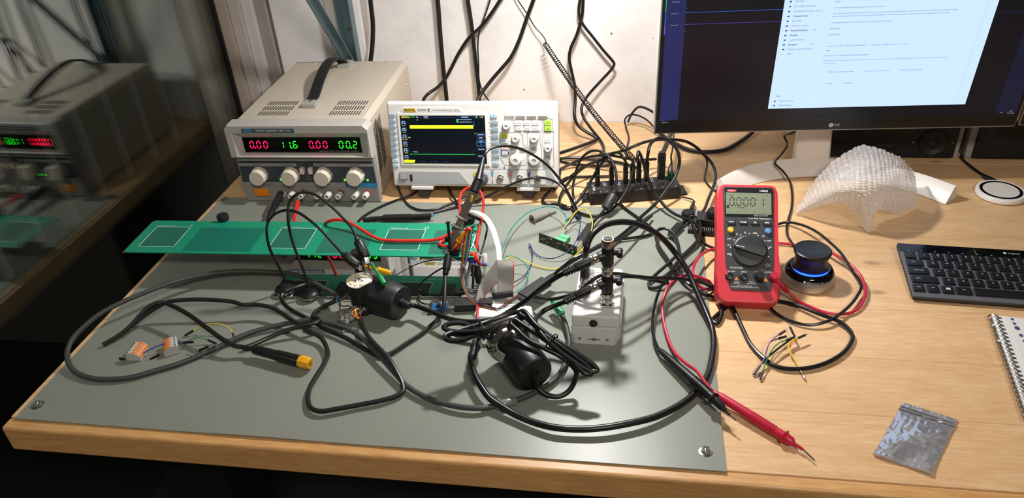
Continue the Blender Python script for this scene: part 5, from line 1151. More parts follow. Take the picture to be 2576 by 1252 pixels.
# green mini plug on the grey cable is added with that cable
# test hooks and clips around the right end of the green board
grabber('test_hook', 'white spring test hook hanging right of the green board', P(1221, 700, .016), P(1219, 638, .052), 'd8d6d2', .52)
grabber('test_hook', 'blue spring test hook lying across behind the rainbow ribbon', P(1226, 667, .040), P(1176, 650, .050), '1c3a9a', .45)
grabber('test_hook', 'red spring test hook beside the blue one', P(1212, 668, .040), P(1186, 636, .062), 'd23020', .5)
grabber('test_hook', 'black spring test hook hanging below the blue one', P(1189, 726, .010), P(1192, 665, .042), '1a1a1a', .5)
grabber('test_hook', 'orange spring test hook clipped to the component end of the green board', P(1137, 630, .0660), P(1172, 584, .1000), 'e8941c', .55)
k = thing('crocodile_clip', 'red crocodile clip on the component end of the green board', 'clip'); REDC = mat('clip_red', 'c02a1c', .4)
a, b = P(1134, 633, .0640), P(1182, 573, .1060); dr = b - a
seg(MB(), a, a + dr * .5, .004, .003, .0006).build('jaw', REDC, k); seg(MB(), a + V((.003, 0, -.003)), a + dr * .5 + V((.003, 0, -.003)), .004, .003, .0006).build('jaw', REDC, k); seg(MB(), a + dr * .42, b, .0075, .0085, .002).build('sleeve', REDC, k)
k = thing('test_clip', 'slim black test clip standing upright on the green board', 'clip'); a, b = P(1133, 636, .0640), P(1127, 562, .1100)
seg(MB(), a, b, .0040, .0055, .0008).build('body', BLACK, k); seg(MB(), b, b + (b - a) * .06, .0065, .0075, .0008).build('head', BLACK, k)
for dx, dy in ((0, 0),):
    k = thing('crocodile_clip', 'black crocodile clip lying below the end of the green board', 'clip'); a, b, c_ = P(1130, 738, .012), P(1180, 731, .014), P(1206, 727, .014)
    rod(MB(), a, b, [(0, .0030), (.2, .0048), (.7, .0052), (1, .0038)], 14).build('sleeve', BLACK, k); seg(MB(), b, c_, .005, .0042, .0008).build('jaw', STEEL, k)
k = thing('crocodile_clip', 'black crocodile clip hanging upright beside the white test hook', 'clip'); a, b, c_ = P(1203, 668, .044), P(1204, 712, .018), P(1207, 745, .005)
rod(MB(), a, b, [(0, .0028), (.3, .0042), (.6, .0058), (1, .0040)], 14).build('sleeve', BLACK, k); seg(MB(), b, c_, .0045, .004, .0006).build('jaw', STEEL, k)
# oscilloscope probe
pb = thing('scope_probe', 'grey oscilloscope probe with a black lead standing on the green board', 'probe')
T0, T1, T2, T3, T4 = P(1136, 620, .0660), P(1150, 574, .0940), P(1163, 545, .1100), P(1192, 482, .1460), P(1203, 455, .1580)
PG = mat('probe_body_grey', '6b665d', .5)
rod(MB(), T0, T1, [(0, .0010), (.15, .0032), (.5, .0052), (1, .0060)], 18).build('nose', PG, pb); rod(MB(), T1, T2, [(0, .0062), (.1, .0105), (.18, .0105), (.3, .0052), (.75, .0050), (.82, .0098), (.92, .0098), (1, .0060)], 24).build('finger_guard', PG, pb)
rod(MB(), T2, T3, [(0, .0056), (.2, .0062), (.9, .0072), (1, .0072)], 20).build('body', mat('probe_body_olive', '625e55', .5), pb); rod(MB(), T3, T4, [(0, .0076), (1, .0072)], 20).build('collar', BLACK, pb)
T5 = P(1216, 398, .178); rod(MB(), T4, T5, [(0, .0066), (.4, .0052), (1, .0028)], 16).build('strain_relief', BLACK, pb)
seg(MB(), P(1184, 508, .135), P(1188, 492, .144), .0035, .003, .001).build('range_switch', mat('switch_yellow', 'd8a820', .4), pb)
MB().tube(smooth([T5, P(1222, 384, .184), P(1236, 373, .186), P(1262, 367, .184), P(1295, 370, .176), P(1335, 386, .158), P(1375, 414, .130), P(1407, 450, .098), P(1432, 490, .060), P(1452, 530, .024), P(1460, 549, .008), P(1455, 549, .007), P(1443, 520, .014), P(1428, 487, .028), P(1405, 462, .040), P(1376, 449, .050), P(1345, 447, .055), P(1305, 456, .050), P(1265, 474, .038), P(1225, 494, .022), P(1185, 511, .010), P(1140, 522, .006), P(1090, 534, .006)], 7), .0022, 9).build('lead', CABLE, pb)
g0 = P(1170, 536, .098); seg(MB(), P(1174, 537, .096), P(1208, 552, .078), .0065, .0055, .002).build('ground_clip', BLACK, pb)
MB().tube(smooth([P(1208, 552, .078), P(1221, 560, .070), P(1225, 575, .066), P(1219, 605, .056), P(1209, 640, .046), P(1204, 664, .044)], 6), .0016, 8).build('ground_lead', CABLE, pb)
k = thing('probe_plug', 'dark grey probe connector on the first oscilloscope socket', 'plug'); SCM = TR((-.2925, 1.24, .024), rx=-10, rz=1.1)
rod(MB(), SCM @ V((.017, -.003, .0195)), SCM @ V((.017, -.030, .0185)), [(0, .0085), (.35, .0095), (.7, .0090), (.75, .0075), (1, .0060)], 20).build('shell', mat('plug_slate', '3c4046', .45), k)
for q_ in range(10): a = math.radians(q_ * 36); rod(MB(), SCM @ V((.017 + .0092 * math.cos(a), -.004, .0195 + .0092 * math.sin(a))), SCM @ V((.017 + .0092 * math.cos(a), -.020, .019 + .0092 * math.sin(a))), [(0, .0011), (1, .0011)], 6).build('grip_rib', MATS['plug_slate'], k)
# second barrel: black sensor with mirror ring and spring clips
b2 = thing('clip_in_sensor', 'black barrel sensor with chrome ring and spring clips in front of the sensor box', 'sensor'); a, b = P(1290, 868, .036), P(1342, 938, .0325); dr = (b - a).normalized()
rod(MB(), a - dr * .020, a + dr * .004, [(0, .0225), (.10, .0290), (.22, .0325), (.5, .0330), (.62, .0315), (.8, .0262), (1, .0255)], 44).build('chrome_ring', mat('chrome', 'b4b0a8', .1, 1.0, noise_amt=0), b2)
rod(MB(), a + dr * .003, b + dr * .004, [(0, .0245), (.10, .0255), (.35, .0264), (.95, .0258), (1, .0242)], 44).build('barrel', mat('barrel_satin_black', '131313', .38), b2)
rod(MB(), a - dr * .0212, a - dr * .0200, [(0, .0205), (1, .0215)], 36).build('lens', mat('lens_glass_dark', '50504a', .08, .3), b2)
u0 = V((0, 0, 1)) - dr * dr.z; u0.normalize(); v0 = dr.cross(u0)
for ang_ in (70, 190, 310):
    A2 = math.radians(ang_); n_ = u0 * math.cos(A2) + v0 * math.sin(A2); tg = dr.cross(n_)
    pts = [a + n_ * .0262, a + dr * .006 + n_ * .0300, a + dr * .014 + n_ * .0330, a + dr * .022 + n_ * .0300, a + dr * .027 + n_ * .0278]
    MB().strip(pts, tg * .013, .0009).build('spring_clip', STEEL, b2)
rod(MB(), b + dr * .003, b + dr * .009, [(0, .006), (1, .0048)], 14).build('cable_boot', BLACK, b2)
bk = b + dr * .006
def hank(p0, p1, lift0, lift1, n, wd, seed, r, side):      # flattened loops wound between two turning points
    rr = random.Random(seed); pts = []; d = (p1 - p0); dn = d.normalized(); s_ = V((-dn.y, dn.x, 0))
    for k in range(n):
        w0 = wd * (.55 + .45 * rr.random()); e0 = -.004 + .012 * rr.random(); e1 = -.004 + .012 * rr.random(); zz = lambda: .004 * rr.random()
        for t, sg in ((.12, 1), (.5, .35), (.88, 1), (1.0, 0), (.88, -1), (.5, -.35), (.12, -1), (0.0, 0)):
            ex = dn * (e1 if t == 1.0 else (-e0 if t == 0.0 else 0))
            pts.append(p0 + d * t + s_ * (w0 * sg * side) + ex + V((0, 0, lift0 + (lift1 - lift0) * t + zz() + (.004 * sg))))
    return pts
q = [bk, P(1352, 972, .018), P(1375, 992, .010), P(1404, 997, .008), P(1430, 984, .012), P(1445, 960, .022), P(1450, 936, .036),
     P(1440, 920, .044), P(1412, 897, .054), P(1374, 877, .062), P(1331, 857, .068), P(1301, 830, .074), P(1285, 814, .076), P(1291, 803, .078), P(1320, 820, .074), P(1374, 856, .066), P(1432, 902, .055), P(1470, 938, .046), P(1486, 941, .044), P(1485, 928, .048), P(1435, 888, .060), P(1374, 845, .071), P(1326, 801, .078), P(1306, 787, .080), P(1316, 782, .082), P(1347, 816, .078), P(1389, 849, .070), P(1451, 888, .060), P(1496, 921, .050), P(1502, 931, .047), P(1490, 934, .046), P(1435, 903, .056), P(1382, 862, .068), P(1354, 828, .074), P(1346, 810, .074)]
MB().tube(smooth(q, 7), .0034, 10).build('cable', CABLE, b2)
MB().lathe([(.0135, -.0012), (.0142, 0), (.0135, .0012)], 20, frame(P(1388, 858, .066), P(1402, 868, .064)) @ MX.Diagonal((.85, .75, 1, 1)), caps=False).build('cable_tie', BLACK, b2)
# ------------------------------------------------------------------ round plugs on the connector tower
def m12(parent, a, b, mm=BLACK):
    a, b = V(a), V(b); d = b - a; L = d.length; d.normalize()
    rod(MB(), a, a + d * .007, [(0, .0052), (.2, .0062), (1, .0062)], 20).build('ring', STEEL, parent); rod(MB(), a + d * .007, a + d * .014, [(0, .0050), (.3, .0066), (.8, .0066), (1, .0060)], 8).build('union_nut', STEEL, parent)
    rod(MB(), a + d * .014, a + d * (L * .68), [(0, .0064), (.9, .0062), (1, .0052)], 20).build('plug_body', mm, parent)
    for k in range(4): rod(MB(), a + d * (L * (.70 + .075 * k)), a + d * (L * (.74 + .075 * k)), [(0, .0058), (1, .0058)], 16).build('strain_ring', mm, parent)
    rod(MB(), a + d * (L * .66), b, [(0, .0044), (1, .0038)], 14).build('strain_core', mm, parent)
m12(hs, ARM2[0], P(1417, 687, .121))
e1 = P(1420, 759, .073); m12(b2, ARM1[0], e1)
MB().tube(smooth([e1, P(1395, 769, .066), P(1372, 779, .062), P(1358, 790, .060), P(1349, 800, .066), P(1346, 810, .074)], 7), .0034, 10).build('cable', CABLE, b2)
# ------------------------------------------------------------------ cables on the mat
F = MZ + .0036
c_ = cable('thick_cable', 'thick black cable looping from the sensor box round the right front of the mat', 'cable', [PLUGTOP + V((0, 0, .030)), (1476, 622, .125), (1482, 603, .132), (1494, 585, .138), (1519, 567, .140), (1543, 560, .138), (1573, 558, .132), (1604, 564, .122), (1640, 580, .105), (1672, 605, .082), (1700, 638, .060), (1730, 682, .042), (1754, 735, .028), (1774, 780, .018), (1791, 825, .012), (1795, 867, .009), (1789, 913, .008), (1779, 946, .008), (1754, 983, .009), (1720, 1012, .010), (1683, 1033, .011), (1642, 1050, .012), (1583, 1064, .013), (1519, 1075, .013), (1455, 1079, .012), (1391, 1074, .012), (1344, 1062, .011), (1296, 1042, .011), (1264, 1023, .013), (1232, 1001, .016), (1213, 976, .019), (1197, 948, .021), (1188, 922, .022), (1185, 906, .022)], .0044, CABLE, n=7, sides=12)
rod(MB(), PLUGTOP, PLUGTOP + V((0, 0, .010)), [(0, .0068), (.1, .0076), (.7, .0076), (1, .0066)], 26).build('knurled_ring', STEEL, c_); rod(MB(), PLUGTOP + V((0, 0, .010)), PLUGTOP + V((0, 0, .032)), [(0, .0072), (.8, .0068), (.85, .0076), (1, .0076)], 18).build('plug_body', BLACK, c_)
a, b = P(1185, 906, .022), P(1203, 852, .026); rod(MB(), a, a + (b - a) * .62, [(0, .0048), (.2, .0062), (.5, .0066), (.6, .0056), (1, .0076)], 16).build('plug_body', BLACK, c_); rod(MB(), a + (b - a) * .62, b, [(0, .0068), (.3, .0078), (.55, .0078), (.6, .0062), (1, .0058)], 12).build('union_nut', STEEL, c_)
c_ = cable('grey_cable', 'dark grey cable making a wide loop over the left edge of the bench', 'cable', [(848, 744, .026), (833, 735, .022), (820, 728, .019), (794, 713, .016), (762, 697, .016), (731, 688, .016), (683, 684, .016), (619, 682, .020), (556, 685, .024), (492, 695, .028), (428, 712, .034), (361, 737, .038), (315, 756, .038), (255, 787, .034), (212, 821, .028), (183, 852, .022), (170, 881, .016), (171, 910, .011), (186, 932, .008), (212, 946, .0068), (246, 953, .0068), (289, 953, .0068), (333, 948, .0068), (390, 932, .0068), (448, 915, .0068), (505, 892, .0070), (563, 866, .008), (620, 840, .009), (678, 823, .010), (735, 811, .012), (778, 805, .013), (821, 811, .013), (863, 822, .013), (903, 843, .013), (933, 872, .014), (963, 903, .014), (994, 939, .011), (1024, 970, .010), (1060, 993, .009), (1104, 1011, .009), (1152, 1022, .010), (1200, 1026, .010), (1249, 1020, .008), (1296, 1007, .008), (1330, 994, .008), (1359, 979, .008), (1391, 958, .008), (1415, 929, .008), (1428, 897, .008), (1432, 868, .008), (1428, 836, .010), (1420, 808, .013), (1411, 788, .016)], .0037, GREYC, n=6, sides=12)
rod(MB(), P(1247, 1021, .0085), P(1298, 1007, .0085), [(0, .0052), (.03, .0058), (.97, .0058), (1, .0052)], 16).build('clear_sleeve', mat('clear_sleeve', '8f9090', .2, trans=.4), c_)
rod(MB(), P(1413, 792, .017), P(1396, 762, .022), [(0, .0044), (.08, .0062), (.9, .0062), (1, .0056)], 18).build('green_plug', mat('plug_green', '3f9a6a', .45), c_); rod(MB(), P(1396, 762, .022), P(1391, 753, .024), [(0, .0050), (1, .0050)], 18).build('plug_shell', STEEL, c_)
c_ = cable('plug_cable', 'black cable ending in a yellow tipped round plug', 'cable', [(259, 867, .0062), (301, 842, .012), (333, 815, .020), (356, 789, .028), (379, 769, .034), (404, 761, .036), (433, 769, .036), (476, 792, .034), (520, 824, .030), (563, 855, .024), (590, 869, .020), (612, 873, .017), (640, 878, .016)], .0034, CABLE2, n=7)
a, b = P(637, 878, .016), P(781, 915, .014); dr = (b - a)
rod(MB(), a, a + dr * .82, [(0, .0052), (.05, .0066), (.45, .0070), (.55, .0080), (1, .0084)], 20).build('plug_body', mat('plug_satin_black', '161616', .4), c_); rod(MB(), a + dr * .82, b, [(0, .0086), (.15, .0092), (.7, .0088), (1, .0070)], 8).build('yellow_tip', mat('tip_yellow', 'dca020', .4), c_); rod(MB(), b, b + dr * .002, [(0, .0036), (1, .0030)], 14).build('tip_bore', mat('tip_bore', '8a6a18', .5), c_)
cable('black_cable', 'black cable winding from the terminal strip to a square bend at the front', 'cable', [(330, 821, .018), (361, 795, .024), (396, 772, .030), (419, 760, .034), (448, 755, .036), (505, 753, .036), (563, 756, .034), (591, 760, .031), (609, 766, .028), (643, 766, .026), (678, 772, .024), (706, 786, .021), (750, 815, .018), (778, 832, .016), (807, 849, .013), (822, 875, .011), (824, 895, .010), (813, 918, .0095), (793, 950, .009), (778, 979, .009), (775, 1008, .009), (784, 1027, .009), (807, 1034, .009), (842, 1029, .009), (903, 1018, .008), (963, 1006, .008), (1000, 994, .0075), (1014, 982, .008), (1012, 963, .011), (997, 933, .016), (979, 903, .020), (963, 885, .021), (933, 854, .020), (918, 833, .018), (909, 812, .016), (907, 803, .016)], .0033, CABLE2, n=6)
cable('black_cable', 'black cable crossing from the yellow tipped plug to the pipe housing', 'cable', [(610, 876, .0075), (640, 865, .009), (678, 848, .012), (735, 826, .018), (778, 815, .021), (798, 809, .022), (804, 804, .023), (798, 800, .022), (787, 797, .022), (794, 784, .022), (818, 769, .022), (848, 755, .023), (872, 743, .026), (891, 730, .030), (898, 720, .036)], .0032, CABLE2, n=7)
c_ = cable('power_lead', 'black power lead from the green board looping over the mat to the mirror plate', 'cable', [(800, 716, .014), (770, 715, .016), (745, 722, .019), (721, 731, .020), (708, 745, .018), (714, 763, .014), (736, 781, .013), (766, 797, .013), (797, 815, .012), (842, 836, .010), (888, 860, .008), (927, 882, .007), (951, 894, .0065), (979, 890, .0065), (1024, 862, .0065), (1060, 839, .0065), (1080, 822, .008), (1104, 799, .014), (1115, 778, .022), (1118, 750, .030), (1119, 720, .038), (1120, 690, .046)], .0031, CABLE2, n=7)
a, b = P(1120, 692, .046), P(1128, 645, .062); rod(MB(), a, b, [(0, .0034), (.25, .0042), (.3, .0058), (.5, .0062), (1, .0062)], 18).build('barrel_plug', BLACK, c_)
for k in range(4): rod(MB(), a + (b - a) * (.06 + .06 * k), a + (b - a) * (.09 + .06 * k), [(0, .0046), (1, .0046)], 14).build('strain_ring', BLACK, c_)
# bundled cable with tie on top of the debug adapter
h1 = [(1214, 817, .066), (1162, 813, .074), (1128, 815, .078), (1116, 823, .078), (1128, 831, .076), (1166, 834, .070), (1214, 830, .062), (1258, 815, .062), (1297, 801, .066), (1311, 791, .070), (1302, 785, .070), (1266, 794, .066), (1216, 813, .064), (1174, 825, .070), (1135, 837, .074), (1119, 846, .075), (1126, 855, .072), (1158, 856, .066), (1193, 844, .060), (1239, 825, .060), (1289, 806, .066), (1308, 799, .068), (1300, 818, .064), (1281, 840, .056), (1251, 851, .052), (1216, 845, .054), (1181, 841, .060), (1143, 841, .068), (1130, 847, .070), (1143, 852, .068), (1181, 848, .060), (1220, 836, .058), (1278, 817, .064), (1322, 795, .072)]
hk = cable('bundled_cable', 'hank of black cable held by a tie on the white debug adapter', 'cable', [(1203, 852, .026), (1206, 848, .040), (1210, 836, .058)] + h1[1:], .0034, CABLE, n=6)
MB().lathe([(.0150, -.0010), (.0156, 0), (.0150, .0010)], 20, frame(P(1212, 831, .060), P(1222, 829, .060)) @ MX.Diagonal((1.0, .8, 1, 1)), caps=False).build('cable_tie', BLACK, hk)
# sensor box lead to the right, going under the multimeter and looping on the desk
cable('long_black_lead', 'black lead from the tower passing left of the multimeter and looping on the desk', 'cable', [(1680, 712, .030), (1640, 704, .050), (1580, 692, .072), (1540, 688, .082), (1508, 694, .084), (1485, 709, .078), (1455, 733, .062), (1421, 746, .046), (1379, 753, .032), (1352, 748, .026), (1326, 744, .022), (1308, 752, .020)], .0026, CABLE, n=7)
cable('long_black_lead', 'black lead arching right from the tower and looping around below the knob controller', 'cable', [(1440, 745, .058), (1470, 728, .072), (1512, 708, .085), (1555, 696, .088), (1591, 695, .080), (1640, 699, .062), (1683, 699, .046), (1745, 705, .030), (1787, 717, .022), (1824, 742, .014), (1845, 776, .008), (1866, 821, .005), (1887, 863, .004), (1916, 896, .004), (1953, 921, .004), (1995, 928, .004), (2057, 920, .004), (2115, 892, .004), (2140, 863, .004), (2144, 842, .004), (2119, 813, .006), (2057, 788, .008), (1999, 766, .006), (1945, 756, .004), (1890, 756, .004), (1837, 768, .004), (1808, 788, .004), (1793, 805, .004), (1803, 813, .004), (1815, 792, .006), (1813, 763, .010), (1795, 727, .014), (1766, 708, .018), (1735, 700, .020)], .0029, CABLE, n=7)
# ------------------------------------------------------------------ multimeter leads
REDL = mat('crimson_lead', 'b81838', .4)
def jackplug(parent, x, d2, material):
    a = DMM @ V((x, -.002, .0358)); b = DMM @ V((x, -.018, .0358)); rod(MB(), a, b, [(0, .0046), (.3, .0058), (.9, .0058), (1, .0050)], 18).build('jack_plug', material, parent)
    c0 = DMM @ V((x, -.011, .0350)); c1_ = c0 + d2; rod(MB(), c0, c1_, [(0, .0050), (.45, .0040), (1, .0030)], 14).build('plug_arm', material, parent)
    for k in range(4): rod(MB(), c0 + d2 * (.58 + .1 * k), c0 + d2 * (.63 + .1 * k), [(0, .0042), (1, .0042)], 12).build('strain_ring', material, parent)
    return c1_
rl = thing('red_test_lead', 'crimson multimeter test lead with its needle probe on the desk', 'test lead'); e = jackplug(rl, .0334, P(1981, 733, .016) - DMM @ V((.0334, -.011, .0350)), REDL)
MB().tube(smooth([e, P(2007, 755, .008), P(2040, 772, .0045), P(2078, 786, .004), P(2119, 790, .004), P(2148, 783, .004), P(2168, 764, .005), P(2177, 730, .008), P(2165, 693, .012), P(2142, 668, .016), P(2114, 647, .016), P(2075, 630, .010), P(2040, 622, .004), P(1996, 615, .004), P(1953, 611, .004), P(1900, 612, .004), P(1850, 616, .006), P(1800, 624, .014), P(1769, 637, .022), P(1751, 657, .026), P(1743, 682, .026), P(1749, 707, .020), P(1763, 722, .012), P(1778, 727, .008), P(1790, 721, .008), P(1786, 709, .012), P(1770, 701, .018), P(1741, 692, .026), P(1708, 698, .030), P(1683, 717, .028), P(1669, 750, .022), P(1666, 784, .016), P(1679, 846, .010), P(1696, 884, .010), P(1725, 913, .014), P(1754, 934, .018), P(1774, 962, .017), P(1793, 985, .014)], 7), .0022, 9).build('lead', REDL, rl)
a, b = P(1793, 985, .013), P(1972, 1098, .0075); dr = b - a; L = dr.length
rod(MB(), a, b, [(0, .0026), (.06, .0040), (.12, .0052), (.5, .0062), (.78, .0062), (.86, .0058), (1, .0062)], 20).build('handle', REDL, rl)
for k in range(11): rod(MB(), a + dr * (.56 + .03 * k), a + dr * (.573 + .03 * k), [(0, .0066), (1, .0066)], 18).build('grip_rib', REDL, rl)
b3 = P(2012, 1124, .0060); b4 = P(2052, 1160, .0035); d3 = (P(2020, 1130, .006) - b)
rod(MB(), b, b + d3 * .06, [(0, .0080), (.5, .0090), (1, .0080)], 20).build('guard', REDL, rl); rod(MB(), b + d3 * .06, b + d3 * .55, [(0, .0064), (.7, .0056), (1, .0024)], 18).build('nose', REDL, rl); rod(MB(), b + d3 * .55, b + d3, [(0, .0021), (1, .0018)], 12).build('shroud', REDL, rl)
rod(MB(), b + d3, b4, [(0, .0010), (.85, .0010), (1, .0001)], 8).build('needle', STEEL, rl)
bl = thing('black_test_lead', 'black multimeter test lead with its needle probe at the mat edge', 'test lead'); e = jackplug(bl, .0138, P(1918, 735, .016) - DMM @ V((.0138, -.011, .0350)), BLACK)
MB().tube(smooth([e, P(1928, 759, .009), P(1953, 788, .004), P(1995, 809, .004), P(2036, 817, .005), P(2078, 809, .0085), P(2119, 785, .009), P(2155, 746, .008), P(2166, 715, .012), P(2142, 678, .020), P(2117, 638, .026), P(2085, 607, .026), P(2056, 584, .022), P(2027, 569, .016), P(1999, 561, .010), P(1979, 559, .006), P(1950, 566, .004), P(1890, 590, .004), P(1850, 606, .004), P(1800, 624, .004), P(1768, 610, .010), P(1752, 590, .014), P(1740, 560, .018), P(1736, 545, .020), P(1750, 545, .022), P(1763, 570, .022), P(1760, 600, .022), P(1740, 628, .022), P(1715, 650, .022), P(1692, 676, .022), P(1670, 706, .022), P(1650, 755, .020), P(1642, 800, .018), P(1643, 840, .016), P(1652, 868, .014), P(1660, 882, .014)], 7), .0022, 9).build('lead', CABLE, bl)
a, b = P(1658, 879, .014), P(1793, 1000, .021); dr = b - a
rod(MB(), a, b, [(0, .0030), (.04, .0040), (.2, .0052), (.6, .0062), (.9, .0060), (1, .0062)], 20).build('handle', BLACK, bl)
for k in range(9): rod(MB(), a + dr * (.66 + .032 * k), a + dr * (.677 + .032 * k), [(0, .0068), (1, .0068)], 18).build('grip_rib', BLACK, bl)
g = P(1826, 1033, .0195); rod(MB(), b, b + (g - b) * .12, [(0, .0078), (.5, .0088), (1, .0076)], 18).build('guard', BLACK, bl); rod(MB(), b + (g - b) * .12, g, [(0, .0060), (.6, .0050), (1, .0022)], 16).build('nose', BLACK, bl)
g2 = P(1836, 1043, .0190); rod(MB(), g, g2, [(0, .0019), (1, .0018)], 10).build('shroud', BLACK, bl); rod(MB(), g2, P(1853, 1059, .0175), [(0, .0009), (.85, .0009), (1, .0001)], 8).build('needle', STEEL, bl)
# ------------------------------------------------------------------ power supply leads
k = thing('black_supply_lead', 'black plug lead in the leftmost white post of the power supply', 'lead'); a, b = P(708, 486, .026), P(690, 520, .024)
seg(MB(), a, b, .011, .012, .002).build('banana_plug', mat('plug_matte_black', '1c1c1c', .55), k); c0 = P(674, 553, .018); rod(MB(), b, c0, [(0, .0052), (.3, .0050), (.35, .0056), (.6, .0050), (1, .0028)], 12).build('strain_relief', RUBBER, k); rod(MB(), a, a + (a - b) * .35, [(0, .0022), (1, .0022)], 10).build('pin', STEEL, k)
MB().tube(smooth([c0, P(668, 572, .012), P(672, 600, .008), P(690, 625, .006), P(720, 640, .006)], 6), .0024, 8).build('cable', CABLE, k)
k = thing('red_supply_lead', 'red lead from the power supply across the green board', 'lead'); RED2 = mat('red_silicone', 'cf2a20', .45)
rod(MB(), P(756, 489, .020), P(750, 506, .020), [(0, .0010), (1, .0012)], 8).build('pin', STEEL, k); rod(MB(), P(750, 505, .020), P(744, 531, .019), [(0, .0024), (.12, .0044), (.5, .0046), (.8, .0036), (1, .0024)], 14).build('sleeve', RED2, k)
MB().tube(smooth([P(744, 530, .0190), P(741, 545, .0180), P(741, 560, .0170), P(752, 590, .0130), P(775, 598, .0120), P(800, 590, .0180), P(812, 572, .0380), P(824, 558, .0660), P(839, 553, .0720), P(858, 553, .0740), P(877, 559, .0730), P(903, 573, .0700), P(932, 591, .0660), P(957, 602, .0635), P(995, 605, .0635), P(1043, 605, .0635), P(1085, 604, .0640), P(1110, 599, .0670), P(1128, 590, .0700), P(1142, 583, .0720)], 7), .0026, 9).build('cable', RED2, k)
k = cable('red_board_lead', 'red lead looping behind the oscilloscope probe above the green board', 'lead', [(1118, 604, .0640), (1107, 610, .0630), (1108, 616, .0630), (1122, 619, .0630), (1140, 617, .0640), (1150, 585, .0700), (1157, 545, .0760), (1156, 508, .0900), (1161, 485, .0980), (1178, 472, .1040), (1196, 473, .1040), (1211, 486, .1000), (1216, 508, .0920), (1214, 535, .0820), (1208, 566, .0720), (1201, 603, .0660), (1196, 640, .0520)], .0022, RED2, n=7)
cable('sensor_wire', 'thin white wire hanging from the end of the green board', 'wire', [(1188, 590, .070), (1195, 592, .070), (1193, 602, .066), (1185, 625, .058), (1176, 650, .050), (1170, 670, .044), (1160, 662, .050), (1130, 648, .056), (1100, 650, .052), (1060, 655, .044), (1020, 668, .038)], .0009, WR['white'], n=7)
cable('sensor_wire', 'thin black wire between the green board and the pipe housing', 'wire', [(1100, 652, .050), (1060, 660, .045), (1025, 675, .042), (1000, 690, .046), (985, 703, .052)], .0009, WR['black'], n=7)
cable('sensor_wire', 'thin pink wire from the slim test clip to the rainbow ribbon', 'wire', [(1131, 562, .102), (1145, 570, .096), (1160, 578, .090), (1172, 582, .084)], .0007, WR['pink'], n=6)
cable('sensor_wire', 'thin white wire from the white test hook up to the board', 'wire', [(1216, 644, .050), (1205, 640, .052), (1196, 628, .058), (1191, 613, .064)], .0006, WR['white'], n=6)
cable('clip_lead', 'thin black lead of the crocodile clip below the green board', 'wire', [(1131, 738, .012), (1110, 742, .010), (1075, 738, .010), (1055, 728, .012), (1056, 716, .018), (1078, 696, .030), (1105, 678, .042), (1126, 668, .048)], .0013, CABLE, n=7)
cable('clip_lead', 'second thin black lead curling under the power plug of the green board', 'wire', [(1052, 740, .008), (1052, 752, .006), (1062, 762, .006), (1085, 766, .008)], .0013, CABLE, n=7)
wf = thing('flat_white_cable', 'flat white cable arching from the probe to the grey ribbon', 'cable')
q = smooth([P(1178, 531, .085), P(1192, 532, .088), P(1207, 537, .088), P(1224, 549, .085), P(1239, 574, .078), P(1249, 603, .069), P(1255, 630, .061), P(1257, 656, .052)], 6)
MB().strip(q, V((.0075, .002, .002)), .0013).build('band', mat('flat_cable_white', 'd6d4d0', .4), wf)
nw = 'thin coloured wires of the interface board'
cable('thin_wire', 'teal wire arching from the ribbon to the interface board', 'wire', [(1256, 645, .040), (1262, 630, .038), (1270, 611, .032), (1285, 578, .024), (1306, 552, .020), (1336, 530, .018), (1373, 520, .020), (1400, 523, .024), (1418, 536, .026), (1426, 553, .022), (1420, 575, .014)], .0009, WR['teal'], nw, n=8)
cable('thin_wire', 'yellow wire with its arch beyond the interface board', 'wire', [(1416, 577, .014), (1434, 552, .022), (1452, 530, .028), (1467, 524, .030), (1482, 536, .030), (1490, 556, .026), (1488, 579, .018), (1478, 610, .010), (1450, 640, .006), (1418, 669, .005), (1400, 675, .005), (1376, 675, .005), (1346, 667, .006), (1318, 655, .010), (1300, 648, .016), (1285, 647, .022), (1270, 653, .026)], .0010, WR['yellow'], nw, n=8)
cable('thin_wire', 'dark blue wire with a sharp loop left of the interface board', 'wire', [(1418, 576, .014), (1432, 562, .020), (1446, 543, .028), (1457, 545, .030), (1459, 570, .026), (1452, 600, .022), (1437, 624, .018), (1415, 641, .013), (1388, 650, .008), (1361, 646, .006), (1343, 634, .006), (1335, 618, .007), (1331, 613, .008), (1332, 616, .009), (1339, 637, .008), (1336, 664, .007), (1318, 694, .008), (1300, 706, .010), (1282, 713, .012)], .0008, WR['navy'], nw, n=8)
cable('thin_wire', 'dark green wire making a round loop right of the grey ribbon', 'wire', [(1262, 650, .034), (1283, 643, .032), (1306, 650, .028), (1324, 667, .020), (1330, 684, .014), (1326, 702, .011), (1316, 720, .010), (1293, 736, .010)], .0008, WR['teal'], nw, n=8)
for x_, c0 in ((1255, 'blue'), (1249, 'yellow')): cable('thin_wire', 'short %s wire end at the black ribbon connector' % c0, 'wire', [(x_ - 15, 752, .012), (x_ - 22, 748, .016), (x_ - 27, 756, .012)], .0009, WR[c0], nw, n=6)
cable('twisted_wires', 'red wires hanging down in front of the debug adapter to a blue tip', 'wire', [(1207, 752, .008), (1203, 770, .020), (1201, 790, .022), (1202, 802, .020)], .0017, WR['red'], n=6)
rod(MB(), P(1202, 800, .020), P(1203, 812, .016), [(0, .0022), (1, .0020)], 10).build('blue_tip', MATS['blue_heatshrink'], bpy.data.objects['twisted_wires'])
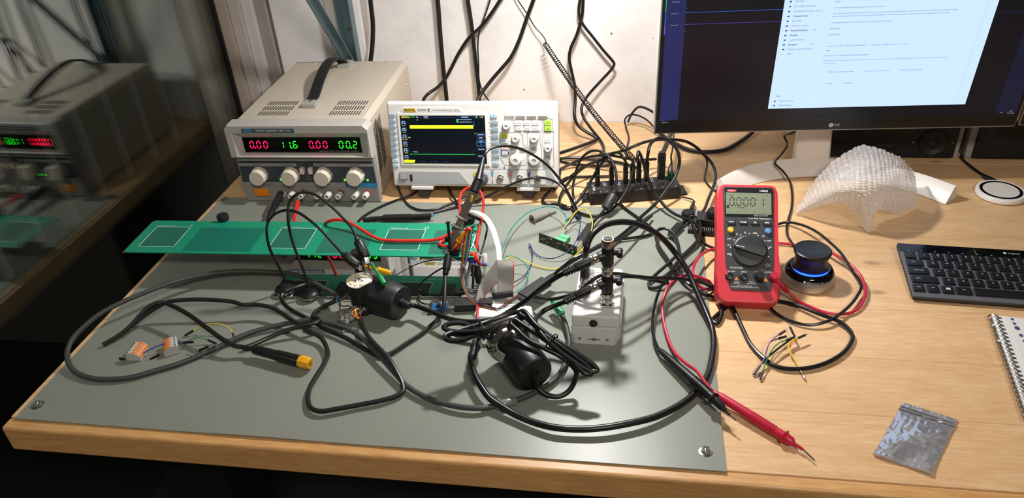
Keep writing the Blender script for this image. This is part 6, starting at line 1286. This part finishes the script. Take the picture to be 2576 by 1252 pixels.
# ------------------------------------------------------------------ USB hub
HU = TR(V((-.0774, 1.2249, 0)), rz=11.9)
hub = thing('usb_hub', 'long black metal USB hub full of plugged cables behind the mat', 'usb hub', HU); HUB = mat('hub_black_metal', '1e1d1c', .42, .2, noise_amt=.04)
MB().bx(0, .166, 0, .047, .001, .0235, .0008).build('housing', HUB, hub); MB().bx(-.013, .182, .012, .047, .0, .0018, .0004).build('mounting_flange', HUB, hub)
for x in (-.008, .175):
    for y in (.020, .034): MB().lathe([(.0020, 0), (.0020, .0002)], 12, TR((x, y, .0018))).build('screw_hole', SLOT, hub)
HI = HU.inverted()
def onhub(px, py): return HI @ P(px, py, .0235)
for px, py in ((1521, 464), (1556, 462), (1639, 453)):
    q = onhub(px, py); s_ = MB().bx(q.x - .0028, q.x + .0028, q.y - .0066, q.y + .0066, .0232, .0240, 0).build('usb_socket', STEEL, hub); MB().bx(q.x - .0004, q.x + .0018, q.y - .0056, q.y + .0056, .0238, .0242).build('blue_tongue', mat('usb_blue', '1c56b8', .4), s_)
q = onhub(1687, 446); g_ = MB().bx(q.x - .0065, q.x + .0065, q.y - .004, q.y + .006, .0232, .0350, .0008).build('terminal_block', mat('terminal_sea_green', '1c8058', .45), hub)
for s_ in (-1, 1): MB().cyl(.0018, .0004, TR((q.x + s_ * .0032, q.y - .004, .029), rx=90), 10).build('wire_hole', SLOT, g_)
q = onhub(1674, 440); MB().cyl(.0012, .0008, (q.x, q.y, .0235), 8).build('status_light', LEDG, hub)
txt('StarTech', .0062, WHITEP, hub, TR((.0095, .0235, .0238), rz=-90), bold=.0001)
for k, px in enumerate((1492, 1510, 1526, 1543, 1560, 1594, 1611, 1628, 1645, 1664, 1685, 1697)):
    q = onhub(px, 480 - (px - 1490) * .09); txt('1234567890'[k % 10] + '-', .0034, WHITEP, hub, TR((q.x, .0055, .0238)))
def usbplug(name, label, px, py, top, pts, r=.0028, big=False, material=CABLE, cat='cable', group='usb cables on the hub'):
    b0 = P(px, py, .0238); w_, d_ = (.0125, .0135) if big else (.0078, .0125)
    t = thing(name, label, cat, None, group); h_ = top
    MB().box(w_ * 1.0, d_ * .9, .004, MX.Translation(b0 + V((0, 0, .0016))) @ MX.Rotation(math.radians(12), 4, 'Z')).build('metal_shell', STEEL, t)
    MB().box(w_, d_, h_ * .62, MX.Translation(b0 + V((0, 0, .003 + h_ * .31))) @ MX.Rotation(math.radians(12), 4, 'Z'), .0012).build('plug_body', BLACK, t)
    a0 = b0 + V((0, 0, .003 + h_ * .62)); a1 = b0 + V((0, 0, .003 + h_)); rod(MB(), a0, a1, [(0, r * 1.7), (.3, r * 1.6), (1, r * 1.15)], 12).build('strain_relief', BLACK, t)
    for k in range(3): rod(MB(), a0 + (a1 - a0) * (.15 + .25 * k), a0 + (a1 - a0) * (.28 + .25 * k), [(0, r * 1.75), (1, r * 1.75)], 12).build('strain_ring', BLACK, t)
    MB().tube(smooth([a1 + V((0, 0, -.002))] + [P(*p) if not isinstance(p, V) else p for p in pts], 6), r, 9).build('cable', material, t); return t
usbplug('usb_cable', 'usb cable in the leftmost plug of the black hub', 1503, 470, .038, [(1506, 404, .080), (1516, 396, .085), (1530, 390, .085), (1560, 395, .070), (1600, 402, .050), (1650, 400, .030)], .0026)
usbplug('usb_cable', 'usb cable in the second plug from the left of the black hub', 1538, 466, .036, [(1535, 410, .074), (1528, 398, .080), (1505, 405, .072), (1470, 418, .050), (1440, 440, .026), (1425, 452, .012), (1410, 462, .004)], .0024)
usbplug('usb_cable', 'usb cable in the third plug from the left of the black hub', 1573, 463, .042, [(1570, 399, .085), (1560, 386, .090), (1546, 384, .088), (1530, 392, .080), (1510, 416, .064), (1492, 445, .044), (1470, 482, .022), (1448, 512, .010), (1430, 524, .006), (1414, 522, .0045), (1407, 508, .004), (1414, 484, .008), (1436, 452, .018), (1465, 424, .030), (1500, 407, .034)], .0027)
usbplug('usb_cable', 'grey worn usb cable that sweeps down across the front of the hub', 1590, 462, .040, [(1592, 410, .072), (1594, 420, .066), (1588, 448, .050), (1574, 482, .032), (1556, 509, .018), (1538, 528, .010), (1516, 539, .007), (1494, 543, .006), (1469, 539, .006), (1442, 527, .006)], .0026)
usbplug('usb_cable', 'usb cable that runs from the hub front to the power strip at the right', 1606, 459, .042, [(1604, 394, .090), (1606, 381, .096), (1615, 398, .085), (1623, 427, .066), (1633, 454, .050), (1643, 478, .036), (1657, 498, .026), (1672, 518, .018), (1692, 535, .013), (1722, 549, .014), (1747, 560, .016), (1759, 573, .016), (1760, 590, .014), (1752, 608, .012), (1734, 627, .010), (1715, 645, .010), (1698, 668, .012), (1685, 695, .014), (1672, 712, .012), (1655, 722, .008), (1635, 722, .006), (1634, 708, .008), (1650, 690, .012), (1675, 668, .016), (1705, 640, .018)], .0027)
usbplug('usb_cable', 'usb cable in a tall arch to the right of the coiled cord', 1625, 457, .040, [(1630, 389, .085), (1635, 365, .100), (1648, 351, .106), (1667, 347, .106), (1685, 355, .100), (1702, 375, .088), (1709, 399, .074), (1707, 420, .060), (1695, 451, .044), (1672, 483, .030), (1648, 513, .018), (1610, 548, .010), (1588, 570, .008), (1558, 595, .010), (1539, 607, .014), (1505, 622, .020), (1470, 640, .018)], .0029)
usbplug('usb_cable', 'thick usb cable with a broad plug at the right end of the hub', 1662, 452, .054, [PY(1666, 394, 1.285), PY(1670, 379, 1.31), PY(1678, 360, 1.345), PY(1683, 346, 1.385), PY(1692, 325, 1.43)], .0044, True)
pw = cable('hub_power_wire', 'thin twin power wire into the green terminal block of the hub', 'wire', [(1690, 441, .036), (1690, 425, .045), (1690, 410, .052), (1688, 395, .058), PY(1692, 375, 1.34), PY(1694, 350, 1.38), PY(1696, 325, 1.42)], .0018, CABLE)
MB().tube(smooth([P(1682, 441, .036), P(1682, 425, .045), P(1687, 412, .051), P(1689, 404, .054)], 6), .0011, 7).build('second_core', CABLE, pw)
# interface board usb cable with ferrite core
uc = thing('usb_cable', 'usb cable with a fat ferrite core in front of the hub', 'cable', None, None)
sx = IBM @ V((LB * .9, .0165, .0075)); a = sx; b = P(1487, 567, .016); dr = b - a
seg(MB(), a, a + dr * .30, .0100, .0090, .0004).build('metal_shell', STEEL, uc); seg(MB(), a + dr * .12, b, .0125, .0115, .0018).build('plug_body', BLACK, uc)
for k in range(3): seg(MB(), a + dr * (.45 + k * .08), a + dr * (.48 + k * .08), .0130, .0120, .0004).build('grip_rib', BLACK, uc)
rod(MB(), b, b + dr * .28, [(0, .0040), (1, .0026)], 12).build('strain_relief', BLACK, uc)
MB().tube(smooth([b, P(1498, 553, .014), P(1510, 540, .014), P(1524, 522, .020), P(1544, 490, .036), P(1549, 475, .044), P(1551, 449, .058), P(1546, 419, .074), P(1531, 393, .090), P(1509, 380, .098), P(1487, 380, .096), P(1464, 397, .082), P(1452, 422, .064), P(1445, 449, .046), P(1441, 478, .028), P(1445, 508, .012), P(1447, 527, .007), P(1440, 545, .005), P(1425, 556, .005)], 7), .0024, 9).build('cable', CABLE, uc)
rod(MB(), P(1523, 526, .018), P(1545, 489, .036), [(0, .0060), (.05, .0086), (.15, .0092), (.85, .0092), (.95, .0086), (1, .0060)], 22).build('ferrite_core', mat('ferrite_grey', '2a2a2b', .45), uc)
# ------------------------------------------------------------------ loose desk cables around the hub
lc = 'loose cables behind the hub'
cable('desk_cable', 'black cable from behind the oscilloscope to the hub, upper of the pair', 'cable', [(1395, 402, .010), (1410, 399, .008), (1450, 397, .006), (1499, 401, .005), (1549, 407, .005), (1583, 415, .005), (1610, 425, .006)], .0030, CABLE, lc)
cable('desk_cable', 'thin black cable from behind the oscilloscope, lower of the pair', 'cable', [(1395, 402, .006), (1410, 405, .004), (1437, 412, .0035), (1474, 415, .0035), (1511, 417, .0035), (1545, 412, .004)], .0024, CABLE, lc)
cable('desk_cable', 'black cable on the desk just left of the hub end', 'cable', [(1395, 475, .006), (1410, 456, .005), (1430, 446, .004), (1474, 444, .0035), (1531, 443, .0035), (1545, 441, .0035)], .0024, CABLE, lc)
cable('desk_cable', 'black cable sweeping over the hub and down to the power strip', 'cable', [(1410, 425, .004), (1440, 410, .012), (1482, 395, .026), (1524, 389, .040), (1573, 377, .056), (1598, 366, .064), (1623, 357, .068), (1648, 352, .070), (1697, 351, .066), (1729, 357, .058), (1754, 372, .048), (1771, 389, .040), (1789, 408, .032), (1799, 430, .026), (1799, 455, .022), (1791, 479, .018), (1781, 503, .018), (1771, 528, .020), (1757, 539, .022)], .0029, CABLE, lc)
cable('desk_cable', 'thin cable hanging down beside the power strip cable', 'cable', [(1735, 358, .05), (1760, 378, .035), (1775, 395, .022), (1779, 413, .012), (1775, 434, .006), (1774, 452, .004), (1786, 470, .003), (1801, 481, .003), (1830, 500, .003)], .0018, CABLE, lc)
cable('desk_cable', 'thick cable curving under the left half of the monitor', 'cable', [(1655, 330, .012), (1672, 345, .010), (1697, 360, .008), (1727, 375, .006), (1754, 381, .005), (1786, 382, .005), (1821, 377, .005), (1860, 357, .006), (1890, 335, .010), (1910, 310, .02)], .0044, CABLE, lc)
cable('desk_cable', 'cable lying on the mat between the hub and the sensor box', 'cable', [(1552, 498, .008), (1561, 513, .007), (1578, 528, .006), (1613, 553, .006), (1638, 573, .006), (1644, 582, .006), (1633, 590, .006), (1598, 597, .007), (1558, 601, .009), (1530, 607, .014), (1500, 620, .018), (1470, 640, .016), (1440, 658, .014), (1415, 674, .012), (1392, 690, .010), (1370, 705, .008)], .0025, CABLE, lc)
cable('desk_cable', 'small cable loop on the mat right of the tower', 'cable', [(1716, 700, .010), (1709, 660, .012), (1707, 620, .014), (1695, 588, .018), (1676, 575, .020), (1658, 577, .020), (1650, 592, .018), (1657, 617, .014), (1675, 645, .012), (1700, 680, .012), (1730, 712, .012), (1765, 735, .006), (1800, 748, .004), (1835, 752, .004)], .0027, CABLE, lc)
k = cable('desk_cable', 'cable with a black data plug lying near the mat corner', 'cable', [(1712, 566, .010), (1722, 558, .010), (1735, 547, .012), (1745, 540, .014)], .0030, CABLE, lc)
seg(MB(), P(1689, 589, .009), P(1712, 565, .010), .013, .0085, .0012).build('plug_body', BLACK, k); seg(MB(), P(1686, 593, .009), P(1691, 587, .009), .010, .0045, .0004).build('plug_shell', DARKMETAL, k)
cable('desk_cable', 'thin cable rising from the desk to the left monitor edge', 'cable', [(1575, 392, .004), (1577, 370, .004), (1582, 345, .006), (1575, 320, .012), (1572, 300, .022), (1582, 290, .030), (1600, 289, .034), (1625, 300, .030), (1644, 318, .024), (1660, 330, .02)], .0018, CABLE, lc)
cable('desk_cable', 'short dark cable bent at the foot of the wall', 'cable', [PY(1580, 306, 1.585), PY(1590, 285, 1.57), PY(1607, 269, 1.555), PY(1624, 272, 1.54), PY(1644, 283, 1.52), PY(1665, 300, 1.5)], .0026, CABLE, lc)
cable('desk_cable', 'black cable from under the oscilloscope to the crocodile clip', 'cable', [(900, 559, .008), (912, 546, .006), (945, 526, .005), (985, 508, .005), (1030, 492, .006), (1062, 473, .010), (1090, 459, .014), (1110, 456, .016), (1124, 466, .014), (1138, 490, .010), (1152, 515, .006), (1165, 535, .005)], .0022, CABLE, lc)
cable('desk_cable', 'black cable dropping from the left corner of the oscilloscope', 'cable', [(1000, 468, .012), (1006, 482, .006), (1014, 498, .004), (1030, 517, .005), (1058, 528, .006), (1090, 527, .006), (1130, 513, .006), (1170, 496, .006), (1215, 478, .006)], .0020, CABLE, lc)
cable('desk_cable', 'black cable dropping from the right end of the oscilloscope', 'cable', [(1410, 425, .02), (1405, 450, .012), (1390, 472, .006), (1372, 492, .004), (1365, 505, .004), (1372, 512, .004), (1390, 512, .004), (1425, 518, .004)], .0026, CABLE, lc)
cable('controller_cable', 'thin black cable from behind the monitor neck to the knob controller', 'cable', [PY(2002, 330, 1.41), PY(1985, 337, 1.40), (1973, 343, .04), (1980, 360, .03), (1966, 388, .030), (1950, 411, .030), (1968, 429, .020), (1984, 450, .010), (1992, 484, .004), (1991, 523, .003), (1984, 549, .003), (1979, 575, .003), (1981, 592, .004), (1993, 612, .005), (2003, 628, .006)], .0019, CABLE)
# ------------------------------------------------------------------ power strip and ribbed strip behind the multimeter
psx = thing('power_strip', 'black power strip half hidden behind the multimeter', 'power strip'); a, b = P(1752, 556, .014), P(1860, 566, .014)
uM = basis(a, b - a, V((0, 1, 0)))
MB().bx(0, .10, -.012, .020, -.013, .010, .002, uM).build('housing', BLACK, psx)
for k in range(6): MB().bx(.002 + k * .0022, .0032 + k * .0022, -.0125, .016, .009, .0112, 0, uM).build('vent_rib', DGREY, psx)
MB().lathe([(.0120, 0), (.0125, .002), (.0125, .010), (.011, .0125), (.004, .013)], 24, uM @ TR((.028, .004, .010))).build('round_plug', RUBBER, psx); MB().lathe([(.0105, 0), (.011, .002), (.011, .008), (.0095, .0105), (.003, .011)], 24, MX.Translation(P(1730, 545, .008))).build('round_knob', RUBBER, psx)
k = rod(MB(), P(1738, 530, .012), P(1746, 506, .012), [(0, .0044), (.4, .0036), (1, .0020)], 12).build('side_plug', BLACK, psx); MB().tube(smooth([P(1746, 508, .012), P(1742, 502, .008), P(1730, 498, .005), P(1718, 496, .005)], 6), .0014, 7).build('side_wire', CABLE, psx)
rs = thing('ribbed_strip', 'dark ribbed plastic strip lying across the mat edge left of the multimeter', 'strip'); a, b = P(1730, 581, .004), P(1815, 588, .004); uM = basis(a, b - a, V((0, 1, 0))); LL = (b - a).length
MB().bx(0, LL, -.005, .009, -.003, .004, .001, uM).build('base', BLACK, rs); rb0 = None
for k in range(int(LL / .0032)):
    M_ = uM @ TR((.002 + k * .0032, 0, .004))
    if rb0 is None: rb0 = MB().bx(-.0009, .0009, -.005, .009, 0, .0035, .0003).build('rib', mat('rib_grey', '6c6862', .5), rs, M_)
    else: inst(rb0, 'rib', rs, M_)
# ------------------------------------------------------------------ cables hanging on the wall
def upward(q):                                            # the cables run on up the wall to the shelf
    d = q[0] - q[1]; return [q[0] + V((d.x * 3, -.02, .55)), q[0] + V((d.x * 1.5, -.005, .2))] + q
def wcable(label, pts, r): return tag(MB().tube(smooth(upward([PY(*p) for p in pts]), 6), r, 10).build('hanging_cable', CABLE), label, 'cable', 'cables hanging on the wall')
wcable('black cable hanging beside the white batten behind the power supply', [(928, -30, 1.583), (934, 20, 1.583), (938, 60, 1.583), (937, 110, 1.58), (932, 155, 1.57), (928, 180, 1.56)], .0050)
wcable('straight thick black cable hanging left above the oscilloscope', [(1095, -40, 1.59), (1101, 0, 1.59), (1108, 90, 1.59), (1115, 170, 1.588), (1123, 245, 1.58), (1126, 290, 1.57)], .0047)
wcable('second straight black cable hanging above the oscilloscope', [(1172, -40, 1.588), (1177, 0, 1.588), (1186, 60, 1.588), (1196, 150, 1.586), (1205, 235, 1.58), (1208, 285, 1.57)], .0042)
wcable('black cable slanting down left across the two straight ones', [(1275, -30, 1.578), (1258, 0, 1.578), (1236, 34, 1.576), (1211, 66, 1.576), (1181, 94, 1.574), (1154, 134, 1.572), (1134, 174, 1.57), (1120, 198, 1.568), (1100, 220, 1.56), (1077, 236, 1.548), (1066, 250, 1.53), (1062, 275, 1.51)], .0037)
wcable('thin black cord hanging along the second straight cable', [(1240, -30, 1.584), (1233, 0, 1.584), (1220, 40, 1.584), (1209, 70, 1.584), (1204, 90, 1.584), (1202, 117, 1.584), (1204, 161, 1.584), (1206, 205, 1.582), (1217, 235, 1.575), (1234, 258, 1.56)], .0016)
wcable('black cable curving down to the middle of the oscilloscope', [(1350, -30, 1.58), (1342, 0, 1.58), (1328, 38, 1.578), (1305, 104, 1.574), (1285, 144, 1.57), (1262, 172, 1.565), (1241, 196, 1.56), (1214, 231, 1.545), (1200, 256, 1.53), (1194, 285, 1.51)], .0040)
wcable('black cable with a double bend running down the wall onto the desk', [(1468, -30, 1.59), (1467, 0, 1.59), (1464, 40, 1.588), (1451, 87, 1.585), (1436, 121, 1.58), (1432, 146, 1.578), (1439, 184, 1.572), (1446, 218, 1.565), (1447, 255, 1.555), (1445, 290, 1.535), (1454, 315, 1.515), (1476, 332, 1.505), (1497, 344, 1.498), (1501, 350, 1.494), (1493, 355, 1.485), (1470, 364, 1.46), (1442, 374, 1.43), (1405, 386, 1.40)], .0034)
wcable('black cable with a pointed bend to the right on the wall', [(1465, -30, 1.58), (1459, 0, 1.58), (1456, 22, 1.58), (1458, 44, 1.58), (1467, 62, 1.58), (1493, 95, 1.58), (1519, 128, 1.58), (1540, 152, 1.58), (1545, 161, 1.58), (1540, 172, 1.58), (1510, 205, 1.578), (1483, 235, 1.572), (1469, 255, 1.565), (1463, 272, 1.555), (1467, 293, 1.54), (1486, 322, 1.52), (1510, 352, 1.49), (1518, 368, 1.46), (1519, 380, 1.43), (1510, 388, 1.40)], .0030)
k = thing('coiled_cord', 'springy coiled black cord slanting down the wall to the hub', 'cord')
MB().tube(smooth(upward([PY(1290, -30, 1.59), PY(1303, 0, 1.59), PY(1328, 38, 1.588), PY(1345, 67, 1.585), PY(1364, 88, 1.58), PY(1373, 103, 1.576), PY(1373, 112, 1.572)]), 6), .0013, 7).build('straight_end', CABLE, k)
a, b = PY(1370, 108, 1.572), P(1600, 408, .075); mid = [a + (b - a) * t + V((0, 0, -.012 * math.sin(math.pi * t))) for t in [i / 24 for i in range(25)]]
cl_ = smooth(mid, 40); pts = []; turns = 66; dr = (b - a).normalized(); u0 = dr.orthogonal().normalized(); v0 = dr.cross(u0)
for i, p in enumerate(cl_):
    t = i / (len(cl_) - 1); an = 2 * math.pi * turns * t; pts.append(p + (u0 * math.cos(an) + v0 * math.sin(an)) * (.0047 if t > .01 else .0036))
MB().tube(pts, .00105, 6).build('coil', CABLE, k)
for i_, (px, py, r) in enumerate(((1538, 84, .0022), (1318, 225, .0018), (1643, 96, .001))):
    tag(MB().lathe([(r, 0), (r * .9, .0008), (r * .4, .001)], 9, TR(PY(px, py, 1.6048), rx=90)).build('wall_chip', mat('old_plug_grey', '6c6a66', .8)), ('grey plugged screw hole in the wall left of the monitor', 'tiny chipped spot in the plaster above the oscilloscope', 'small dark speck on the wall beside the monitor edge')[i_], 'mark')
# ------------------------------------------------------------------ put each group's empty at the base of its thing
for e in list(COL.objects):
    if e.type == 'EMPTY' and e.parent is None and e.location.length < 1e-9:
        kids = [c for c in COL.objects if c.parent == e and c.type == 'MESH']
        pts = [c.matrix_basis @ V(b) for c in kids for b in c.bound_box]
        if not pts: continue
        lo_ = [min(p[i] for p in pts) for i in range(3)]; hi_ = [max(p[i] for p in pts) for i in range(3)]
        base = V(((lo_[0] + hi_[0]) / 2, (lo_[1] + hi_[1]) / 2, lo_[2]))
        e.location = base
        for c in COL.objects:
            if c.parent == e: c.matrix_parent_inverse = MX.Translation(-base)
